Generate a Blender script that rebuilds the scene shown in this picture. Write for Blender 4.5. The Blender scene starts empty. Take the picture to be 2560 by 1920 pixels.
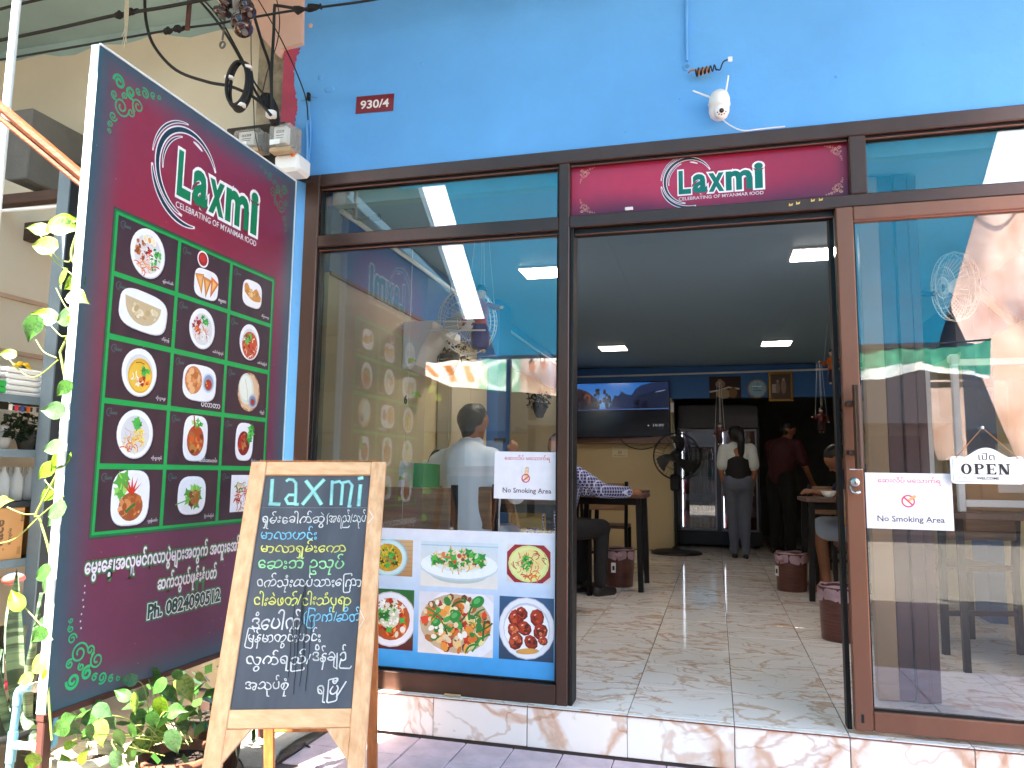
import bpy, math, random
import numpy as np
from mathutils import Vector, Matrix, Euler
S = bpy.context.scene
COL = S.collection
# ---------------------------------------------------------------- camera
FPX, YAW, PITCH, ROLL = 1882.6, -.26426669, .11687344, .01311328     # focal length in pixels of the 2560 px wide photograph
EYE = Vector((0, -3.1, 1.095))
_f = Vector((math.sin(YAW)*math.cos(PITCH), math.cos(YAW)*math.cos(PITCH), math.sin(PITCH)))
_r = Vector((math.cos(YAW), -math.sin(YAW), 0)); _u = _r.cross(_f)
_cr, _sr = math.cos(ROLL), math.sin(ROLL)
CR, CU = _cr*_r+_sr*_u, -_sr*_r+_cr*_u
cam = bpy.data.cameras.new('camera'); co = bpy.data.objects.new('camera', cam); COL.objects.link(co)
cam.sensor_width = 36; cam.lens = 36*FPX/2560; cam.clip_start = .05; cam.clip_end = 400
mw = Matrix((CR, CU, -_f)).transposed().to_4x4(); mw.translation = EYE; co.matrix_world = mw
S.camera = co
# ---------------------------------------------------------------- light
SUN = Vector((-.2, -.65, 1)).normalized()          # towards the sun
W = bpy.data.worlds.new('World'); S.world = W; W.use_nodes = True
nt = W.node_tree; nt.nodes.clear()
sky = nt.nodes.new('ShaderNodeTexSky'); sky.sky_type = 'NISHITA'; sky.sun_disc = False
sky.sun_elevation = math.asin(SUN.z); sky.sun_rotation = math.atan2(SUN.x, SUN.y)
sky.dust_density = 4; sky.air_density = 1.2; sky.altitude = 200
bg = nt.nodes.new('ShaderNodeBackground'); bg.inputs[1].default_value = .13
wo = nt.nodes.new('ShaderNodeOutputWorld')
nt.links.new(sky.outputs[0], bg.inputs[0]); nt.links.new(bg.outputs[0], wo.inputs[0])
sl = bpy.data.lights.new('sun', 'SUN'); sl.energy = 5; sl.angle = math.radians(.5); sl.color = (1, .92, .80)
so = bpy.data.objects.new('sun', sl); COL.objects.link(so); so.rotation_euler = SUN.to_track_quat('Z', 'Y').to_euler()
S.view_settings.view_transform = 'Standard'; S.view_settings.look = 'None'
S.view_settings.exposure = 3.5; S.view_settings.gamma = 1; S.view_settings.use_curve_mapping = False
S.render.engine = 'CYCLES'
S.cycles.max_bounces = 10; S.cycles.diffuse_bounces = 5; S.cycles.glossy_bounces = 5; S.cycles.transparent_max_bounces = 24
S.cycles.transmission_bounces = 6; S.cycles.sample_clamp_indirect = 8; S.cycles.use_denoising = True
R = random.Random(7)
# ---------------------------------------------------------------- helpers
def ray(x, y): return CR*((x-1280)/FPX) - CU*((y-960)/FPX) + _f
def aY(x, y, Y=0.): r = ray(x, y); return EYE+r*((Y-EYE.y)/r.y)
def aX(x, y, X): r = ray(x, y); return EYE+r*((X-EYE.x)/r.x)
def aZ(x, y, Z): r = ray(x, y); return EYE+r*((Z-EYE.z)/r.z)
def aP(x, y, o, n): r = ray(x, y); return EYE+r*((Vector(o)-EYE).dot(n)/r.dot(n))
def lin(h):
    if not isinstance(h, str): return tuple(h)
    v = [int(h[i:i+2], 16)/255 for i in (0, 2, 4)]
    return tuple(x/12.92 if x <= .04045 else ((x+.055)/1.055)**2.4 for x in v)
MATS = {}
def mat(name, col, rough=.6, metal=0., var=.12, scale=6., bump=.0, bscale=60., col2=None, spec=.5, emit=None, estr=0., trans=0., coat=0., stretch=(1, 1, 1), thr=None, alpha=1.):
    """noise-varied principled material"""
    if name in MATS: return MATS[name]
    m = bpy.data.materials.new(name); m.use_nodes = True; t = m.node_tree; n = t.nodes; l = t.links
    b = n['Principled BSDF']; c = lin(col); c2 = lin(col2) if col2 else tuple(max(0, x*(1-var*1.6)) for x in c)
    tc = n.new('ShaderNodeTexCoord'); mp = n.new('ShaderNodeMapping'); mp.inputs['Scale'].default_value = stretch
    l.new(tc.outputs['Object'], mp.inputs[0])
    nz = n.new('ShaderNodeTexNoise'); nz.inputs['Scale'].default_value = scale; nz.inputs['Detail'].default_value = 6; nz.inputs['Roughness'].default_value = .6
    l.new(mp.outputs[0], nz.inputs[0])
    rp = n.new('ShaderNodeValToRGB'); lo, hi = thr or (.3, .7)
    rp.color_ramp.elements[0].position = lo; rp.color_ramp.elements[1].position = hi
    rp.color_ramp.elements[0].color = (*c2, 1); rp.color_ramp.elements[1].color = (*[min(1, x*(1+var*.4)) for x in c], 1)
    l.new(nz.outputs[0], rp.inputs[0]); l.new(rp.outputs[0], b.inputs['Base Color'])
    b.inputs['Roughness'].default_value = rough; b.inputs['Metallic'].default_value = metal
    b.inputs['Specular IOR Level'].default_value = spec; b.inputs['Coat Weight'].default_value = coat
    if alpha < 1: b.inputs['Alpha'].default_value = alpha
    mr = n.new('ShaderNodeMapRange'); mr.inputs[3].default_value = rough*.85; mr.inputs[4].default_value = min(1, rough*1.2)
    l.new(nz.outputs[0], mr.inputs[0]); l.new(mr.outputs[0], b.inputs['Roughness'])
    if bump:
        nb = n.new('ShaderNodeTexNoise'); nb.inputs['Scale'].default_value = bscale; nb.inputs['Detail'].default_value = 4
        l.new(mp.outputs[0], nb.inputs[0])
        bp = n.new('ShaderNodeBump'); bp.inputs['Strength'].default_value = bump; bp.inputs['Distance'].default_value = .01
        l.new(nb.outputs[0], bp.inputs['Height']); l.new(bp.outputs[0], b.inputs['Normal'])
    if emit: b.inputs['Emission Color'].default_value = (*lin(emit), 1); b.inputs['Emission Strength'].default_value = estr
    if trans:
        tr = n.new('ShaderNodeBsdfTranslucent'); l.new(rp.outputs[0], tr.inputs[0])
        mx = n.new('ShaderNodeMixShader'); mx.inputs[0].default_value = trans
        l.new(b.outputs[0], mx.inputs[1]); l.new(tr.outputs[0], mx.inputs[2]); l.new(mx.outputs[0], n['Material Output'].inputs[0])
    MATS[name] = m; return m
def wood(name, c1, c2, rough=.45, axis=2, scale=5.):
    st = [9., 9., 9.]; st[axis] = .7
    return mat(name, c1, rough, var=.15, scale=scale, col2=c2, stretch=tuple(st), bump=.15, bscale=14)
def glass(name, tint=(1, 1, 1), refl=.1):
    m = bpy.data.materials.new(name); m.use_nodes = True; n = m.node_tree.nodes; l = m.node_tree.links; n.clear()
    tr = n.new('ShaderNodeBsdfTransparent'); tr.inputs[0].default_value = (*tint, 1)
    gl = n.new('ShaderNodeBsdfGlossy'); gl.inputs['Roughness'].default_value = .0
    fr = n.new('ShaderNodeFresnel'); fr.inputs[0].default_value = 1.5
    ad = n.new('ShaderNodeMath'); ad.operation = 'MULTIPLY_ADD'; ad.inputs[1].default_value = 1.0; ad.inputs[2].default_value = refl; ad.use_clamp = True
    # smudges: a faint matt film of dust
    tc = n.new('ShaderNodeTexCoord'); nz = n.new('ShaderNodeTexNoise'); nz.inputs['Scale'].default_value = 3; nz.inputs['Detail'].default_value = 8
    l.new(tc.outputs['Object'], nz.inputs[0]); mr = n.new('ShaderNodeMapRange'); mr.inputs[1].default_value = .45; mr.inputs[2].default_value = .8; mr.inputs[3].default_value = .002; mr.inputs[4].default_value = .018
    l.new(nz.outputs[0], mr.inputs[0])
    df = n.new('ShaderNodeBsdfDiffuse'); df.inputs[0].default_value = (.7, .7, .68, 1)
    m1 = n.new('ShaderNodeMixShader'); m2 = n.new('ShaderNodeMixShader'); o = n.new('ShaderNodeOutputMaterial')
    l.new(fr.outputs[0], ad.inputs[0]); l.new(ad.outputs[0], m1.inputs[0]); l.new(tr.outputs[0], m1.inputs[1]); l.new(gl.outputs[0], m1.inputs[2])
    l.new(mr.outputs[0], m2.inputs[0]); l.new(m1.outputs[0], m2.inputs[1]); l.new(df.outputs[0], m2.inputs[2]); l.new(m2.outputs[0], o.inputs[0])
    MATS[name] = m; return m
def printmat(name, rough=.35, coat=.0, noise=.06):
    """flat print: the colours sit in a mesh colour attribute"""
    m = bpy.data.materials.new(name); m.use_nodes = True; n = m.node_tree.nodes; l = m.node_tree.links; b = n['Principled BSDF']
    at = n.new('ShaderNodeAttribute'); at.attribute_name = 'Col'
    tc = n.new('ShaderNodeTexCoord'); nz = n.new('ShaderNodeTexNoise'); nz.inputs['Scale'].default_value = 25; nz.inputs['Detail'].default_value = 5
    l.new(tc.outputs['Object'], nz.inputs[0])
    mr = n.new('ShaderNodeMapRange'); mr.inputs[3].default_value = 1-noise*2; mr.inputs[4].default_value = 1+noise; l.new(nz.outputs[0], mr.inputs[0])
    mx = n.new('ShaderNodeVectorMath'); mx.operation = 'SCALE'; l.new(at.outputs[0], mx.inputs[0]); l.new(mr.outputs[0], mx.inputs['Scale'])
    l.new(mx.outputs[0], b.inputs['Base Color']); b.inputs['Roughness'].default_value = rough; b.inputs['Coat Weight'].default_value = coat
    MATS[name] = m; return m
PRINT = printmat('vinyl_print'); PAPER = printmat('paper_print', .7); CHALK = printmat('chalk_marks', .95, noise=.35)

def link(o): COL.objects.link(o); return o
def tag(o, label=None, cat=None, group=None, kind=None):
    if label: o['label'] = label
    if cat: o['category'] = cat
    if group: o['group'] = group
    if kind: o['kind'] = kind
    return o
def thing(name, label, cat, loc=(0, 0, 0), rz=0., group=None):
    o = bpy.data.objects.new(name, None); o.empty_display_size = .1; link(o); o.location = loc; o.rotation_euler = (0, 0, rz)
    o.matrix_basis = Matrix.Translation(loc) @ Matrix.Rotation(rz, 4, 'Z')
    return tag(o, label, cat, group)
def wmat(o):
    m = o.matrix_basis.copy()
    while o.parent: o = o.parent; m = o.matrix_basis @ m
    return m
def frame(d):
    d = Vector(d).normalized(); a = Vector((0, 0, 1)) if abs(d.z) < .9 else Vector((1, 0, 0))
    x = d.cross(a).normalized(); return x, d.cross(x).normalized(), d
class MB:
    def __init__(s): s.v = []; s.f = []; s.c = []; s.sm = []
    def add(s, vs, fs, col=None, smooth=False):
        b = len(s.v); s.v += [tuple(v) for v in vs]; s.f += [tuple(i+b for i in f) for f in fs]; s.c += [col]*len(fs); s.sm += [smooth]*len(fs); return s
    def box(s, lo, hi, bev=0., M=None, col=None):
        """box from corner lo to corner hi, edges chamfered by bev"""
        lo = Vector(lo); hi = Vector(hi); c = (lo+hi)/2; h = (hi-lo)/2
        h = Vector([abs(x) for x in h]); bev = min(bev, min(h)*.9)
        if bev <= 0:
            vs = [c+Vector((x*h.x, y*h.y, z*h.z)) for x in (-1, 1) for y in (-1, 1) for z in (-1, 1)]
            fs = [(0, 1, 3, 2), (4, 6, 7, 5), (0, 4, 5, 1), (2, 3, 7, 6), (0, 2, 6, 4), (1, 5, 7, 3)]
        else:
            vs = []; idx = {}
            for x in (-1, 1):
                for y in (-1, 1):
                    for z in (-1, 1):
                        for a in range(3):
                            p = [x*h.x, y*h.y, z*h.z]; sg = (x, y, z)
                            for k in range(3):
                                if k != a: p[k] -= sg[k]*bev
                            idx[(x, y, z, a)] = len(vs); vs.append(c+Vector(p))
            fs = []
            I = lambda x, y, z, a: idx[(x, y, z, a)]
            for q in (-1, 1):
                for a in range(3):
                    b, d = [(1, 2), (2, 0), (0, 1)][a]
                    cs = []
                    for (sb, sd) in ((-1, -1), (1, -1), (1, 1), (-1, 1)):
                        t = [0, 0, 0]; t[a] = q; t[b] = sb; t[d] = sd; cs.append(I(*t, a))
                    fs.append(tuple(cs) if q > 0 else tuple(cs[::-1]))
            for a in range(3):
                b, d = [(1, 2), (2, 0), (0, 1)][a]
                for sb in (-1, 1):
                    for sd in (-1, 1):
                        t0 = [0, 0, 0]; t0[a] = -1; t0[b] = sb; t0[d] = sd; t1 = list(t0); t1[a] = 1
                        q = (I(*t0, b), I(*t1, b), I(*t1, d), I(*t0, d)); fs.append(q if sb*sd > 0 else q[::-1])
            for x in (-1, 1):
                for y in (-1, 1):
                    for z in (-1, 1):
                        q = (I(x, y, z, 0), I(x, y, z, 1), I(x, y, z, 2)); fs.append(q if x*y*z > 0 else q[::-1])
        if M is not None: vs = [M @ v for v in vs]
        return s.add(vs, fs, col)
    def bar(s, a, b, w, t, up=(0, 0, 1), bev=.0, col=None):
        """rectangular bar from a to b, w wide and t thick (t along up)"""
        a = Vector(a); b = Vector(b); d = (b-a); L = d.length; d.normalize(); up = Vector(up)
        x = d.cross(up)
        if x.length < 1e-4: up = Vector((0, 1, 0)); x = d.cross(up)
        x.normalize(); z = x.cross(d)
        M = Matrix((d, x, z)).transposed().to_4x4(); M.translation = a
        return s.box((0, -w/2, -t/2), (L, w/2, t/2), bev, M, col)
    def tube(s, pts, r, n=8, cap=True, col=None, closed=False):
        pts = [Vector(p) for p in pts]; rs = r if isinstance(r, (list, tuple)) else [r]*len(pts)
        vs = []; x0 = None
        for i, p in enumerate(pts):
            if closed: d = pts[(i+1) % len(pts)]-pts[i-1]
            else: d = (pts[min(i+1, len(pts)-1)]-pts[max(i-1, 0)])
            if d.length < 1e-9: d = Vector((0, 0, 1))
            d.normalize()
            if x0 is None: x, y, _ = frame(d)
            else:
                x = x0-d*x0.dot(d); x = x.normalized() if x.length > 1e-5 else frame(d)[0]; y = d.cross(x)
            x0 = x
            for k in range(n):
                a = 2*math.pi*k/n; vs.append(p+(x*math.cos(a)+y*math.sin(a))*rs[i])
        m = len(pts); fs = []
        for i in range(m if closed else m-1):
            j = (i+1) % m
            for k in range(n): fs.append((i*n+k, i*n+(k+1) % n, j*n+(k+1) % n, j*n+k))
        s.add(vs, fs, col, True)
        if cap and not closed: s.add(vs[:n][::-1], [tuple(range(n))], col); s.add(vs[-n:], [tuple(range(n))], col)
        return s
    def lathe(s, prof, o=(0, 0, 0), ax=(0, 0, 1), n=20, col=None, smooth=True):
        o = Vector(o); x, y, d = frame(ax); vs = []
        for (r, h) in prof:
            for k in range(n):
                a = 2*math.pi*k/n; vs.append(o+d*h+(x*math.cos(a)+y*math.sin(a))*r)
        fs = [(i*n+k, i*n+(k+1) % n, (i+1)*n+(k+1) % n, (i+1)*n+k) for i in range(len(prof)-1) for k in range(n)]
        return s.add(vs, fs, col, smooth)
    def ell(s, c, r, n=12, m=8, M=None, col=None):
        c = Vector(c); vs = []; r = (r, r, r) if isinstance(r, (int, float)) else r
        for i in range(m+1):
            t = math.pi*i/m
            for k in range(n):
                a = 2*math.pi*k/n; p = Vector((r[0]*math.sin(t)*math.cos(a), r[1]*math.sin(t)*math.sin(a), r[2]*math.cos(t)))
                if M is not None: p = M @ p
                vs.append(c+p)
        fs = [(i*n+k, (i+1)*n+k, (i+1)*n+(k+1) % n, i*n+(k+1) % n) for i in range(m) for k in range(n)]
        return s.add(vs, fs, col, True)
    def prism(s, pts, d, col=None):
        """flat polygon pts (3-D) extruded by vector d"""
        pts = [Vector(p) for p in pts]; d = Vector(d); n = len(pts)
        vs = pts+[p+d for p in pts]
        fs = [tuple(range(n))[::-1], tuple(range(n, 2*n))]+[(i, (i+1) % n, n+(i+1) % n, n+i) for i in range(n)]
        return s.add(vs, fs, col)
    def sheet(s, fn, nu, nv, col=None, smooth=True):
        vs = [fn(i/nu, j/nv) for j in range(nv+1) for i in range(nu+1)]
        fs = [(j*(nu+1)+i, j*(nu+1)+i+1, (j+1)*(nu+1)+i+1, (j+1)*(nu+1)+i) for j in range(nv) for i in range(nu)]
        return s.add(vs, fs, col, smooth)
    def mesh(s, name, m=None, inv=None):
        vs = s.v if inv is None else [tuple(inv @ Vector(v)) for v in s.v]
        me = bpy.data.meshes.new(name); me.from_pydata(vs, [], s.f)
        me.polygons.foreach_set('use_smooth', s.sm)
        if any(c is not None for c in s.c):
            at = me.color_attributes.new('Col', 'FLOAT_COLOR', 'CORNER'); buf = []
            for f, c in zip(s.f, s.c):
                if c is None: c = (.8, .8, .8)
                if isinstance(c, str): c = lin(c)
                if isinstance(c[0], (tuple, list)):
                    for cc in c: buf += [*cc, 1.]
                else: buf += [*c, 1.]*len(f)
            at.data.foreach_set('color', buf)
        if m: me.materials.append(m)
        me.update(); return me
    def build(s, name, m=None, parent=None, label=None, **kw):
        inv = wmat(parent).inverted() if parent else None
        o = link(bpy.data.objects.new(name, s.mesh(name, m, inv)))
        if parent: o.parent = parent
        if label: o['label'] = label
        return tag(o, None, kw.get('cat'), kw.get('group'), kw.get('kind'))
def copy_tree(o, parent=None):
    c = o.copy(); link(c)
    if parent: c.parent = parent
    for ch in [x for x in bpy.data.objects if x.parent == o]: copy_tree(ch, c)
    return c
def place(o, loc, rz=0., label=None, group=None):
    o.location = loc; o.rotation_euler = (0, 0, rz)
    if label: o['label'] = label
    if group: o['group'] = group
    return o
def spline(pts, n=8):
    P = [Vector(p) for p in pts]; out = []
    for i in range(len(P)-1):
        p0 = P[max(i-1, 0)]; p1 = P[i]; p2 = P[i+1]; p3 = P[min(i+2, len(P)-1)]
        for k in range(n):
            t = k/n; out.append(.5*((2*p1)+(p2-p0)*t+(2*p0-5*p1+4*p2-p3)*t*t+(3*p1-p0-3*p2+p3)*t**3))
    return out+[P[-1]]
def blob(name, prims, m, parent, voxel=.012, smooth=4, label=None, wrinkle=0., wfreq=25., seed=0):
    """one continuous surface grown over tapered capsules (a, b, ra, rb) and ellipsoids (centre, radii)"""
    mb = MB()
    for p in prims:
        if len(p) == 2: mb.ell(p[0], p[1], 16, 10)
        else:
            a, b, ra, rb = Vector(p[0]), Vector(p[1]), p[2], p[3]
            d = (b-a); L = d.length; k = 5; pts = []; rs = []
            for i in range(k): t = math.pi/2*i/k; pts.append(a-d/L*ra*math.cos(t)); rs.append(max(.002, ra*math.sin(t)))
            pts += [a, b]; rs += [ra, rb]
            for i in range(k): t = math.pi/2*(1-(i+1)/k); pts.append(b+d/L*rb*math.cos(t)); rs.append(max(.002, rb*math.sin(t)))
            if len(p) > 4: # flattened capsule: squash factor along y
                c0 = (a+b)/2; m0 = MB().tube(pts, rs, 14); mb.add([Vector((v[0], c0.y+(a.y-c0.y)*0+(v[1]-c0.y)*p[4], v[2])) for v in m0.v], m0.f)
            else: mb.tube(pts, rs, 14)
    me = mb.mesh('tmp'); o = link(bpy.data.objects.new('tmp', me))
    r = o.modifiers.new('r', 'REMESH'); r.mode = 'VOXEL'; r.voxel_size = voxel
    sm = o.modifiers.new('s', 'SMOOTH'); sm.iterations = smooth; sm.factor = .6
    dg = bpy.context.evaluated_depsgraph_get(); out = bpy.data.meshes.new_from_object(o.evaluated_get(dg), depsgraph=dg)
    bpy.data.objects.remove(o); bpy.data.meshes.remove(me)
    n = len(out.vertices); co = np.empty(n*3, 'f'); out.vertices.foreach_get('co', co); co = co.reshape(-1, 3)
    if wrinkle:
        nr = np.empty(n*3, 'f'); out.vertices.foreach_get('normal', nr); nr = nr.reshape(-1, 3); rg = np.random.RandomState(seed)
        h = np.zeros(n)
        for k in range(7):
            dv = rg.normal(size=3); dv[2] *= .6; dv /= np.linalg.norm(dv); ph = rg.rand()*6; w2 = rg.normal(size=3)
            h += np.sin(co@dv*wfreq*(1+k*.3)+ph+2*np.sin(co@w2*6))/(1+.3*k)
        co = co+nr*(wrinkle*h/3)[:, None]
    if parent:
        inv = np.array(wmat(parent).inverted()); co = co@inv[:3, :3].T+inv[:3, 3]
    out.vertices.foreach_set('co', co.astype('f').ravel()); out.polygons.foreach_set('use_smooth', [True]*len(out.polygons))
    out.materials.clear(); out.materials.append(m); out.update()
    ob = link(bpy.data.objects.new(name, out)); ob.data.name = name
    if parent: ob.parent = parent
    if label: ob['label'] = label
    return ob
# ---------------------------------------------------------------- print drawing
def mm(s):
    """visual order for Myanmar text: the vowel e and the medial ra go before their consonant"""
    out = []; i = 0; n = len(s)
    isb = lambda c: 0x1000 <= ord(c) <= 0x102A or ord(c) == 0x103F
    ism = lambda c: 0x102B <= ord(c) <= 0x103E
    while i < n:
        c = s[i]
        if isb(c):
            j = i+1
            while j < n and ism(s[j]): j += 1
            k = s[i+1:j]; pre = ('\u1031' if '\u1031' in k else '')+('\u103c' if '\u103c' in k else '')
            out.append(pre+c+''.join(x for x in k if x not in '\u1031\u103c')); i = j
        else: out.append(c); i += 1
    return ''.join(out)
_TC = {}
def textpoly(body, off=0., res=3):
    k = (body, off, res)
    if k in _TC: return _TC[k]
    c = bpy.data.curves.new('t', 'FONT'); c.body = mm(body); c.offset = off; c.resolution_u = res; c.size = 1
    o = link(bpy.data.objects.new('t', c)); bpy.context.view_layer.update()
    dg = bpy.context.evaluated_depsgraph_get(); m = bpy.data.meshes.new_from_object(o.evaluated_get(dg), depsgraph=dg)
    vs = [(v.co.x, v.co.y) for v in m.vertices]; fs = [tuple(p.vertices) for p in m.polygons]
    bpy.data.objects.remove(o); bpy.data.curves.remove(c); bpy.data.meshes.remove(m)
    _TC[k] = (vs, fs); return vs, fs
class PR(MB):
    """a print on a plane: origin O, axes U (right) and V (up), pieces stacked a hair apart along N"""
    def __init__(s, O, U, V, lift=.00005):
        super().__init__(); s.O = Vector(O); s.U = Vector(U).normalized(); s.V = Vector(V).normalized(); s.N = s.U.cross(s.V); s.k = 1; s.lift = lift
    def P(s, u, v, k=None): return s.O+s.U*u+s.V*v+s.N*((s.k if k is None else k)*s.lift)
    def uv(s, px, py): q = aP(px, py, s.O, s.N)-s.O; return q.dot(s.U), q.dot(s.V)
    def poly(s, pts, col): s.add([s.P(*p) for p in pts], [tuple(range(len(pts)))], lin(col)); s.k += 1; return s
    def rect(s, u0, v0, u1, v1, col): return s.poly([(u0, v0), (u1, v0), (u1, v1), (u0, v1)], col)
    def grid(s, u0, v0, u1, v1, nu, nv, fn):
        vs = [s.P(u0+(u1-u0)*i/nu, v0+(v1-v0)*j/nv) for j in range(nv+1) for i in range(nu+1)]
        C = [fn(i/nu, j/nv) for j in range(nv+1) for i in range(nu+1)]; b = len(s.v); s.v += [tuple(v) for v in vs]
        for j in range(nv):
            for i in range(nu):
                q = (j*(nu+1)+i, j*(nu+1)+i+1, (j+1)*(nu+1)+i+1, (j+1)*(nu+1)+i)
                s.f.append(tuple(b+x for x in q)); s.c.append(tuple(C[x] for x in q)); s.sm.append(False)
        s.k += 1
    def ellip(s, u, v, a, b, col, rot=0., n=20, pw=1., a0=0., a1=2*math.pi):
        pts = []
        m = n if a1-a0 > 6.2 else n+1
        for i in range(m):
            t = a0+(a1-a0)*i/n; ct, st = math.cos(t), math.sin(t)
            x = a*math.copysign(abs(ct)**pw, ct); y = b*math.copysign(abs(st)**pw, st)
            pts.append((u+x*math.cos(rot)-y*math.sin(rot), v+x*math.sin(rot)+y*math.cos(rot)))
        return s.poly(pts, col)
    def ribbon(s, pts, w, col, taper=False):
        n = len(pts); L = []; Rr = []
        for i, p in enumerate(pts):
            a = pts[max(i-1, 0)]; b = pts[min(i+1, n-1)]; dx, dy = b[0]-a[0], b[1]-a[1]; l = math.hypot(dx, dy) or 1
            ww = w if not callable(w) else w(i/(n-1))
            if taper: ww = w*math.sin(math.pi*(.08+.84*i/(n-1)))
            L.append((p[0]-dy/l*ww/2, p[1]+dx/l*ww/2)); Rr.append((p[0]+dy/l*ww/2, p[1]-dx/l*ww/2))
        vs = [s.P(*q) for q in L+Rr]; c = lin(col)
        s.add(vs, [(i, i+1, n+i+1, n+i) for i in range(n-1)], c); s.k += 1
        return s
    def ring(s, u, v, r, w, col, a0=0., a1=2*math.pi, n=28, ry=None):
        ry = ry or r
        return s.ribbon([(u+r*math.cos(a0+(a1-a0)*i/n), v+ry*math.sin(a0+(a1-a0)*i/n)) for i in range(n+1)], w, col)
    def text(s, body, u, v, h=None, w=None, col='ffffff', off=0., res=3, align='l', fit=None, jit=0.):
        """text with lower-left corner (u, v); h = height of the letter box, w = full width"""
        vs, fs = textpoly(body, off, res)
        if not vs: return
        xs = [p[0] for p in vs]; ys = [p[1] for p in vs]; x0, x1, y0, y1 = min(xs), max(xs), min(ys), max(ys)
        if fit: x0, x1, y0, y1 = fit
        sx = w/(x1-x0) if w else None; sy = h/(y1-y0) if h else None
        sx = sx or sy; sy = sy or sx
        if align == 'c': u -= (x1-x0)*sx/2
        if align == 'r': u -= (x1-x0)*sx
        rr = random.Random(len(body))
        q = [(u+(p[0]-x0)*sx+(jit*math.sin(p[1]*9+p[0]*3)), v+(p[1]-y0)*sy+(jit*math.sin(p[0]*5.3)*1.2)) for p in vs]
        s.add([s.P(*p) for p in q], fs, lin(col)); s.k += 1
        return (x0, x1, y0, y1)
def mixc(a, b, t): a = lin(a); b = lin(b); t = max(0, min(1, t)); return tuple(x+(y-x)*t for x, y in zip(a, b))
# ================================================================= materials
M_BLUE = mat('blue_wall_paint', '63a9e6', .6, var=.09, scale=1.6, bump=.4, bscale=14)
M_BLUE2 = mat('blue_interior_paint', '336aa8', .6, var=.05, scale=2)
M_BEIGE = mat('beige_plaster', 'd3c9b2', .75, var=.07, scale=1.6, bump=.15, bscale=20)
M_INWALL = mat('tan_interior_paint', 'cdb98e', .6, var=.05, scale=1.5, bump=.05)
M_CREAM = mat('cream_board', 'e3d8c2', .7, var=.05, scale=2)
M_TEAL = mat('teal_soffit_paint', '98b2b0', .7, var=.12, scale=1.5)
M_TARP = mat('teal_tarpaulin', '2fa0ba', .5, var=.06, scale=1.3, trans=.6)
M_CEIL = mat('grey_blue_ceiling_paint', '86a3b8', .6, var=.03, scale=1)
M_GREY = mat('grey_render', '6b6862', .85, var=.2, scale=3, bump=.3)
M_PINK = mat('old_red_paint', 'b24760', .7, var=.12, scale=14, bump=.5, bscale=40)
M_PEACH = mat('peach_plaster', 'dcb6a4', .8, var=.08, scale=5, bump=.4, bscale=16)
M_RAW = mat('stained_concrete', 'a99b82', .9, var=.45, scale=7, bump=.6, bscale=30, col2='4f493e')
M_ALU = mat('bronze_aluminium', '50382e', .32, metal=.35, var=.16, scale=4, stretch=(1, 1, .3)); M_DOOR = mat('bounce_lit_door_aluminium', '80543f', .34, metal=.3, var=.16, scale=4, stretch=(1, 1, .3))  # door copy of the bronze, lightened to carry warm bounce light
M_ALUD = mat('dark_frame_rebate', '17110f', .5, metal=.3)
M_COPPER = mat('copper_glazing_bead', '8a4f3c', .4, metal=.5)
M_BLACK = mat('black_plastic', '0c0c0d', .45); M_STEEL = mat('dark_steel', '2a2624', .4, metal=.7)
M_WHITE = mat('white_plastic', 'e6e4e0', .4, var=.03); M_WMETAL = mat('white_metal', 'e9eaea', .35, var=.04, metal=.1)
M_CABLE = mat('black_cable', '100e0e', .55); M_TAPE = mat('frayed_tape', '1c1514', .9, var=.4, scale=60, bump=1)
M_GROUND = mat('concrete_ground', '9c8a72', .9, var=.25, scale=2, bump=.3, bscale=25)
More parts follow.
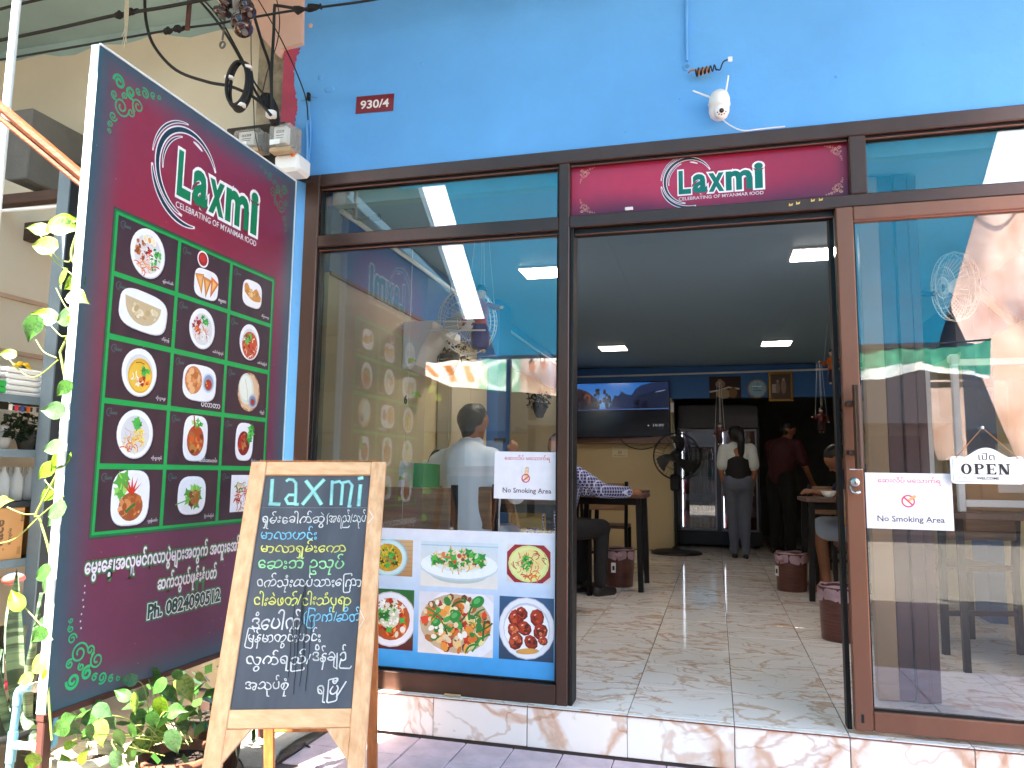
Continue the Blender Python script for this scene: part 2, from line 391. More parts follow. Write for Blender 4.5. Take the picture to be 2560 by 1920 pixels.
def marble(name, base, vein, vein2, sc, w1, rough, bumpy=.0):
    m = bpy.data.materials.new(name); m.use_nodes = True; n = m.node_tree.nodes; l = m.node_tree.links; b = n['Principled BSDF']
    tc = n.new('ShaderNodeTexCoord'); oi = n.new('ShaderNodeObjectInfo'); ad = n.new('ShaderNodeVectorMath'); ad.operation = 'MULTIPLY_ADD'
    cb = n.new('ShaderNodeCombineXYZ'); l.new(oi.outputs['Random'], cb.inputs[0]); l.new(oi.outputs['Random'], cb.inputs[1])
    ad.inputs[1].default_value = (17, 31, 5); l.new(cb.outputs[0], ad.inputs[0]); l.new(tc.outputs['Object'], ad.inputs[2])
    nz = n.new('ShaderNodeTexNoise'); nz.inputs['Scale'].default_value = sc*1.2; nz.inputs['Detail'].default_value = 4; l.new(ad.outputs[0], nz.inputs[0])
    mx = n.new('ShaderNodeVectorMath'); mx.operation = 'MULTIPLY_ADD'; mx.inputs[1].default_value = (.28, .28, .28); l.new(nz.outputs['Color'], mx.inputs[0]); l.new(ad.outputs[0], mx.inputs[2])
    def ridge(scale, off, wd, c0, c1, rot):
        mp = n.new('ShaderNodeMapping'); mp.inputs['Scale'].default_value = (1, 1.9, 1.3); mp.inputs['Rotation'].default_value = (0, rot*.6, rot); mp.inputs['Location'].default_value = (off, off, 0); l.new(mx.outputs[0], mp.inputs[0])
        q = n.new('ShaderNodeTexNoise'); q.inputs['Scale'].default_value = scale; q.inputs['Detail'].default_value = 5; q.inputs['Roughness'].default_value = .45; q.inputs['Distortion'].default_value = 1.1; l.new(mp.outputs[0], q.inputs[0])
        a = n.new('ShaderNodeMath'); a.operation = 'SUBTRACT'; a.inputs[1].default_value = .5; l.new(q.outputs[0], a.inputs[0]); b_ = n.new('ShaderNodeMath'); b_.operation = 'ABSOLUTE'; l.new(a.outputs[0], b_.inputs[0])
        r = n.new('ShaderNodeValToRGB'); e = r.color_ramp.elements; e[0].position = 0; e[0].color = (*lin(c0), 1); e[1].position = wd; e[1].color = (1, 1, 1, 1); x = e.new(wd*.35); x.color = (*lin(c1), 1); l.new(b_.outputs[0], r.inputs[0]); return r
    ra = ridge(sc*.55, 0, w1, vein, vein2, .5); rb = ridge(sc*1.1, 7, w1*.7, vein2, 'e8ddd4', -.7)
    rp = n.new('ShaderNodeMix'); rp.data_type = 'RGBA'; rp.blend_type = 'MULTIPLY'; rp.inputs[0].default_value = 1; l.new(ra.outputs[0], rp.inputs[6]); l.new(rb.outputs[0], rp.inputs[7])
    n2 = n.new('ShaderNodeTexNoise'); n2.inputs['Scale'].default_value = sc*.8; n2.inputs['Detail'].default_value = 8; l.new(mx.outputs[0], n2.inputs[0])
    r2 = n.new('ShaderNodeValToRGB'); r2.color_ramp.elements[0].position = .42; r2.color_ramp.elements[1].position = .68; r2.color_ramp.elements[1].color = (*lin(vein2), 1); r2.color_ramp.elements[0].color = (*lin(base), 1); l.new(n2.outputs[0], r2.inputs[0])
    mc = n.new('ShaderNodeMix'); mc.data_type = 'RGBA'; mc.blend_type = 'MULTIPLY'; mc.inputs[0].default_value = .65; l.new(rp.outputs[2], mc.inputs[6]); l.new(r2.outputs[0], mc.inputs[7])
    l.new(mc.outputs[2], b.inputs['Base Color']); b.inputs['Roughness'].default_value = rough; b.inputs['Specular IOR Level'].default_value = .6
    return m
M_FTILE = marble('marble_floor_tile', 'efdfd2', 'e0c8b6', 'e8d6c6', 3.0, .026, .07)
M_RTILE = marble('marble_riser_tile', 'f4e2d2', 'e2c2ac', 'ecd4c2', 2.2, .035, .25)
M_PTILE = mat('mauve_pavement_tile', 'dcc0c4', .75, var=.16, scale=9, bump=.25, bscale=120)
M_GROUT = mat('grout', '5b4c48', .9, var=.2)
M_GLASS = glass('window_glass', (.92, .94, .94), .075)

# ================================================================= ground, pavement, step, shop floor
MB().sheet(lambda u, v: (-60+120*u, -60+75*v, -.02), 12, 8).build('ground', M_GROUND, kind='structure')
b = MB().box((-1.62, -4.4, -.019), (3.4, -.03, -.006)); pav = b.build('pavement', M_GROUT, kind='structure')
pt = MB().box((-.098, -.098, -.008), (.098, .098, 0), .003).mesh('tile', M_PTILE)
def tiles(parent, me, cells, jit=.0006, n0=0, name='tile'):
    for c in cells:
        o = link(bpy.data.objects.new(name, me)); o.parent = parent; o.location = (c[0]+R.uniform(-jit, jit), c[1]+R.uniform(-jit, jit), c[2]+R.uniform(-jit, jit)); o.rotation_euler.z = R.uniform(-.002, .002)
cells = []
for j in range(9):
    for i in range(24):
        x = -1.5+.2*i; y = -.13-.2*j-.115*(0)
        if j == 0: y = -.13
        if x < -1.45 and j > 1 and R.random() < .9: continue
        cells.append((x, y-.112+.1, 0))
tiles(pav, pt, cells)
# step: a concrete body faced with marble tiles
st = MB().box((-2.1, -.02, -.019), (2.6, .3, .150)).build('step', M_GROUT, kind='structure')
rm = MB().box((-.1985, -.011, -.0755), (.1985, 0, .0755), .002).mesh('riser_tile', M_RTILE)
tiles(st, rm, [(-1.75+.4*i, -.0205, .083) for i in range(11)], name='riser_tile')
MB().box((-2.1, -.036, .1595), (2.6, -.0195, .1625)).build('step_edge_trim', M_COPPER, st)
fl = MB().box((-1.89, .0, .120), (1.9, 9.6, .1575)).build('shop_floor', M_GROUT, kind='structure')
fm = MB().box((-.1985, -.1985, -.006), (.1985, .1985, 0), .0015).mesh('floor_tile', M_FTILE)
fcells = [(-1.55-.2+.4*i, .2+.4*j, .165) for j in range(24) for i in range(10) if not (j > 16 and i > 12)]
tiles(fl, fm, fcells, .0004, name='floor_tile')
fe = MB().box((-.1985, -.0145, -.006), (.1985, .0145, 0), .0015).mesh('edge_tile', M_FTILE)
tiles(fl, fe, [(-1.75+.4*i, -.0165, .165) for i in range(11)], .0002, name='edge_tile')

# ================================================================= walls
fw = MB().box((-2.04, .012, 2.502), (2.7, .22, 3.45)).build('front_wall', M_BLUE, kind='structure')
MB().box((-2.04, .012, .0), (-1.8805, .22, 2.5)).build('front_wall_jamb', M_BLUE, kind='structure')
# peeled red paint at its left edge
def ragged(x0, x1, z0, z1, jit, seed, n=70, y=.0105, side=1):
    rr = random.Random(seed); p = []
    for i in range(n+1):
        z = z0+(z1-z0)*i/n; p.append((x1+rr.uniform(-jit, jit)*(1 if i not in (0, n) else 0)+.014*math.sin(z*17+seed)+.016*math.sin(z*7.3+2), z))
    return [(x0, z0)]+p+[(x0, z1)]
pp = ragged(-2.0395, -1.955, 2.62, 3.17, .006, 3)
MB().prism([(x, .0113, z) for x, z in pp], (0, -.0012, 0)).build('old_red_paint', M_PINK, fw)
pp = [(-1.94, 3.45), (-1.93, 3.18), (-2.04, 3.165), (-2.06, 3.13), (-2.11, 3.19), (-2.34, 3.45)]
MB().prism([(x, .03, z) for x, z in pp], (0, -.045, 0)).build('peach_bracket', M_PEACH, fw)
MB().box((-2.20, .035, 0), (-2.0405, .22, 3.45)).build('pilaster', M_RAW, kind='structure')
for k, (x, z, s) in enumerate([(-1.9, 3.28, .02), (-1.78, 2.93, .03), (-1.83, 3.0, .025), (-1.3, 3.0, .012), (.5, 2.7, .01), (-.35, 2.56, .008), (-.12, 2.68, .008), (.62, 3.02, .006)]):
    MB().ell((x, .011, z), (s*R.uniform(.6, 1), .0025, s*.6), 9, 5).build('paint_chip', M_PEACH if k < 1 else M_BLUE, fw)
# blue chase and plate on the wall
nb = MB().box((-6.5, .06, 2.2), (-2.2005, .25, 3.45)).build('neighbour_wall', M_BEIGE, kind='structure')
# the soffit that runs over both shop fronts, its lower edge uneven where the paint stops
MB().box((-7, -1.5, 3.45), (2.7, .25, 3.6)).build('soffit', M_TEAL, kind='structure')
pp = [(-6.5, 3.4495)]+[(-6.5+4.29*i/40, 3.385+.016*math.sin(i*1.7)+.012*math.sin(i*.6)-.02*(i > 34)) for i in range(41)]+[(-2.21, 3.4495)]
MB().prism([(x, .0595, z) for x, z in pp], (0, -.001, 0)).build('teal_paint_edge', M_TEAL, nb)
# room
ROOM_Y = 9.4
lw = MB().box((-1.9, .10, .12), (-1.79, ROOM_Y, 2.045)).build('left_wall', M_INWALL, kind='structure')
MB().box((-1.9, .10, 2.0455), (-1.788, ROOM_Y, 2.46)).build('upper_band', M_BLUE2, lw)
MB().box((-1.7879, .10, 2.035), (-1.778, 6.5, 2.052)).build('dado_trim', mat('brown_trim', '6d5a4a', .6), lw)
MB().box((-1.7895, 2.45, .166), (-1.61, 2.8, 2.44)).build('blue_pilaster', M_BLUE2, lw)
rw = MB().box((1.8, .10, .12), (1.9, ROOM_Y, 2.045)).build('right_wall', M_INWALL, kind='structure')
MB().box((1.798, .10, 2.0455), (1.9, ROOM_Y, 2.46)).build('upper_band', M_BLUE2, rw)
MB().box((1.70, 2.55, .166), (1.7995, 2.85, 2.44)).build('blue_pilaster', M_BLUE2, rw)
bw = MB().box((-1.789, 6.5, .12), (-.52, 7.1, 2.045)).build('back_wall', M_INWALL, kind='structure')
MB().box((-1.789, 6.4985, 2.0455), (-.52, 7.1, 2.44)).build('upper_band', M_BLUE2, bw)
MB().box((-.519, 6.5, 2.045), (1.789, 6.62, 2.44)).build('upper_beam', M_BLUE2, kind='structure')
MB().box((-.6, 9.3, .12), (1.79, 9.4, 2.44)).build('rear_wall', M_GREY, kind='structure')
MB().box((-.62, 7.1005, .12), (-.5205, 9.3, 2.44)).build('rear_side_wall', M_GREY, kind='structure')
ce = MB().box((-1.9, .10, 2.462), (1.9, ROOM_Y, 2.54)).build('ceiling', M_CEIL, kind='structure')
for i in range(6):
    for j in range(8):
        x0 = -1.788+.6*i; x1 = min(x0+.5996, 1.788); y0 = .1+1.2*j; y1 = min(y0+1.1996, 9.39)
        if x1-x0 > .05: MB().box((x0, y0, 2.452), (x1, y1, 2.461), .0005).build('ceiling_board', M_CEIL, ce)
for y in (.1,): MB().box((-1.786, .1, 2.38), (1.786, .16, 2.4515)).build('lintel', M_TEAL, kind='structure')
# ================================================================= shop front: aluminium frame and panes
F = thing('shopfront_frame', 'dark bronze aluminium shopfront frame under the blue wall', 'window frame', (-.6, 0, .165))
def fr(x0, x1, z0, z1, y0=.0, y1=.09, name='rail', m=M_ALU, bev=.004): return MB().box((x0, y0, z0), (x1, y1, z1), bev).build(name, m, F)
fr(-1.88, -1.805, .165, 2.5, name='post'); fr(-.64, -.592, .165, 2.4395, name='post'); fr(.532, .594, 2.2005, 2.4395, name='post')
fr(-1.8045, 2.6, 2.44, 2.5, name='top_rail'); fr(-1.8045, -.6405, 2.14, 2.2, name='transom'); fr(-.5915, 2.6, 2.148, 2.2, name='transom')
fr(-1.8045, -.6405, .165, .242, name='sill_rail'); fr(2.3, 2.36, .165, 2.147, name='post')
fr(-.5915, -.575, .165, 2.147, .012, .11, 'door_jamb', M_ALUD, .002)
fr(-.5745, .47, 2.125, 2.1475, .03, .09, 'door_head_track', M_ALUD, .002)
fr(.455, .4715, .165, 2.147, .05, .11, 'door_jamb', M_ALUD, .002)
fr(-1.8045, -.6405, .2425, .252, .03, .07, 'bottom_bead', M_ALUD)
for (x0, x1, z) in ((-1.80, -.642, 2.428), (-1.80, -.642, 2.128), (-.588, .53, 2.428), (.596, 2.29, 2.428), (-.57, .47, 2.119)):
    fr(x0, x1, z, z+.011, .018, .045, 'glazing_bead', M_ALUD, .001); fr(x0, x1, z-.0035, z-.0005, .012, .022, 'bead_line', M_COPPER, 0)
for (x0, x1) in ((-1.8042, -1.795), (-.6498, -.6405)): fr(x0, x1, .253, 2.127, .02, .05, 'side_bead', M_ALUD, .001); fr(x0, x1, 2.201, 2.427, .02, .05, 'side_bead', M_ALUD, .001)
def pane(x0, x1, z0, z1, y, par, name='pane'): return MB().box((x0, y, z0), (x1, y+.005, z1)).build(name, M_GLASS, par)
pane(-1.804, -.6408, .2525, 2.1395, .035, F); pane(-1.804, -.6408, 2.2005, 2.4395, .035, F); pane(.5945, 2.6, 2.2005, 2.4395, .035, F)
for x in (1.46,): fr(x, x+.05, 2.2005, 2.4395, name='post')
# sliding door on the right
D = thing('sliding_glass_door', 'bronze framed sliding glass door pushed open on the right, with long handle', 'door', (.5, -.005, .18))
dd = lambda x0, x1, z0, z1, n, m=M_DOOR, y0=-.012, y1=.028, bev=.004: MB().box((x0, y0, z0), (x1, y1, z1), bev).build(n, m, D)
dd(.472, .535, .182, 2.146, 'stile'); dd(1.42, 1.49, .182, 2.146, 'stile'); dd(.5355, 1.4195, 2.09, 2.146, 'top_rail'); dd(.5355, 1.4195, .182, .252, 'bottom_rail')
dd(.5355, 1.4195, .2525, .26, 'bead', M_ALUD, .0, .02, 0); dd(.5355, .541, .26, 2.089, 'bead', M_ALUD, .0, .02, 0); dd(.5355, 1.4195, 2.084, 2.0895, 'bead', M_COPPER, -.006, .02, 0)
pane(.536, 1.4192, .2605, 2.0835, .006, D)
h = MB().tube([(.512, -.075, 1.125), (.512, -.075, 1.435)], .0165, 14).build('handle', M_ALU, D)
MB().box((.478, -.066, 1.36), (.512, -.0125, 1.378), .002).build('bracket', M_ALU, h); MB().box((.478, -.066, 1.175), (.512, -.0125, 1.193), .002).build('bracket', M_ALU, h)
MB().box((.478, -.07, 1.121), (.522, -.06, 1.1245), .001).build('handle_cap', M_WMETAL, h)
lk = MB().lathe([(.0001, .012), (.013, .012), (.017, .009), (.019, 0)], (.502, -.0125, 1.075), (0, -1, 0), 20).build('lock', mat('brushed_nickel', 'b9b7b3', .25, metal=.9), D)
MB().box((.5005, -.0262, 1.069), (.5035, -.0245, 1.081)).build('keyhole', M_BLACK, lk)
MB().tube(spline([(.484, -.02, 1.06), (.487, -.03, 1.045), (.5, -.036, 1.036), (.518, -.03, 1.04)]), [.004]*16+[.006]*8+[.003], 8).build('latch_lever', MATS['brushed_nickel'], D)
MB().box((.493, -.0133, .21), (.503, -.0122, .24)).build('rubber_stop', M_BLACK, D)
# small leftovers of yellow tape on the head rail
for i, (px, py) in enumerate([(1972, 512), (1990, 508), (2027, 501), (2047, 499)]):
    q = aY(px, py, -.001); MB().prism([(q.x, -.0002, q.z-.006), (q.x+.014, -.0002, q.z-.004), (q.x+.016, -.0002, q.z+.006), (q.x+.006, -.0002, q.z+.001), (q.x+.001, -.0002, q.z+.008)], (0, -.001, 0)).build('tape_scrap', mat('yellow_tape', 'd8b265', .6), F)
MB().box((-.352, -.012, 2.203), (-.318, -.0005, 2.215), .002).build('sensor', M_WHITE, F)
q = aY(1130, 1735, -.02); MB().tube([(q.x-.035, -.012, .171), (q.x+.035, -.012, .171)], .006, 8).build('cigarette_butt', mat('dirty_filter', 'b09a74', .9), F)
# folded steel security door stacked behind the sliding door
FD = thing('folding_door', 'folded dark brown door leaves stacked behind the sliding glass door', 'folding door', (.72, .45, .165))
M_LEAF = mat('brown_lacquer', '5c3a3a', .4, var=.1, scale=3, stretch=(1, 1, .2)); M_LEAF2 = mat('tan_lacquer', 'b08c68', .5, var=.08, stretch=(1, 1, .2))
for i, (x0, x1, m, dy) in enumerate([(.640, .722, M_LEAF2, 0), (.7235, .785, M_LEAF, .012), (.788, .842, M_LEAF, 0), (.845, .885, M_LEAF, .02)]):
    MB().box((x0, .47+dy, .17), (x1, .53+dy, 2.44), .004).build('leaf', m, FD)
# ================================================================= canopy outside, seen in the panes
def mY(v): return Vector((v[0], -v[1], v[2]))
def mirror(px, py, fn):            # a point of the world outside that the panes show at px, py
    return mY(fn(px, py))
CN = Vector((0, .15, 1)).normalized(); CO = Vector((0, 1.5, 3.3))     # mirrored canopy plane
cp = lambda x, y: mY(aP(x, y, CO, CN))
eL0, eL1 = cp(1102, 449), cp(1196, 758)
eR0, eR1 = cp(2505, 315), cp(2440, 540)
def xe(a, b, y): return a.x+(b.x-a.x)*(y-a.y)/(b.y-a.y)
zc = lambda y: 3.3-.15*(-1.5-y)
v = [(-2.3, -1.38, zc(-1.38)), (-2.3, -1.95, zc(-1.95)), (xe(eL0, eL1, -1.95), -1.95, zc(-1.95)), (xe(eL0, eL1, -6.2), -6.2, zc(-6.2))]+[(xe(eR0, eR1, y), y, zc(y)) for y in (-6.2, -1.38)]  # near left corner widened to keep sun off the window poster
CA = thing('street_canopy', 'teal tarpaulin canopy over the pavement, mirrored in the shop windows', 'canopy', (0, -6.1, 0))
MB().prism(v, (0, 0, .012)).build('tarpaulin', M_TARP, CA)
for y in (-6.15,):
    MB().box((xe(eL0, eL1, y)+.01, y, zc(y)-.05), (xe(eR0, eR1, y)-.01, y+.04, zc(y)-.006)).build('purlin', mat('grey_steel_tube', '6a6a68', .5, metal=.4), CA)
for x in (-.75, .9): MB().bar((x, -1.42, 3.30), (x, -6.1, 2.597), .022, .01).build('rafter', M_STEEL, CA)
for x in (-2.6, 3.9): MB().box((x, -6.2, 0), (x+.06, -6.14, 2.55)).build('post', M_STEEL, CA)
# neighbour slab higher and farther
nl = lambda x, y: mY(aZ(x, y, 5.))
n0, n1 = nl(1035, 454), nl(1143, 762)
MB().prism([(xe(n0, n1, -5.), -5., 5), (xe(n0, n1, -21), -21, 5), (-18, -21, 5), (-18, -5., 5)], (0, 0, .2)).build('neighbour_roof_slab', M_TEAL, kind='structure')
MB().prism([(-2.95, -1.505, 3.45), (-3.4, -6.2, 3.45), (-9, -6.2, 3.45), (-9, -1.505, 3.45)], (0, 0, .1)).build('rack_sun_blocker', M_TEAL, kind='structure')  # unseen awning added to keep the sun off the storage rack
# valance banners at the canopy edge
def banner(pts_top, pts_bot, Y, seed, cols, name, label):
    pr = PR((0, Y, 0), (-1, 0, 0), (0, 0, 1)); rr = random.Random(seed); n = 24
    t = thing(name, label, 'banner', (pts_top[0][0], Y, pts_top[0][1]), 0, 'banners hanging from the street canopy')
    def ed(P, u):
        k = u*(len(P)-1); i = min(int(k), len(P)-2); f = k-i; return P[i][0]+(P[i+1][0]-P[i][0])*f, P[i][1]+(P[i+1][1]-P[i][1])*f
    def fn(u, v):
        a = ed(pts_bot, u); b_ = ed(pts_top, u); return Vector((a[0]+(b_[0]-a[0])*v, Y+.05*math.sin(u*19+seed)*(1-v*.5), a[1]+(b_[1]-a[1])*v+.012*math.sin(u*40)*(v)))
    m = MB(); nu, nv = 130, 18; vs = [fn(i/nu, j/nv) for j in range(nv+1) for i in range(nu+1)]
    C = [lin(cols(i/nu, j/nv, rr)) for j in range(nv+1) for i in range(nu+1)]
    m.v = [tuple(x) for x in vs]
    for j in range(nv):
        for i in range(nu):
            q = (j*(nu+1)+i, j*(nu+1)+i+1, (j+1)*(nu+1)+i+1, (j+1)*(nu+1)+i); m.f.append(q); m.c.append(tuple(C[x] for x in q)); m.sm.append(True)
    m.build('cloth', BANN, t); MB().tube([(pts_top[0][0], Y, pts_top[0][1]+.01), (pts_top[-1][0], Y, pts_top[-1][1]+.01)], .012, 6).build('rod', M_STEEL, t)
BANN = printmat('banner_cloth', .5)
_n = BANN.node_tree.nodes; _b = _n['Principled BSDF']; _tr = _n.new('ShaderNodeBsdfTranslucent'); _mx = _n.new('ShaderNodeMixShader'); _mx.inputs[0].default_value = .6
BANN.node_tree.links.new(_b.inputs['Base Color'].links[0].from_socket, _tr.inputs[0]); BANN.node_tree.links.new(_b.outputs[0], _mx.inputs[1]); BANN.node_tree.links.new(_tr.outputs[0], _mx.inputs[2]); BANN.node_tree.links.new(_mx.outputs[0], _n['Material Output'].inputs[0])
def pxz(l, Y): return [(lambda q: (q.x, q.z))(mY(aY(x, y, -Y))) for x, y in l]
_rg = np.random.RandomState(4); _G = _rg.rand(40, 12)
def vn(u, v):
    x, y = u*30, v*5; i, j = int(x), int(y); fx, fy = x-i, y-j; return (_G[i % 40, j]*(1-fx)+_G[(i+1) % 40, j]*fx)*(1-fy)+(_G[i % 40, j+1]*(1-fx)+_G[(i+1) % 40, j+1]*fx)*fy
def c1(u, v, r):
    k = vn(u, v)
    if u < .36: return mixc('f6f0e8', 'cf8444', 1.6*max(0, math.sin(u*60+v*5))*(1 if .2 < v < .8 else 0)*(.4+k))
    if u < .6: d_ = abs(math.hypot((u-.47)*4, v-.5)-.42); return mixc('e4f2e6', '5fa584', d_*9 if d_ < .1 else .55+.45*k)
    c_ = mixc('d9cdc6', 'a98e80', k)
    for hx, hy in ((.66, .55), (.72, .62), (.80, .5), (.87, .6), (.94, .52)):
        if math.hypot((u-hx)*7, v-hy-.1) < .13: c_ = mixc('c08a68', '9a6448', k)
        elif math.hypot((u-hx)*7, v-hy-.2) < .12: c_ = lin('3a2a26')
        elif abs(u-hx) < .028 and v < hy: c_ = mixc('c9b8a8', '7a4a3c', vn(hx, v))
    if v > .78 and .66 < u < .97 and int(u*150) % 3: return lin('f6f4f0')
    return c_
banner(pxz([(1022, 906), (1130, 900), (1223, 895), (1300, 885), (1396, 877), (1480, 872)], -6.25), pxz([(1030, 925), (1120, 965), (1210, 972), (1300, 980), (1393, 988), (1480, 985)], -6.25), -6.25, 2, c1, 'valance_banner', 'printed vinyl valance with food pictures mirrored in the left window')
def c2(u, v, r):
    if v < .25+.15*math.sin(u*5): return mixc('f0efe9', 'a9c4ca', vn(u, v))
    return mixc('2a6b57', '4fa283', vn(u, v))
banner(pxz([(2120, 880), (2240, 872), (2360, 870), (2480, 850)], -6.2), pxz([(2120, 952), (2200, 948), (2300, 925), (2400, 935), (2480, 945)], -6.2), -6.2, 5, c2, 'valance_banner', 'green and white vinyl valance mirrored in the glass door')
# pale sunshade cloth hanging beyond the canopy
def cl(u, v):
    L = [(2440, 540), (2400, 680), (2385, 760), (2450, 900), (2520, 1080), (2560, 1180)]; k = (1-v)*(len(L)-1); i = min(int(k), len(L)-2); f = k-i
    px = L[i][0]+(L[i+1][0]-L[i][0])*f; py = L[i][1]+(L[i+1][1]-L[i][1])*f; q = mY(aY(px, py, 7.2)); w = 3.2
    return Vector((q.x+u*w, -7.2-.3*math.sin(u*22+v*3)*.5-u*.4, q.z+.5*u*(v)))
CLT = mat('pale_sunshade_cloth', 'e9d3cb', .8, var=.12, scale=2.2, trans=.55, col2='c99a86')
t = thing('sunshade_cloth', 'pale pink sunshade cloth hanging in folds, mirrored in the glass door', 'sunshade', (3.5, -7.2, 1.2))
MB().sheet(cl, 40, 24).build('cloth', CLT, t); MB().tube([cl(0, 1), cl(1, 1)+Vector((0, 0, .02))], .02, 8).build('rod', M_STEEL, t)
# houses across the street
def house(x, y, w, d, h, col, label, floors=3, nwin=4):
    t = thing('shophouse', label, 'building', (x, y, 0)); m = mat('facade_'+col, col, .8, var=.08, scale=.6)
    MB().box((x-w/2, y-d, 0), (x+w/2, y, h)).build('wall', m, t); MB().box((x-w/2-.2, y-d, h+.001), (x+w/2+.2, y+.3, h+.25)).build('roof', M_GREY, t)
    for f in range(floors):
        for k in range(nwin):
            wx = x-w/2+w*(k+.5)/nwin; z = h*(f+.35)/floors
            MB().box((wx-.5, y-.02, z), (wx+.5, y+.04, z+h/floors*.45), .01).build('window', M_BLACK if (k+f) % 3 else M_WHITE, t)
    MB().box((x-w/2, y+.001, h/floors-.3), (x+w/2, y+1.2, h/floors-.2)).build('awning', M_GREY, t)
MB().box((-60, -13.4, -.0195), (60, -4.42, -.012)).build('road', mat('asphalt', '45413c', .9, var=.3, scale=3, bump=.3), None, kind='structure')
house(-9, -15, 9, 6, 4.7, '7c705c', 'cream two storey shophouse across the street', 2, 4)
house(.2, -15, 9, 6, 5.0, '6f6a62', 'pale grey shophouse across the street with a flat roof', 2, 5)
house(9.6, -15, 9, 6, 4.6, '7c6654', 'peach shophouse across the street', 2, 4)
# ================================================================= printed things
def scat(pr, u, v, ra, rb, n, cols, sz, rr, kind='b', rot=None):
    for _ in range(n):
        t = rr.uniform(0, 6.283); q = math.sqrt(rr.random()); x = u+ra*q*math.cos(t); y = v+rb*q*math.sin(t); s = sz*rr.uniform(.6, 1.4); c = rr.choice(cols); a = rr.uniform(0, 3.14) if rot is None else rot+rr.uniform(-.5, .5)
        if kind == 'b': pr.ellip(x, y, s, s*rr.uniform(.5, .9), c, a, 8)
        elif kind == 'n':   # noodle
            L = s*3; k = rr.uniform(-1.5, 1.5); pts = [(x+math.cos(a+k*i/5)*L*(i/5-.5), y+math.sin(a+k*i/5)*L*(i/5-.5)) for i in range(6)]; pr.ribbon(pts, s*.33, c)
        elif kind == 'q':   # cube of vegetable
            pr.poly([(x+s*math.cos(a+w)*(.8 if i % 2 else 1), y+s*math.sin(a+w)) for i, w in enumerate((0, 1.5, 3.1, 4.7))], c)
        elif kind == 'l':   # leafy bit
            pr.poly([(x+s*math.cos(a+w*.785)*(1.2 if w % 2 else .55), y+s*math.sin(a+w*.785)*(1.2 if w % 2 else .55)) for w in range(8)], c)
def bowl(pr, u, v, a, b, rim='f2eeee', inner='dcd6d8', pw=1., deep=.78, rot=0, sh='2a1722'):
    pr.ellip(u+.004, v-.006, a*1.02, b*1.02, sh, rot, 28, pw); pr.ellip(u, v, a, b, 'cfc7cb', rot, 28, pw); pr.ellip(u-a*.02, v+b*.02, a*.98, b*.97, rim, rot, 28, pw); pr.ellip(u, v-b*.02, a*deep, b*deep, inner, rot, 26, pw)
GRN = ['2f8f3a', '3fae46', '1f6f2c', '58b84c']; ORG = ['d9591f', 'e8762a', 'f09a4a', 'c2431a']; RED = ['b8201c', 'd23a26', '8f1512']; NOOD = ['f0dcb0', 'e8c98a', 'f6ead0', 'd9ab62']; WHT = ['f4f0ea', 'e6e0d6', 'fffaf2']; BRN = ['8a4a24', 'a8642f', '6b3418', 'c08040']; YEL = ['f0c020', 'e6a818', 'f7d84a']
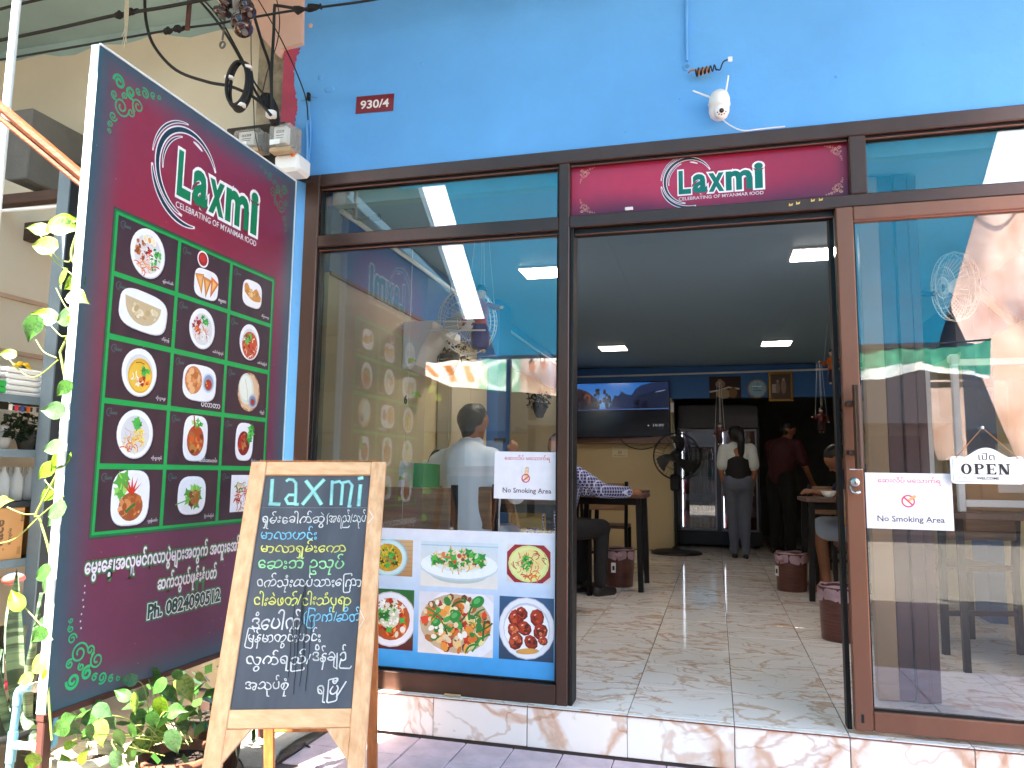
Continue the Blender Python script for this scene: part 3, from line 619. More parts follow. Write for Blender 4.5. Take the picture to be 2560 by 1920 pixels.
def dish(pr, k, u, v, rr):
    r = .079
    if k == 0:
        bowl(pr, u, v, r, r*1.05); scat(pr, u-.01, v-.035, .05, .03, 26, ORG, .009, rr, 'n'); scat(pr, u-.035, v+.005, .024, .035, 14, ['b5622f', 'cf8146', '93481f'], .009, rr); scat(pr, u+.035, v-.015, .022, .04, 18, GRN, .007, rr)
        scat(pr, u+.004, v, .03, .03, 20, WHT, .008, rr, 'n'); scat(pr, u, v+.008, .012, .012, 6, RED, .006, rr)
        for i, c in enumerate(('f3d9b0', 'f0a030', 'f4e2c0')): pr.ellip(u-.02+.02*i, v+.045, .011, .015, 'f6efe2', .3, 12); pr.ellip(u-.02+.02*i, v+.045, .007, .010, c, .3, 10)
    elif k == 1:
        bowl(pr, u+.008, v-.03, .068, .055, pw=.55, deep=.9, inner='ece8ea'); pr.ellip(u-.02, v+.058, .031, .031, 'efe9ea'); pr.ellip(u-.02, v+.058, .025, .025, 'a51d20'); pr.ellip(u-.022, v+.062, .017, .015, 'c43330')
        for i, (x, y, a) in enumerate(((-.028, -.028, .2), (.008, -.035, -.1), (.045, -.03, -.35))):
            w = .024; q = lambda p, s: (u+x+(p*math.cos(a)-s*math.sin(a)), v+y+(p*math.sin(a)+s*math.cos(a)))
            pr.poly([q(-w, .03), q(w, .028), q(.003, -.045)], 'b5651f'); pr.poly([q(-w*.9, .028), q(w*.8, .026), q(.002, -.036)], ('e39a4c', 'd9873a', 'e8762f')[i]); pr.poly([q(-w*.4, .02), q(w*.5, .018), q(.002, -.02)], 'f0b46c')
    elif k == 2:
        bowl(pr, u, v, .066, .055, pw=.6, deep=.88, inner='f0ecee')
        pts = [(u-.055, v+.02)]+[(u-.055+.115*i/10, v+.03+.012*math.sin(i*1.1)-.02*i/10) for i in range(11)]+[(u+.058-.11*i/10, v-.02-.015*math.sin(math.pi*i/10)+.02*i/10) for i in range(11)]
        pr.poly(pts, 'd28e47'); scat(pr, u, v, .045, .016, 12, ['e5ad68', 'c47c38', 'efc183'], .01, rr)
    elif k == 3:
        bowl(pr, u, v, .108, .066, pw=.62, deep=.9, inner='f0edee', rot=-.08)
        pts = [(u-.085+.16*i/10, v+.04-.015*i/10) for i in range(11)]+[(u+.08*math.cos(t)-.003, v+.025+.07*-abs(math.sin(t))) for t in [math.pi*i/12 for i in range(13)]]
        pr.poly(pts, 'c9b08a'); scat(pr, u, v-.005, .06, .025, 16, ['ddcaa6', 'bfa176', 'e6d8b9'], .012, rr)
    elif k == 4:
        bowl(pr, u, v, r*.9, r*.95); scat(pr, u-.03, v+.005, .022, .032, 18, RED, .008, rr, 'l'); scat(pr, u-.005, v-.01, .04, .03, 24, ORG+NOOD, .008, rr, 'n'); scat(pr, u+.02, v-.028, .026, .024, 18, WHT, .008, rr, 'n'); scat(pr, u+.012, v+.035, .022, .014, 10, GRN, .009, rr, 'l')
    elif k == 5:
        bowl(pr, u, v, r*.85, r*.92); pr.ellip(u+.002, v-.012, r*.66, r*.7, 'c4532a'); scat(pr, u, v-.012, .045, .045, 30, WHT+ORG, .007, rr, 'n'); scat(pr, u, v-.01, .04, .04, 14, RED, .006, rr); scat(pr, u-.01, v+.012, .022, .02, 10, GRN, .009, rr, 'l')
    elif k == 6:
        bowl(pr, u, v, r*.98, r*1.0); pr.ellip(u+.003, v-.01, r*.68, r*.72, 'e0a92c'); pr.ellip(u+.003, v-.012, r*.6, r*.63, 'edbd3f'); scat(pr, u-.01, v-.03, .022, .02, 14, WHT+['d9a0a0'], .007, rr, 'n'); scat(pr, u+.022, v-.028, .02, .018, 14, RED+ORG, .007, rr); scat(pr, u+.02, v+.008, .018, .014, 10, GRN, .009, rr, 'l'); pr.ribbon([(u-.02, v+.03), (u, v+.034), (u+.018, v+.03)], .004, '9c5a20')
    elif k == 7:
        bowl(pr, u+.005, v, .092, .066, pw=.62, deep=.92, inner='eeeaf0'); pr.ellip(u-.03, v+.008, .046, .05, 'c97b45'); scat(pr, u-.03, v+.008, .034, .038, 18, ['dd955c', 'b8652f', 'e8ad78'], .012, rr)
        pr.ellip(u+.052, v+.006, .034, .036, 'c7cfe2'); pr.ellip(u+.052, v+.006, .027, .03, '8d96b0'); pr.ellip(u+.052, v, .02, .02, 'a8331c'); scat(pr, u+.052, v, .014, .014, 6, RED+YEL, .004, rr)
    elif k == 8:
        for i in range(26): t = i*.2417; pr.ellip(u+.068*math.cos(t), v+.072*math.sin(t), .012, .006, ('c9966c', 'b47d55', 'dcb48e')[i % 3], t+1.57, 8)
        pr.ellip(u, v, .066, .07, 'dcb690'); pr.ellip(u-.018, v+.01, .05, .062, 'd8d8c8', .2); pr.ellip(u-.022, v+.014, .04, .05, 'e8e8da', .2); pr.ribbon([(u-.03, v+.05), (u-.01, v), (u-.005, v-.04)], .003, 'bdbd9c'); pr.ellip(u+.028, v-.035, .028, .028, 'aab6c8'); pr.ellip(u+.028, v-.035, .021, .021, '77839b'); pr.ellip(u+.028, v-.038, .013, .013, 'a8331c')
    elif k == 9:
        bowl(pr, u, v, r, r*1.0); scat(pr, u-.015, v-.03, .035, .025, 26, ORG+YEL, .009, rr, 'n'); scat(pr, u+.018, v-.012, .028, .03, 26, YEL+['f7e08a'], .009, rr, 'n'); scat(pr, u-.025, v, .02, .016, 10, ['c8b8b0', 'ddd0c8'], .007, rr, 'n'); scat(pr, u+.005, v+.035, .022, .016, 14, GRN, .01, rr, 'l')
    elif k == 10:
        bowl(pr, u, v, .066, .082, pw=.6, deep=.9, inner='efeaec'); pr.ellip(u, v-.008, .046, .055, 'b5481c'); scat(pr, u, v-.01, .034, .042, 30, ORG+BRN, .012, rr); scat(pr, u+.01, v+.055, .03, .014, 12, GRN+['b8d87a'], .01, rr, 'l'); pr.ribbon([(u-.016, v+.08), (u-.008, v+.03)], .006, 'b3301c')
    elif k == 11:
        bowl(pr, u, v, .058, .075, pw=.6, deep=.9, inner='efeaec'); pr.ellip(u-.004, v-.006, .04, .048, '7c1a18'); scat(pr, u-.004, v-.008, .028, .034, 26, RED+BRN, .011, rr); scat(pr, u+.035, v+.035, .022, .032, 14, GRN, .014, rr, 'l')
    elif k == 12:
        bowl(pr, u, v, .082, .088, pw=.62, deep=.9, inner='eeeaec'); scat(pr, u-.04, v+.035, .022, .035, 14, ['7cc04a', '9dd264', '5aa63a'], .016, rr, 'l'); pr.ellip(u+.002, v-.028, .052, .045, '9c5a2a'); scat(pr, u, v-.028, .042, .036, 30, ['c06a34', 'd88a50', 'a34f24', 'e8a070'], .013, rr)
        for a in (-1.0, -.5, 0, .5, 1.0): pr.poly([(u-.006, v+.012), (u+.05*math.sin(a), v+.022+.048*math.cos(a)), (u+.008, v+.012)], 'd8341e')
        pr.ribbon([(u-.02, v-.045), (u, v-.03), (u+.02, v-.02)], .01, '2f6f2c')
    elif k == 13:
        bowl(pr, u, v, .075, .068, pw=.66, deep=.86, inner='eeeaec'); scat(pr, u+.005, v-.005, .04, .036, 16, ['7cc04a', '9dd264', '4f9a32'], .016, rr, 'l'); scat(pr, u+.006, v-.004, .028, .024, 18, BRN, .012, rr); pr.ribbon([(u-.085, v-.03), (u, v-.01)], .004, '6da043')
    else:
        pr.rect(u-.07, v-.07, u+.075, v+.072, 'efe9ea'); scat(pr, u, v-.01, .04, .05, 34, ORG+RED, .011, rr, 'n'); scat(pr, u-.005, v+.03, .035, .02, 18, NOOD+GRN, .009, rr, 'n')
def logo(pr, u, v, w, h, dark='1d3440', green='117a4d', tagc='e8e4e6', arcs=True, k=1.):
    """green outlined wordmark with a swoosh of arcs, and the line under it"""
    cx, cy, r = u+.12*w, v+h*.55, h*.95*k
    if arcs:
        for (rad, a0, a1, wd, inn) in ((1.0, 25, 262, .115, 1), (1.16, 96, 175, .05, 1), (1.16, 188, 285, .10, 1), (.84, 110, 190, .05, 1), (.84, 62, 85, .04, 0)):
            a0, a1 = math.radians(a0), math.radians(a1); n = 34
            pts = [(cx+r*rad*math.cos(a0+(a1-a0)*i/n), cy+r*rad*math.sin(a0+(a1-a0)*i/n)) for i in range(n+1)]
            f = lambda t, w_: w_*math.sin(math.pi*(.04+.92*t))**.6
            pr.ribbon(pts, lambda t: f(t, h*wd*1.35)+h*.012, 'e6dfe4')
            if inn: pr.ribbon(pts[1:-1], lambda t: f(t, h*wd)-h*.01, dark)
    G = (('L', 0, .15, 1.), ('a', .17, .345, .8), ('x', .36, .545, .79), ('m', .565, .875, .81), ('i', .90, 1.0, 1.06))
    for off, col, d in ((.082, 'f2ecef', 0), (.035, green, 0)):
        for ch, a, b_, hh in G:
            q = textpoly(ch, .035)[0]; fit = (min(p[0] for p in q), max(p[0] for p in q), min(p[1] for p in q), max(p[1] for p in q))
            pr.text(ch, u+w*a+h*d, v-h*d, h*hh, w*(b_-a), col, off if off > .04 else .035, fit=fit)
    if tagc: pr.text('CELEBRATING OF MYANMAR fOOD', u, v-h*.265, h*.135, w, tagc, .004)
def ornament(pr, u, v, s, su, sv, col, w=.004):
    """scroll corner: spirals of different size; su, sv = direction into the panel"""
    for (x, y, r, a, t, ww) in ((.28, .62, .16, 0, 1.6, 1.), (.62, .45, .13, 2, 1.5, 1.), (.45, .30, .10, 1, 1.4, 1.5), (.20, .25, .12, 3, 1.5, 1.6), (.75, .16, .09, 4, 1.5, 1.), (.93, .10, .06, 1, 1.3, .8), (1.08, .07, .045, 2, 1.2, .7), (.13, .85, .08, 0, 1.4, .8), (.09, 1.0, .055, 2, 1.3, .7), (.08, 1.12, .04, 3, 1.2, .6), (.48, .62, .08, 5, 1.3, .9), (.33, .42, .06, 2, 1.3, .9), (.60, .20, .06, .5, 1.3, .9), (.12, .5, .07, 1, 1.4, .9)):
        pts = []
        for i in range(26):
            q = i/25; ang = a+t*6.283*q; rad = r*s*(1-.78*q); pts.append((u+su*(x*s+rad*math.cos(ang)), v+sv*(y*s+rad*math.sin(ang))))
        pr.ribbon(pts, w*ww, col)

# ------------------------------------------------- tall menu light box, square to the shop front
Y0, Y1, Z0, Z1, XS = -1.336, -.211, .412, 2.385, -1.8
T = thing('menu_sign', 'tall maroon menu lightbox sign with fifteen dishes at right angles to the shop', 'sign', (XS-.015, -.77, 0))
MB().box((XS-.030, Y0+.0005, Z0), (XS-.0008, Y1, Z1), .001).build('box', M_WMETAL, T)
for (y, n) in ((Y0+.018, 'post'), (Y1-.03, 'post')): MB().box((XS-.029, y-.016, -.018), (XS-.003, y+.016, Z0-.0185), .003).build(n, mat('rusty_brown_steel', '55302a', .6, var=.3, scale=9, metal=.2), T)
MB().box((XS-.030, Y0-.0015, Z0+.002), (XS-.003, Y0-.0001, Z1-.002)).build('edge_strip', M_WMETAL, T)
MB().box((XS-.03, Y0-.0001, Z0-.018), (XS-.004, Y1, Z0-.0005)).build('bottom_rail', MATS['rusty_brown_steel'], T)
pr = PR((XS, Y0, Z0), (0, 1, 0), (0, 0, 1), .00002); Wd, Hh = Y1-Y0, Z1-Z0
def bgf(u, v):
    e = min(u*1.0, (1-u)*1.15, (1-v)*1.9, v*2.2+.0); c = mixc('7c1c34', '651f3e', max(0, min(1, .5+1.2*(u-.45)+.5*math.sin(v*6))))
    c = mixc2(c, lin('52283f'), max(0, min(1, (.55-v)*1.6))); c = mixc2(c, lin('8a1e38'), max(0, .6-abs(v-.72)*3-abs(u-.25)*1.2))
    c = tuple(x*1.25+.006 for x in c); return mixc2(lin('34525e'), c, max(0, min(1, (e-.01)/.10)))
def mixc2(a, b, t): return tuple(x+(y-x)*t for x, y in zip(a, b))
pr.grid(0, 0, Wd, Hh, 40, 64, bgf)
W2 = lambda y, z: (y-Y0, z-Z0)
g0 = W2(-1.222, .892); g1 = W2(-.345, 1.893)
for k, (o_, c) in enumerate(((.012, '3d3f3a'), (.007, '1f6a3a'), (0, '12a04a'))): pr.rect(g0[0]-o_, g0[1]-o_, g1[0]+o_, g1[1]+o_, c)
cu = [(-1.212, -.938), (-.922, -.644), (-.628, -.355)]; cz = [(1.703, 1.884), (1.506, 1.687), (1.306, 1.488), (1.106, 1.289), (.901, 1.089)]
caps = ['မုန့်ဟင်းခါး', 'စမူဆာ', 'အီကြာကွေး', 'ဘိန်းမုန့်', 'ခေါက်ဆွဲသုပ်', 'ခေါက်ဆွဲပြုတ်', 'တို့ဟူးနွေး', 'ပလာတာ', 'တိုရှည်', 'တို့ဟူးသုပ်', 'ဆိတ်သားဟင်း', 'ကြက်သားဟင်း', 'ပုစွန်ဟင်း', 'ကြက်ကြော်', 'ဟင်းရည်']
k = 0; KB = pr.k
for r_, (za, zb) in enumerate(cz):
    for c_, (ya, yb) in enumerate(cu):
        pr.k = KB; u0, v0 = W2(ya, za); u1, v1 = W2(yb, zb); rr = random.Random(k+5)
        pr.grid(u0, v0, u1, v1, 7, 2, lambda a, b_, rr=rr: mixc('38222e', '4a2e36', rr.random()*.8))
        pr.ribbon([(u0+.003+.026*1, v1-.024)]*1+[(u0+.024+.012*math.cos(t), v1-.025+.012*math.sin(t)) for t in [1+.3*i for i in range(14)]], .003, '4f5a5c')
        pr.text('Laxmi', u0+.024, v1-.032, .012, .03, '46605a', .05, 1)
        dish(pr, k, (u0+u1)/2+(.012 if k in (8,) else 0), (v0+v1)/2+.004, rr)
        if k < 14: pr.text(caps[k], u1-.012, v0+.012, .017, None, 'e6dcdc', .012, 1, align='r')
        k += 1
pr.k = KB; logo(pr, *W2(-.963, 2.042), .478, .166)
for body, y, z, w, h in (("မွေးနေ့၊အလှူမင်္ဂလာပွဲများအတွက် အထူးအော်ဒါလက်ခံ", -1.238, .752, .90, .088), ("ဆက်သွယ်ဖုန်းနံပတ်", -.928, .665, .31, .085)):
    pr.k = KB; u, v = W2(y, z); b = textpoly(body.replace('\u1039', ''), .03, 2)[0]; fit = (min(p[0] for p in b), max(p[0] for p in b), min(p[1] for p in b), max(p[1] for p in b)); bd = body.replace('\u1039', '')
    pr.text(bd, u, v, h, w, '6e2038', .2, 2, fit=fit); pr.text(bd, u, v, h, w, '3f7a48', .13, 2, fit=fit); pr.text(bd, u, v, h, w, 'eedde2', .03, 2, fit=fit)
pr.k = KB; u, v = W2(-.965, .602); b = textpoly('Ph. 0824090512', .03, 2)[0]; fit = (min(p[0] for p in b), max(p[0] for p in b), min(p[1] for p in b), max(p[1] for p in b))
pr.text('Ph. 0824090512', u, v, .05, .375, '1f7a44', .16, 2, fit=fit); pr.text('Ph. 0824090512', u, v, .05, .375, 'efe6e8', .085, 2, fit=fit); pr.text('Ph. 0824090512', u, v, .05, .375, '15492f', .035, 2, fit=fit)
pr.k = KB; ornament(pr, *W2(-1.29, 2.355), .2, 1, -1, '2c9a62', .0055); ornament(pr, *W2(-.262, 2.355), .2, -1, -1, '247a58', .0045); ornament(pr, *W2(-1.29, .432), .2, 1, 1, '1fae68', .0055); ornament(pr, *W2(-.262, .432), .2, -1, 1, '247a58', .0045)
rr = random.Random(3)
for i in range(40): pr.k = 150; a = rr.random()*Wd; z = rr.random()*Hh; pr.ellip(a, z, .0012, .0012, 'cfc4c8', 0, 5)
for i in range(7): pr.k = 40+i; pr.ellip(.10+rr.uniform(-.004, .004), .335-.02*i, .0028, .0035, 'd8ccd0', 0, 5)
pr.build('print', PRINT, T)
# trims round the face
MB().box((XS-.003, Y0, Z1-.0055), (XS+.004, Y1, Z1+.001)).build('edge_strip', M_WMETAL, T); MB().box((XS-.003, Y1-.004, Z0), (XS+.004, Y1+.0005, Z1-.006)).build('edge_strip', M_WMETAL, T)
MB().box((XS-.003, Y0, Z0-.0005), (XS+.004, Y1-.005, Z0+.003)).build('edge_strip', MATS['rusty_brown_steel'], T)

# ------------------------------------------------- header lightbox over the door
T = thing('header_sign', 'red header sign with green lettering above the open doorway', 'sign', (0, .03, 2.2))
pr = PR((-.5905, .0395, 2.2015), (1, 0, 0), (0, 0, 1))
def hb(u, v):
    c = mixc('8f1a3c', 'b5294c', .5+.5*math.sin(u*4+.6)*math.cos((v-.5)*2)); c = mixc2(c, lin('5c1d3e'), max(0, min(1, (.38-v)*2.2+.25*math.sin(u*9))))
    return mixc2(c, lin('7c0f2a'), max(0, (v-.8)*3))
pr.grid(0, 0, 1.1215, .237, 40, 8, hb)
logo(pr, .4595, .068, .34, .103, green='0d6b5c', tagc='e4d8de')
for (u, v, su, sv) in ((.035, .225, 1, -1), (1.105, .225, -1, -1), (.035, .012, 1, 1), (1.105, .012, -1, 1)): ornament(pr, u, v, .062, su, sv, 'd9a08c', .0016)
pr.build('print', PRINT, T); MB().box((-.591, .0396, 2.2005), (.5315, .06, 2.4395)).build('backing', M_BLACK, T)

# ------------------------------------------------- vinyl poster along the foot of the left window
T = thing('food_poster', 'blue and white vinyl food poster covering the foot of the left window', 'poster', (-1.2, .028, .25))
pr = PR((-1.8042, .0345, .2425), (1, 0, 0), (0, 0, 1), .00001); PX0, PZ0 = -1.8042, .2425
def pb(u, v):
    return mixc('3fa0e0', 'dfe6f0', max(0, min(1, (v-.12)*1.55))) if v < .9 else mixc('dfe6f0', 'e9e6ee', (v-.9)*10)
pr.grid(0, 0, 1.163, .601, 10, 24, pb)
def ph(x0, x1, z0, z1, col, col2=None, n=6):
    u0, v0, u1, v1 = x0-PX0, z0-PZ0, x1-PX0, z1-PZ0; c2 = col2 or col; pr.k = 2; pr.grid(u0, v0, u1, v1, 1, n, lambda a, b_: mixc(col, c2, b_)); return u0, v0, u1, v1
class Clip:
    """draws only inside a rectangle"""
    def __init__(s, pr, b): s.pr = pr; s.b = b
    def poly(s, pts, col):
        for ax, lim, sg in ((0, s.b[0], 1), (0, s.b[2], -1), (1, s.b[1], 1), (1, s.b[3], -1)):
            out = []
            for i, p in enumerate(pts):
                q = pts[i-1]; a = (p[ax]-lim)*sg; b_ = (q[ax]-lim)*sg
                if (a >= 0) != (b_ >= 0): t = b_/(b_-a); out.append((q[0]+(p[0]-q[0])*t, q[1]+(p[1]-q[1])*t))
                if a >= 0: out.append(p)
            pts = out
            if len(pts) < 3: return s
        s.pr.poly(pts, col); return s
    def rect(s, a, b_, c, d, col): return s.poly([(a, b_), (c, b_), (c, d), (a, d)], col)
    def ribbon(s, pts, w, col): 
        for i in range(len(pts)-1):
            (a, b_), (c, d) = pts[i], pts[i+1]; l = math.hypot(c-a, d-b_) or 1; nx, ny = -(d-b_)/l*w/2, (c-a)/l*w/2
            s.pr.k -= 1; s.poly([(a+nx, b_+ny), (c+nx, d+ny), (c-nx, d-ny), (a-nx, b_-ny)], col)
            if s.pr.k < 1: s.pr.k = 1
        s.pr.k += 1; return s
    def ellip(s, u, v, a, b, col, rot=0., n=20, pw=1.):
        pts = []
        for i in range(n):
            t = 2*math.pi*i/n; ct, st = math.cos(t), math.sin(t); x = a*math.copysign(abs(ct)**pw, ct); y = b*math.copysign(abs(st)**pw, st)
            pts.append((u+x*math.cos(rot)-y*math.sin(rot), v+x*math.sin(rot)+y*math.cos(rot)))
        return s.poly(pts, col)
rr = random.Random(11)
for xx in (-1.62,):
    b = ph(xx, -1.288, .637, .794, 'b98a5c', 'd2ab7c'); c = Clip(pr, b)
    for i in range(9): c.ribbon([(b[0], b[1]+.018*i), (b[2], b[1]+.018*i+.004)], .0012, '9c6f45')
    u, v = -1.405-PX0, .715-PZ0; c.ellip(u, v, .094, .085, '8fb6c4'); c.ellip(u, v, .089, .08, 'b9dbe2'); c.ellip(u, v, .083, .074, 'd4e8ea'); c.ellip(u, v, .068, .06, 'c79a2a')
    scat(c, u, v, .06, .052, 50, YEL, .011, rr, 'n'); scat(c, u, v, .05, .04, 40, BRN+GRN+['3c3a14'], .009, rr, 'l')
    b = ph(xx, -1.276, .325, .58, '5c1420', '1f6a34', 2); c = Clip(pr, b); u, v = -1.385-PX0, .452-PZ0
    c.ellip(u, v, .122, .118, 'c9c6cc'); c.ellip(u, v, .117, .113, 'eceaf0'); c.ellip(u, v, .092, .09, 'b5562a'); scat(c, u, v, .08, .076, 60, RED+ORG+['e8d8c0'], .012, rr); scat(c, u, v+.05, .07, .03, 26, WHT+['cfe0b8'], .011, rr, 'l')
    c.ellip(u-.005, v+.005, .048, .045, 'd8d4b8'); scat(c, u-.005, v+.005, .04, .038, 46, WHT+['cdd6a0'], .007, rr); scat(c, u, v, .07, .06, 16, GRN, .013, rr, 'l'); c.ellip(u+.06, v-.04, .013, .013, 'f2e8e0')
b = ph(-1.25, -.90, .602, .793, 'e8e4dc', 'cfdde6'); c = Clip(pr, b); u, v = -1.075-PX0, .70-PZ0
c.rect(b[0], b[3]-.018, b[2], b[3]-.014, '9fc0d8'); c.ellip(u, v-.032, .14, .05, 'b8c6c4'); c.ellip(u, v-.008, .178, .062, 'c2d2dc'); c.ellip(u, v-.004, .176, .058, 'eef4f8'); c.ellip(u, v+.012, .13, .045, 'dfe9f0')
scat(c, u, v+.018, .12, .04, 120, NOOD+['e9d9a0', 'd9c98a'], .013, rr, 'n'); scat(c, u, v+.018, .12, .038, 30, ['c8502c', 'e07a4c', '8a4a2c'], .008, rr); scat(c, u, v+.02, .12, .036, 34, GRN+['178a3a'], .013, rr, 'l'); scat(c, u-.1, v+.015, .02, .02, 7, GRN, .013, rr, 'l'); c.ribbon([(u-.07, v+.03), (u-.03, v+.026)], .007, 'd86a4a')
b = ph(-.86, -.672, .637, .794, 'd8d4d0', 'e2dedc'); c = Clip(pr, b); u, v = -.766-PX0, .715-PZ0
c.poly([(u-.095, v+.045), (u-.06, v+.078), (u+.065, v+.078), (u+.095, v+.05), (u+.095, v-.05), (u+.06, v-.078), (u-.06, v-.078), (u-.095, v-.045)], '9c2838'); c.ellip(u, v, .088, .076, 'd9e08a'); c.ellip(u, v, .08, .068, 'e4e69c'); c.ellip(u+.01, v+.01, .06, .05, 'ead78c')
scat(c, u-.01, v-.01, .06, .045, 40, ['c24a3c', '8f3a44', 'd86a3c', 'efe0c0'], .009, rr, 'n'); scat(c, u-.01, v, .02, .035, 16, GRN, .009, rr, 'l'); scat(c, u+.02, v-.05, .035, .012, 10, ORG, .012, rr, 'n'); scat(c, u+.05, v+.03, .025, .03, 10, ['b8401c', '7a2018'], .008, rr, 'n')
b = ph(-1.253, -.916, .322, .579, 'e2dcd8', 'dcdce6'); c = Clip(pr, b); u, v = -1.085-PX0, .452-PZ0
c.ellip(u+.03, v, .175, .15, 'eceaf2'); c.ellip(u, v, .162, .122, 'c8b090'); scat(c, u, v, .15, .112, 60, ['8a4a24', '6a3418', 'a8642f'], .018, rr); scat(c, u, v, .15, .112, 40, ['e8e0a0', 'f0e6c0', 'd9cf8a', 'e9c98a'], .017, rr); scat(c, u, v, .15, .11, 30, ['c8341e', 'e0482a', 'b02a18'], .015, rr, 'q'); scat(c, u, v, .145, .11, 26, ['e8923a', 'f0a850', 'd8702a'], .018, rr)
scat(c, u, v, .15, .11, 26, ['1f7a34', '2f8f3a', '145c28'], .02, rr, 'n'); scat(c, u, v, .14, .1, 18, ['2c7f3a', '3fa04a'], .017, rr); scat(c, u, v, .15, .11, 22, ['f2e6d8', 'e8d0b0', 'f6f0e8'], .012, rr)
for (dx, dy, s) in ((.0, .03, .026), (.1, .095, .028), (-.085, .0, .02)): c.ellip(u+dx, v+dy, s*1.1, s*.8, '1f8a3a', .6); c.ellip(u+dx-.004, v+dy+.004, s*.6, s*.4, '54b464', .6)
b = ph(-.89, -.656, .322, .578, '24405c', '2f5a80'); c = Clip(pr, b); u, v = -.772-PX0, .452-PZ0
c.ellip(u, v, .121, .126, 'b8bcc8'); c.ellip(u, v, .118, .122, 'e6e8ee'); c.ellip(u, v, .1, .104, 'c6cad6'); c.ellip(u, v-.004, .096, .098, 'f2f2f6'); 
for (dx, dy, s) in ((-.045, .04, .036), (-.01, .0, .034), (.045, .045, .036), (.06, -.01, .034), (-.055, -.01, .03), (-.045, -.055, .036), (.02, -.055, .032), (-.02, .06, .028), (.07, -.045, .022)):
    c.ellip(u+dx, v+dy, s, s*.85, '6e1a0c', rr.random()*3, 9); c.ellip(u+dx-.003, v+dy+.004, s*.86, s*.7, 'a8331a', rr.random()*3, 8); scat(c, u+dx, v+dy, s*.6, s*.5, 8, ['c2502a', '8f2410', 'd87848', '5c1408'], .009, rr); c.ellip(u+dx-.008, v+dy+.012, .006, .003, 'f0c0a8', .5, 6)
c.ellip(u+.005, v-.092, .05, .012, 'd9a050', .1)
pr.build('print', PRINT, T)
MB().box((-1.8042, .0347, .2425), (-.6412, .0349, .8435)).build('vinyl_backing', M_WHITE, T)

# ------------------------------------------------- paper notices
def cigno(pr, u, v, r, style):
    if style == 0:
        pr.ellip(u+.004, v+.018, r*.42, r*1.0, 'd98a5c', -.1, 14, .7); pr.ellip(u+.004, v+.02, r*.34, r*.92, 'efcfa4', -.1, 14, .7); pr.rect(u-.006, v-.02, u+.012, v, 'f0c890'); pr.ellip(u+.002, v+.032, .0016, .0022, '5a3a2a', 0, 6); pr.ellip(u+.009, v+.032, .0016, .0022, '5a3a2a', 0, 6); pr.ribbon([(u+.001, v+.02), (u+.006, v+.018), (u+.011, v+.02)], .0012, '8a3a2a')
        pr.ribbon([(u-.018+.003*math.sin(i), v+.005+.004*i) for i in range(9)], .0012, 'cfc6c6')
        pr.ring(u, v-.012, r*.82, .005, 'cf5560'); pr.ribbon([(u-r*.55, v-.012-r*.45), (u+r*.6, v-.012+r*.4)], .005, 'cf5560')
    else:
        pr.ellip(u+.012, v+.010, .016, .006, 'e8b47c', .6, 8, .4); pr.ribbon([(u-.03, v-.022), (u-.034, v-.01), (u-.03, v+.004)], .001, 'c8c0c0'); pr.ring(u, v, r, .0055, 'd8485c'); pr.ribbon([(u-r*.7, v+r*.7), (u+r*.7, v-r*.7)], .006, 'd8485c'); pr.ellip(u+.016, v+.014, .012, .005, 'e8a868', .6, 8, .4)
def notice(x0, x1, z0, z1, y, style, label, rot=0., nm='notice'):
    T = thing(nm, label, 'notice', ((x0+x1)/2, y, z0), 0, 'no smoking notices'); c, s = math.cos(rot), math.sin(rot)
    pr = PR((x0, y-.0012, z0), (c, 0, s), (-s, 0, c)); w, h = x1-x0, z1-z0
    pr.rect(0, 0, w, h, 'ece6ea'); pr.text('ဆေးလိပ် မသောက်ရ', w*.16, h*.78, h*.155, w*.72, 'd0586c', .012, 2); cigno(pr, w*.5, h*.50, .02*h/.2, style)
    pr.text('No Smoking Area', w*.14, h*.10, h*.135, w*.76, '55484e', .012, 2)
    # slab feet of the serif letters
    for a in (.155, .19, .33, .52, .60, .715, .755, .80): pr.rect(w*a, h*.128, w*a+w*.02, h*.135, '55484e')
    pr.build('print', PAPER, T); MB().box((0, 0, 0), (w, .0009, h), 0, Matrix.Translation((x0, y-.0011, z0)) @ Matrix.Rotation(-rot, 4, 'Y')).build('paper', M_WHITE, T)
notice(-.922, -.6425, .984, 1.184, .0335, 0, 'white no smoking notice with a cigarette figure on the left shop window', -.008)
notice(.5365, .833, .906, 1.112, .0045, 1, 'white no smoking notice with a red ring stuck on the sliding glass door', -.004)
T = thing('notice', 'small no smoking notice on the back wall below the television', 'notice', (-1.17, 6.498, 1.31), 0, 'no smoking notices')
pr = PR((-1.265, 6.4965, 1.305), (1, 0, 0), (0, 0, 1)); pr.rect(0, 0, .19, .14, 'd8d0ae'); pr.text('ဆေးလိပ် မသောက်ရ', .02, .11, .02, .15, '8a6a50', .01, 1); pr.ring(.095, .06, .02, .006, 'a8603c'); pr.ribbon([(.08, .05), (.11, .07)], .006, 'a8603c'); pr.text('No Smoking Area', .02, .01, .016, .15, '6a5a48', .02, 1); pr.build('print', PAPER, T); MB().box((-1.265, 6.4967, 1.305), (-1.075, 6.4985, 1.445)).build('paper', M_WHITE, T)

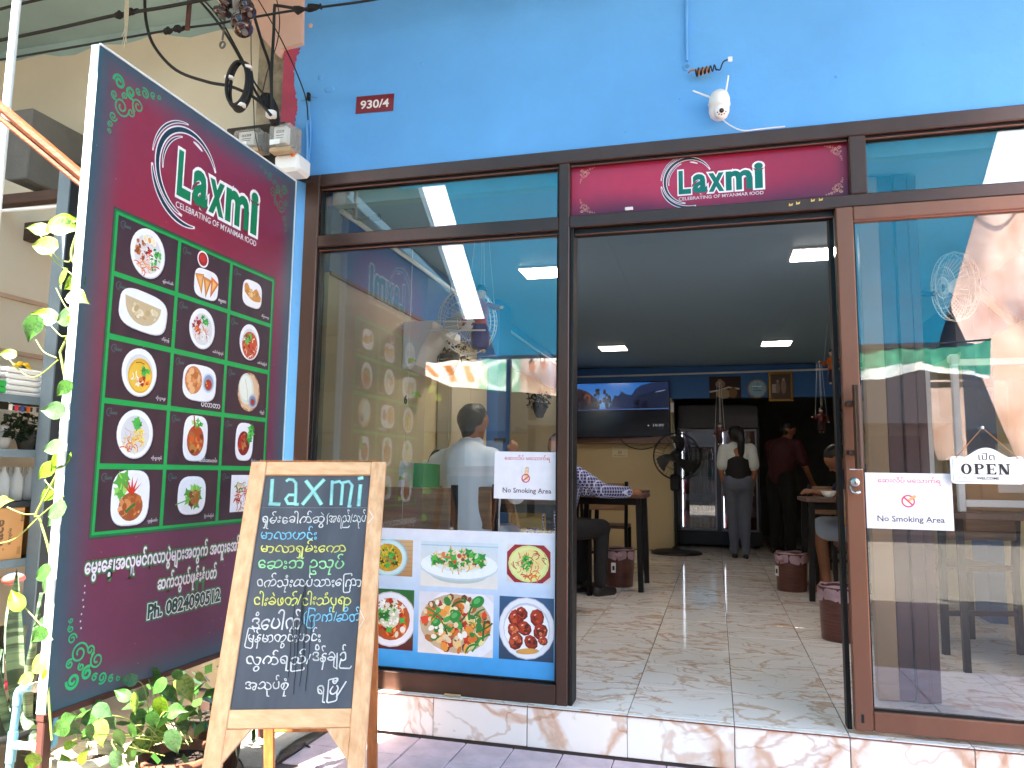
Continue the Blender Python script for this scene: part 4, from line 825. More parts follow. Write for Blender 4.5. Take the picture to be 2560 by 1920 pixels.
# ------------------------------------------------- house number
T = thing('number_plate', 'small dark red house number plate 930/4 on the blue wall', 'number plate', (-1.53, .01, 2.785))
q = [aY(888, 240), aY(982, 233), aY(984, 275), aY(890, 282)]
x0, x1, z0, z1 = q[0].x, q[1].x, q[3].z, q[0].z
pr = PR((x0, .0085, z0), (1, 0, -.035), (.035, 0, 1)); w, h = x1-x0, z1-z0; pr.rect(0, 0, w, h, '7e1420'); pr.text('930/4', w*.12, h*.24, h*.5, w*.76, 'f0e6e0', .02, 3); 
for a in (.004, w-.006): pr.ellip(a+.002, h*.5, .003, .003, '3a2a20', 0, 6)
pr.build('print', PRINT, T); MB().box((0, 0, 0), (w, .002, h), 0, Matrix.Translation((x0, .0088, z0)) @ Matrix.Rotation(.035, 4, 'Y')).build('plate', mat('dark_red_enamel', '7e1420', .4), T)

# ------------------------------------------------- OPEN sign
T = thing('open_sign', 'white arched OPEN WELCOME sign hanging by a cord on the sliding door', 'sign', (.945, -.012, 1.08))
ox, oz = .826, 1.076; pr = PR((ox, -.018, oz), (1, 0, 0), (0, 0, 1), .00008); w, h = .236, .104
def osh(i_):
    pts = []
    for (cx, cy, a0) in ((w-.014, .014, -90), (w-.014, h-.018, 0)): pts += [(cx+(.014-i_)*math.cos(math.radians(a0+15*k)), cy+(.014-i_)*math.sin(math.radians(a0+15*k))) for k in range(7)]
    n = 16
    for k in range(n+1): t = k/n; x = w*.80-(w*.60)*t; pts.append((x, h-.008-i_+.034*math.sin(math.pi*t)**1.3))
    for (cx, cy, a0) in ((.014, h-.018, 90), (.014, .014, 180)): pts += [(cx+(.014-i_)*math.cos(math.radians(a0+15*k)), cy+(.014-i_)*math.sin(math.radians(a0+15*k))) for k in range(7)]
    return pts
MB().prism([Vector((ox+a, -.0175, oz+b_)) for a, b_ in osh(0)], (0, .006, 0)).build('board', M_WHITE, T)
pr.poly(osh(.0), 'ece8e2'); pr.poly(osh(.007), '4a423c'); pr.poly(osh(.0082), 'ece8e2')
pr.text('เปิด', w*.5, .085, .026, .052, '2c2422', .004, 2, align='c')
def O(u): pr.ellip(u, .053, .0175, .0195, '2a201e', 0, 26); pr.ellip(u, .053, .0075, .0155, 'ece8e2', 0, 22)
O(.051); B = '2a201e'
def serif(u0, u1, v): pr.rect(u0, v, u1, v+.003, B)
u = .075; pr.rect(u+.004, .034, u+.014, .072, B); serif(u, u+.019, .034); serif(u, u+.016, .069); pr.ellip(u+.018, .062, .015, .0105, B, 0, 20); pr.ellip(u+.018, .062, .006, .0065, 'ece8e2', 0, 16); pr.rect(u+.004, .034, u+.014, .072, B)
u = .114; pr.rect(u+.004, .034, u+.014, .072, B); pr.rect(u, .034, u+.032, .0375, B); pr.rect(u, .0685, u+.031, .072, B); pr.rect(u+.012, .0515, u+.024, .0545, B); pr.rect(u+.022, .047, u+.0245, .059, B); pr.poly([(u+.032, .034), (u+.033, .046), (u+.024, .036)], B); pr.poly([(u+.031, .072), (u+.0315, .061), (u+.023, .07)], B)
u = .153; pr.rect(u+.004, .034, u+.0085, .072, B); serif(u, u+.013, .034); serif(u, u+.012, .069); pr.rect(u+.029, .034, u+.0335, .072, B); serif(u+.025, u+.038, .069); pr.poly([(u+.002, .072), (u+.013, .072), (u+.0335, .034), (u+.0225, .034)], B)
pr.text('WELCOME', w*.5, .0155, .0095, .072, '3a302c', .012, 2, align='c')
for sg, c0 in ((1, .04), (-1, w-.04)):
    pr.ribbon([(c0+sg*(.02*math.cos(t)*(1-t/14)), .019+.006*math.sin(t)*(1-t/12)) for t in [i*.35 for i in range(24)]], .0009, '6a5f58')
pr.build('print', PAPER, T)
pk = aY(2456, 1069, -.012); MB().tube([(ox+.018, -.0185, oz+.092), pk, (ox+w-.018, -.0185, oz+.092)], .0016, 6).build('cord', mat('orange_cord', 'c4824e', .8), T)
MB().ell(pk, .006).build('hook', M_WHITE, T)

# ------------------------------------------------- chalk A-board
TL = Vector((-1.507, -.872, 1.12)); A = Vector((.955, .297, .013)).normalized(); Bv = Vector((.124, -.35, -.928)); Bv = (Bv-A*Bv.dot(A)).normalized(); Nn = A.cross(-Bv)     # Nn faces the viewer
if Nn.dot(EYE-TL) < 0: Nn = -Nn
T = thing('chalk_board', 'freestanding wooden A-board with colourful chalk menu in front of the window', 'A-board', (-1.25, -1.0, 0))
M_WOOD = wood('a_board_wood', 'deb186', 'c48f60', .5); M_WOODU = wood('a_board_rail_wood', 'deb186', 'cc9a6a', .5, axis=0); M_WOOD2 = wood('a_board_rear_wood', 'b5703a', '8c4f25', .55)
Mb = Matrix((A, Nn, -Bv)).transposed().to_4x4(); Mb.translation = TL            # local x right, y towards viewer, z up
def lb(px, py): q = aP(px, py, TL, Nn)-TL; return q.dot(A), -q.dot(Bv)
ul, ur = .0, .45; LEG = 1.205
i0 = lb(661, 1187); i1 = lb(925, 1187); i2 = lb(880, 1768); i3 = lb(573.5, 1776); fu0 = (i0[0]+i3[0])/2; fu1 = (i1[0]+i2[0])/2; ft = (i0[1]+i1[1])/2; fb = (i2[1]+i3[1])/2
bx = lambda x0, x1, z0, z1, y0, y1, n, m, bev=.003: MB().box((x0, y0, z0), (x1, y1, z1), bev, Mb).build(n, m, T)
bx(ul, fu0, -LEG, 0, -.022, 0, 'stile', M_WOOD); bx(fu1, ur, -LEG, 0, -.022, 0, 'stile', M_WOOD); bx(fu0+.0005, fu1-.0005, ft, -.0005, -.021, -.0008, 'top_rail', M_WOODU); bx(fu0+.0005, fu1-.0005, fb-.052, fb-.0005, -.021, -.0008, 'bottom_rail', M_WOODU)
M_SLATE = mat('blackboard', '52565e', .85, var=.25, scale=3.5, col2='3b3f48', stretch=(2.2, 1, .5))
bd = bx(fu0+.0008, fu1-.0008, fb+.0002, ft-.0006, -.018, -.008, 'blackboard', M_SLATE, .001)
for sg, x in ((1, fu0), (-1, fu1)):
    MB().prism([Mb @ Vector((x+sg*.0006, -.002, fb-.0528)), Mb @ Vector((x+sg*.068, -.002, fb-.0528)), Mb @ Vector((x+sg*.0006, -.002, fb-.138))], Mb.to_3x3() @ Vector((0, -.016, 0))).build('gusset', M_WOOD, T)
# rear frame
hb_ = TL+A*.03+Vector((0, .03, -.02)); rdir = Vector((-.10, .42, -1)).normalized()
def rear(u, w=.034):
    a = TL+A*u+Nn*-.03; b_ = a+(Vector((.0, .0, -1.0))+Vector((-A.y, A.x, 0))*.21)*1.095; return a, b_
for u in (.045, .405):
    a, b_ = rear(u); MB().bar(a, b_, .036, .02, Nn, .003).build('rear_leg', M_WOOD2, T)
for t in (.825,):
    a0, b0 = rear(.064); a1, b1 = rear(.386); MB().bar(a0.lerp(b0, t), a1.lerp(b1, t), .018, .05, (0, 0, 1), .003).build('rear_rail', M_WOOD2, T)
a0, _ = rear(.02); a1, _ = rear(.43); MB().bar(a0, a1, .02, .03, (0, 0, 1), .002).build('rear_top_rail', M_WOOD2, T)
for u in (.06, .39): MB().bar(Mb @ Vector((u-.02, -.026, -.014)), Mb @ Vector((u+.02, -.026, -.014)), .028, .004, Nn).build('hinge', M_STEEL, T)
pr = PR(Mb @ Vector((0, -.0072, 0)), A, -Bv, .00004)
def chalk(body, px, py, px2, hp, col, off=.006, dark=0):
    """chalk line: from px,py (baseline left, photograph pixels) to px2, letter box height in pixels hp"""
    u0, v0 = lb(px, py); u1, v1 = lb(px2, py); _, vt = lb(px, py-hp); 
    pr.text(body, u0, v0, vt-v0, u1-u0, col, off, 3, jit=.0016)
# smeared chalk haze on the slate
rr = random.Random(5)
def z4(x, y): return 480+x/2.514, 1120+y/2.514
# title, blocky blue letters edged green
def blk(strokes, w):
    for col, ww in (('7fc98a', w), ('8cc7dc', w*.72), ('a4d6e6', w*.35)):
        for s_ in strokes: pr.ribbon([lb(*z4(*p)) for p in s_], ww, col)
blk([[(502, 190), (492, 345)], [(478, 345), (552, 350)]], .0125)
blk([[(588, 205), (605, 192), (632, 195), (650, 215), (650, 270), (645, 350)], [(650, 290), (605, 290), (585, 315), (600, 345), (640, 345)], [(640, 348), (668, 350)]], .0105)
blk([[(712, 200), (750, 250), (812, 352)], [(830, 192), (775, 250), (690, 352)]], .0125)
blk([[(880, 200), (872, 355)], [(880, 215), (925, 205), (945, 225), (935, 355)], [(940, 215), (985, 205), (1005, 230), (985, 360)], [(975, 362), (1000, 362)]], .0105)
blk([[(1058, 225), (1045, 362)], [(1040, 190), (1075, 182)]], .0125)
pr.ribbon([lb(*z4(430, 372)), lb(*z4(1100, 372))], .0012, '7f868e')
WHc, BLc, YEc, GRc = 'd6d6d4', '7cc0dd', 'd9d870', '9ada9c'
def L_(body, x, y0, x2, y1, c): a = z4(x, y1); b_ = z4(x2, y1); chalk(body, a[0], a[1], b_[0], (y1-y0)/2.514, c)
L_('ရှမ်းခေါက်ဆွဲ', 430, 392, 825, 505, WHc); L_('(အရည်/သုပ်', 838, 385, 1088, 500, WHc)
L_('မာလာဟင်း', 425, 487, 780, 572, BLc); L_('မာလာရှမ်းကော', 420, 575, 960, 690, YEc); L_('ဆေးဘဲ ဥသုပ်', 402, 660, 945, 800, GRc)
L_('ဝက်သုံးထပ်သားကြော', 395, 785, 1060, 910, WHc); L_('ငါးခဲဖတ်/ငါးသံပုရာ', 375, 895, 990, 1030, YEc); L_('ဒံပေါက်', 365, 1010, 680, 1140, WHc); L_('(ကြက်/ဆိတ်', 690, 1000, 1050, 1130, BLc)
L_('မြန်မာတွင်းဟင်း', 325, 1130, 800, 1260, WHc); L_('လွက်ရည်/', 325, 1265, 735, 1405, WHc); L_('ဒိန်ချဉ်', 745, 1235, 1000, 1390, WHc)
L_('အသုပ်စုံ', 320, 1430, 595, 1560, WHc); L_('ရပြီ', 775, 1445, 910, 1600, WHc); pr.ribbon([lb(*z4(905, 1565)), lb(*z4(968, 1465))], .004, WHc)
# wet streaks run down the slate
for i in range(9):
    x = rr.uniform(640, 760); y0 = rr.uniform(820, 1150); y1 = y0+rr.uniform(250, 480); pr.ribbon([lb(*z4(x-(y-y0)*.09+2*math.sin(y*.05), y)) for y in np.linspace(y0, min(y1, 1620), 12)], .0022, '20242a')
pr.build('chalk_writing', CHALK, T)
for (y0, y1, x) in ((1020, 1135, 1048), (392, 475, 1105)):
    pr = PR(Mb @ Vector((0, .0006, 0)), A, -Bv, .00004); pr.ribbon([lb(*z4(x+8, y0)), lb(*z4(x+35, (y0+y1)/2)), lb(*z4(x, y1))], .0028, 'e8dccf'); pr.build('chalk_bracket', CHALK, T)
# ================================================================= inside the shop
M_LED = mat('led_diffuser', 'ffffff', .5, emit='fff6ea', estr=1.7); M_LED2 = mat('led_diffuser_near', 'ffffff', .5, emit='fff3e4', estr=6.5)
def led(x, y, s, label, rot=0.):
    t = thing('ceiling_light', label, 'ceiling light', (x, y, 2.452), rot, 'square LED panels in the shop ceiling')
    MB().box((x-s, y-s, 2.440), (x+s, y+s, 2.4515), .003, None).build('frame', M_WHITE, t)
    MB().box((x-s+.012, y-s+.012, 2.437), (x+s-.012, y+s-.012, 2.4395)).build('diffuser', M_LED2 if y < 3 else M_LED, t); return t
for x, y, s, l in ((-1.12, 1.76, .135, 'square LED ceiling light seen through the left window'), (.60, 1.70, .135, 'square LED ceiling light in the doorway beside the right door jamb'), (-1.05, 4.95, .15, 'square LED ceiling light above the television, left of the far pair'), (.62, 4.95, .15, 'square LED ceiling light near the pictures, right of the far pair')): led(x, y, s, l)
led(-1.62, 5.2, .09, 'small LED ceiling light at the far left corner of the ceiling')
MB().tube([(-1.775, .17, 2.375), (-1.775, 6.44, 2.35)], .014, 10).build('conduit', M_WHITE, None, cat='conduit', label='white conduit pipe along the top of the left wall')
MB().tube([(-1.76, 6.485, 2.335), (-.2, 6.485, 2.35), (1.78, 6.485, 2.375)], .012, 8).build('conduit', M_WHITE, None, cat='conduit', label='pale conduit pipe along the top of the far blue band')
t = thing('cable_plug', 'black cable with a plug hanging at the top left corner behind the window', 'cable', (-1.74, .2, 2.38))
MB().tube(spline([(-1.79, .19, 2.36), (-1.76, .2, 2.40), (-1.72, .2, 2.39), (-1.72, .2, 2.35), (-1.68, .2, 2.335), (-1.62, .2, 2.34)], 6), .008, 8).build('cable', M_CABLE, t)
MB().box((-1.625, .185, 2.325), (-1.58, .215, 2.355), .004).build('plug', M_BLACK, t)
# --- television
M_DARKW = mat('dark_lacquer', '1b1413', .35, var=.1)
t = thing('television', 'large wall television showing a blue mountain lake and the time 10:00', 'television', (-1.13, 6.4, 1.57))
ang = math.radians(-3.2); Mt = Matrix.Translation((-1.735, 6.30, 1.545)) @ Matrix.Rotation(.02, 4, 'Y').inverted() @ Matrix.Rotation(.10, 4, 'Z'); tw, th = 1.2, .675
MB().box((-.012, .001, -.012), (tw+.012, .045, th+.012), .004, Mt).build('case', M_BLACK, t)
sc = PR(Mt @ Vector((0, 0, 0)), Mt.to_3x3() @ Vector((1, 0, 0)), Mt.to_3x3() @ Vector((0, 0, 1)), .0002)
M_SCR = printmat('tv_screen', .15); _n = M_SCR.node_tree; _b = _n.nodes['Principled BSDF']; _n.links.new(_b.inputs['Base Color'].links[0].from_socket, _b.inputs['Emission Color']); _n.links.remove(_b.inputs['Base Color'].links[0]); _b.inputs['Base Color'].default_value = (.01, .01, .012, 1); _b.inputs['Emission Strength'].default_value = .055
sc.grid(0, 0, tw, th, 8, 16, lambda u, v: mixc('05040a', '0c0a1c', v) if v < .5 else mixc('5a9ee6', '2f7ddc', (v-.5)*2))
rr = random.Random(4)
sc.poly([(0, .34), (0, .62), (.1, .61), (.2, .57), (.28, .5), (.33, .44), (.33, .34)], '3a2a30'); sc.poly([(.12, .55), (.22, .54), (.26, .46), (.2, .42)], '8a4a34')
sc.poly([(.44, .34), (.5, .45), (.53, .52), (.58, .51), (.62, .57), (.68, .53), (.74, .52), (.8, .6), (.86, .64), (.95, .66), (1.0, .675), (1.2, .675), (1.2, .34)], '27355c'); sc.poly([(.75, .34), (.8, .5), (.95, .55), (1.2, .6), (1.2, .34)], '1e2744')
for x, hh in ((.06, .14), (.12, .2), (.17, .16), (.25, .17), (.31, .24), (.33, .2), (.42, .22), (.45, .19), (.8, .09), (.9, .08)):
    for k in range(9): sc.ellip(x+rr.uniform(-.025, .025), .36+hh*rr.random(), .018, .022, '0d1226', 0, 7)
    sc.ribbon([(x, .34), (x, .34+hh)], .006, '0d1226')
sc.rect(0, 0, tw, .335, '04030a'); sc.rect(.2, .335, .6, .35, '3f5fa8'); sc.rect(.6, .338, tw, .347, '5468a0'); sc.poly([(.45, .335), (.7, .335), (.62, .22), (.52, .24)], '0b0b22'); scat(sc, .3, .29, .2, .04, 26, ['0a0a16', '07070f'], .02, rr)
sc.text('10:00', 1.0, .115, .04, .125, 'c4c8cf', 0, 1); sc.ellip(.94, .132, .009, .009, 'c8ccd2', 0, 10); sc.ellip(1.1, .56, .07, .008, '8792b4', .2, 10); sc.text('Sunday 10', 1.03, .085, .014, .09, '5c6070', 0, 1)
sc.build('screen', M_SCR, t)
MB().box((-1.72, 6.40, 1.47), (-.53, 6.499, 1.60), .004).build('shelf', mat('pinkish_laminate', '7c6257', .5), t)
MB().tube(spline([(-1.15, 6.38, 1.53), (-1.05, 6.36, 1.44), (-.9, 6.36, 1.40), (-.75, 6.36, 1.43), (-.66, 6.38, 1.5)], 6), .006, 6).build('cable', M_CABLE, t)
t = MB().box((-.53, 6.40, 1.86), (-.49, 6.46, 1.98), .004).build('socket_box', M_WHITE, None, cat='socket box', label='small white socket box at the right end of the television')
# --- pictures and clock on the beam
t = thing('poster_picture', 'dark brown poster of seated figures left of the round clock', 'picture', (.16, 6.49, 2.1))
q0, q1 = aY(1773, 942, 6.49), aY(1853, 995, 6.49); pr = PR((q0.x, 6.492, q1.z), (1, 0, 0), (0, 0, 1), .0002); w, h = q1.x-q0.x, q0.z-q1.z
pr.rect(0, 0, w, h, '2f1713'); pr.ellip(w*.35, h*.65, .06, .05, '8a6a58', 0, 12); pr.ellip(w*.34, h*.78, .03, .03, '9c7c68', 0, 10); pr.ribbon([(0, h*.3), (w*.3, h*.36), (w*.6, h*.5), (w*.95, h*.42)], .02, 'cfc0ae'); pr.ellip(w*.45, h*.2, .09, .06, '9c8468', 0, 12); pr.ellip(w*.75, h*.25, .05, .07, '7c5a34', 0, 12); pr.build('print', PAPER, t); MB().box((q0.x, 6.4925, q1.z), (q1.x, 6.4985, q0.z)).build('board', M_DARKW, t)
c = aY(1893, 972, 6.49); t = thing('wall_clock', 'round wall clock with a pale blue face between two pictures', 'clock', c)
MB().lathe([(.001, .03), (.10, .03), (.108, .034), (.118, .03), (.12, 0)], (c.x, 6.498, c.z), (0, -1, 0), 32).build('case', mat('clock_rim', '8a7a6c', .35, metal=.4), t)
pr = PR((c.x, 6.4665, c.z), (1, 0, 0), (0, 0, 1), .0003); pr.ellip(0, 0, .1, .1, '8fb4c8', 0, 32); 
for k in range(12): a = k*math.pi/6; pr.ribbon([(.082*math.sin(a), .082*math.cos(a)), (.094*math.sin(a), .094*math.cos(a))], .004, '2f4454')
pr.rect(-.06, .02, .05, .032, 'e4eef0'); pr.rect(-.05, -.03, .05, -.018, '5f8498'); pr.build('dial', PAPER, t)
pr = PR((c.x, 6.4655, c.z), (1, 0, 0), (0, 0, 1), .0006); pr.ribbon([(0, 0), (-.048, .016)], .006, '20242a'); pr.build('hour_hand', PAPER, t); pr = PR((c.x, 6.4650, c.z), (1, 0, 0), (0, 0, 1), .0008); pr.ribbon([(0, 0), (.008, .075)], .004, '20242a'); pr.build('minute_hand', PAPER, t)
q0, q1 = aY(1920, 930, 6.47), aY(1984, 1003, 6.47); t = thing('framed_photograph', 'gold framed photograph of two figures right of the round clock', 'picture', ((q0.x+q1.x)/2, 6.47, q1.z))
GF = mat('gold_frame', '8f6a24', .35, metal=.6); x0, x1, z0, z1 = q0.x, q1.x, q1.z, q0.z; fwid = .03
for a in ((x0, z0, x1, z0+fwid), (x0, z1-fwid, x1, z1), (x0, z0+fwid+.0005, x0+fwid, z1-fwid-.0005), (x1-fwid, z0+fwid+.0005, x1, z1-fwid-.0005)): MB().box((a[0], 6.462, a[1]), (a[2], 6.498, a[3]), .006).build('frame', GF, t)
pr = PR((x0+fwid, 6.475, z0+fwid), (1, 0, 0), (0, 0, 1), .0003); w, h = x1-x0-2*fwid, z1-z0-2*fwid; pr.rect(0, 0, w, h, '5c4a40'); pr.rect(w*.05, h*.25, w*.4, h*.6, 'b8a498'); pr.ellip(w*.35, h*.45, .025, .07, '8a7468', 0, 12); pr.ellip(w*.65, h*.5, .03, .09, '94786c', 0, 12); pr.ellip(w*.35, h*.72, .015, .018, 'b09484', 0, 10); pr.ellip(w*.65, h*.78, .016, .02, 'b89a8a', 0, 10); pr.build('print', PAPER, t)
# --- fridge
t = thing('drinks_fridge', 'black upright two door drinks fridge with a dark header, at the back', 'fridge', (.03, 7.5, .165))
MF = mat('fridge_black', '120f12', .3); MS = mat('grey_door_frame', '8b8790', .35, metal=.5)
MB().box((-.50, 7.22, .2), (.56, 7.85, 2.03), .01).build('cabinet', MF, t); MB().box((-.50, 7.137, .2), (.56, 7.2195, .375)).build('plinth', MF, t); MB().box((-.48, 7.13, 1.70), (.54, 7.2195, 2.02), .01).build('header', mat('fridge_header', '2a1a20', .3, var=.5, scale=5), t)
for x in (-.44, .5): MB().box((x-.03, 7.3, .165), (x+.03, 7.36, .1995)).build('foot', M_BLACK, t)
MGR = mat('fridge_inside', '6a5a62', .4, var=.3, scale=12, col2='4a3c44')
for (x0, x1) in ((-.455, .005), (.065, .515)):
    dr = MB().box((x0, 7.195, .38), (x1, 7.2195, 1.69)).build('door', MGR, t)
    for a in ((x0, .38, x1, .405), (x0, 1.665, x1, 1.69), (x0, .4055, x0+.022, 1.6645), (x1-.022, .4055, x1, 1.6645)): MB().box((a[0], 7.118, a[1]), (a[2], 7.136, a[3]), .003).build('frame', MS, dr)
    MB().box((x0+.024, 7.15, .42), (x0+.034, 7.17, 1.65)).build('fill_strip', mat('fridge_fill_glow', 'ffffff', .5, emit='e6f4ff', estr=1.2), dr)  # glowing strip added only to brighten the fridge inside
    MB().box((x0+.022, 7.125, .405), (x1-.022, 7.1275, 1.665)).build('pane', glass('fridge_glass', (.6, .6, .62), .10) if 'fridge_glass' not in MATS else MATS['fridge_glass'], dr)
    for z in (.62, .84, 1.06, 1.28, 1.48): MB().box((x0+.023, 7.14, z), (x1-.023, 7.1945, z+.008)).build('shelf', MS, dr)
rr = random.Random(9); BM = {}
for (x0, x1) in ((-.42, -.03), (.10, .48)):
    for z, hh, kk in ((.628, .16, 0), (.848, .19, 1), (1.068, .18, 2), (1.288, .15, 3), (.405, .19, 1)):
        for k in range(7):
            x = x0+(x1-x0)*(k+.5)/7
            if kk not in BM:
                m = mat('bottle_colour_%s' % ('amber', 'red', 'green', 'silver')[kk], ('6a4a22', '9c2c22', '2f6a3a', '9aa2a8')[kk], .2); BM[kk] = MB().lathe([(.001, 0), (.021, 0), (.021, hh*.6), (.009, hh*.82), (.009, hh), (.001, hh)], (0, 0, 0), (0, 0, 1), 9).mesh('bottle', m)
            o = link(bpy.data.objects.new('bottle', BM[kk])); o.location = (x, 7.167, z); tag(o, '%s bottle, %s from the left, %s fridge shelf, %s door' % (('amber', 'red', 'green', 'silver')[kk], ('first', 'second', 'third', 'fourth', 'fifth', 'sixth', 'seventh')[k], {.405: 'lowest', .628: 'second', .848: 'third', 1.068: 'fourth', 1.288: 'fifth'}[z], 'left' if x0 < 0 else 'right'), 'bottle', '%s bottles in the drinks fridge' % ('amber', 'red', 'green', 'silver')[kk])
# --- stand fan
def cage(mb, c, ax, r, n, dep, rr_=.0022):
    x, y, d = frame(ax); c = Vector(c)
    for rad, h, w in ((r, 0, rr_*2.6), (r*.97, dep*.45, rr_*1.3), (r*.6, dep*.9, rr_), (r*.3, dep, rr_*1.5), (r*.97, -dep*.45, rr_*1.3), (r*.6, -dep*.9, rr_)):
        mb.tube([c+d*h+(x*math.cos(a)+y*math.sin(a))*rad for a in [2*math.pi*i/36 for i in range(36)]], w, 5, closed=True)
    for i in range(n):
        a = 2*math.pi*i/n; q = x*math.cos(a)+y*math.sin(a)
        for s_ in (1, -1): mb.tube([c+q*r, c+q*r*.95+d*s_*dep*.5, c+q*r*.6+d*s_*dep*.9, c+q*r*.12+d*s_*dep], rr_*.6, 4, cap=False)
def fan_blades(t, c, ax, r, n, m, nm='blade'):
    x, y, d = frame(ax); c = Vector(c)
    for i in range(n):
        a0 = 2*math.pi*i/n
        def f(u, v, a0=a0):
            a = a0+(u-.5)*(.95-.2*v)+.5*v; rad = r*(.12+.84*v); return c+(x*math.cos(a)+y*math.sin(a))*rad+d*((u-.5)*.05)
        MB().sheet(f, 4, 4).build(nm, m, t)
t = thing('pedestal_fan', 'black pedestal fan standing in front of the fridge', 'fan', (-.47, 6.2, .165))
fc = Vector((-.44, 6.0, 1.31)); mb = MB(); cage(mb, fc, (.2, -1, 0), .275, 36, .07); mb.build('cage', M_BLACK, t, kind='stuff'); fan_blades(t, fc, (.2, -1, 0), .25, 3, M_BLACK)
MB().lathe([(.001, .06), (.045, .055), (.06, 0), (.07, -.12), (.05, -.2), (.001, -.21)], fc, (.2, -1, 0), 16).build('motor', M_BLACK, t); MB().tube([(-.47, 6.2, .2), (-.47, 6.2, 1.28)], .022, 10).build('pole', M_BLACK, t)
MB().box((-.53, 6.14, .9), (-.41, 6.26, 1.1), .02).build('control_box', M_BLACK, t); MB().lathe([(.30, .165), (.30, .185), (.25, .205), (.06, .22), (.03, .25), (.001, .25)], (-.47, 6.2, 0), (0, 0, 1), 28).build('base', M_BLACK, t)
MB().tube(spline([(-.6, 6.3, .18), (-.8, 6.45, .172), (-1.2, 6.45, .172), (-1.6, 6.4, .172)], 5), .005, 6).build('floor_cable', M_CABLE, None, cat='cable', label='black cable on the floor along the back wall behind the pedestal fan')
# --- waste bins
M_BIN = mat('copper_bin', '6a4038', .3, metal=.35, var=.25, scale=8, stretch=(1, 1, 12)); M_BAG = mat('pink_bin_bag', 'e0bcc6', .35, var=.2, scale=18, trans=.4, bump=.8, bscale=35)
def bin_(label, first=[None]):
    t = thing('waste_bin', label, 'waste bin', (0, 0, 0), 0, 'copper waste bins with pink bags')
    MB().lathe([(.001, .0), (.112, 0), (.116, .01), (.128, .29), (.13, .30), (.122, .30), (.11, .02), (.001, .015)], (0, 0, 0), (0, 0, 1), 28).build('bucket', M_BIN, t)
    def f(u, v):
        a = 2*math.pi*u; w = 1+.018*math.sin(a*9)+.012*math.sin(a*17+1); return Vector(((.126+.004*math.sin(v*3.1))*w*math.cos(a)*(1 if v < .75 else 1-.3*(v-.75)), (.126+.004*math.sin(v*3.1))*w*math.sin(a)*(1 if v < .75 else 1-.3*(v-.75)), .225+.085*v+.008*math.sin(a*5)*(1-v)+.005*math.sin(a*4)*v))
    MB().sheet(f, 48, 8).build('bag', M_BAG, t); MB().ell((.02, -.14, .265), (.045, .018, .02), 10, 6).build('knot', M_BAG, t)
    MB().box((-.05, -.1275, .12), (-.012, -.1245, .2), .001).build('sticker', M_WHITE, t); MB().box((-.04, -.1285, .14), (-.022, -.1276, .175)).build('sticker_print', M_BLACK, t); return t
b0 = bin_('copper waste bin with pink bag by the left tables'); place(b0, (-.80, 3.38, .165))
b1 = copy_tree(b0); place(b1, (.585, 3.6, .165), -.9, 'copper waste bin with pink bag by the right table'); 
b2 = copy_tree(b0); place(b2, (.69, 1.72, .165), 2.4, 'copper waste bin with pink bag close to the door jamb')
# --- tables and chairs
M_TOP = wood('table_top_wood', '6b4a38', '4a3228', .4, axis=1); M_CH = wood('chair_plank_wood', 'a9825f', '7a5840', .55, axis=0, scale=4)
def table(label, w=.6, d=.6):
    t = thing('cafe_table', label, 'table', (0, 0, 0), 0, 'dark wood cafe tables')
    MB().box((-w/2, -d/2, .735), (w/2, d/2, .765), .004).build('top', M_TOP, t)
    for x in (-1, 1):
        for y in (-1, 1): MB().bar((x*(w/2-.05), y*(d/2-.05), .7345), (x*(w/2-.03), y*(d/2-.03), 0), .042, .042, (0, 1, 0), .003).build('leg', M_STEEL, t)
    MB().box((-w/2+.05, -d/2+.04, .68), (w/2-.05, -d/2+.06, .7345)).build('apron', M_STEEL, t); MB().box((-w/2+.05, d/2-.06, .68), (w/2-.05, d/2-.04, .7345)).build('apron', M_STEEL, t); return t
t0 = table('dark wood cafe table in front of the man in white'); place(t0, (-1.25, 1.78, .165))
for (x, y, l, rz) in ((-.86, 3.35, 'dark wood cafe table the checked shirt person leans on', 0), (-.98, 4.75, 'dark wood cafe table nearest the television', 0), (.95, 3.35, 'dark wood cafe table in front of the seated man in navy', 0), (1.25, 5.6, 'dark wood cafe table where the standing man in maroon serves', 0)):
    c = copy_tree(t0); place(c, (x, y, .165), rz, l)
def chair(label):
    t = thing('cafe_chair', label, 'chair', (0, 0, 0), 0, 'wood and steel cafe chairs')
    MB().box((-.2, -.2, .43), (.2, .2, .46), .004).build('seat', M_TOP, t)
    for x in (-1, 1):
        MB().bar((x*.205, -.2, 0), (x*.2, -.2, .44), .03, .03, (0, 1, 0)).build('rear_leg', M_STEEL, t); MB().bar((x*.2, -.2, .4405), (x*.21, -.235, .86), .03, .03, (0, 1, 0)).build('back_post', M_STEEL, t); MB().bar((x*.19, .19, 0), (x*.19, .18, .4295), .03, .03, (0, 1, 0)).build('front_leg', M_STEEL, t)
        MB().box((x*.205-.02, -.219, .66), (x*.205+.02, -.2125, .8), .004).build('bracket', M_STEEL, t)
    MB().box((-.19, -.245, .60), (.19, -.22, .845), .006).build('back_plank', M_CH, t); MB().box((-.19, -.21, .2), (.19, -.19, .225)).build('stretcher', M_STEEL, t); return t
c0 = chair('wood and steel cafe chair with its back to the left window'); place(c0, (-1.54, .92, .165))
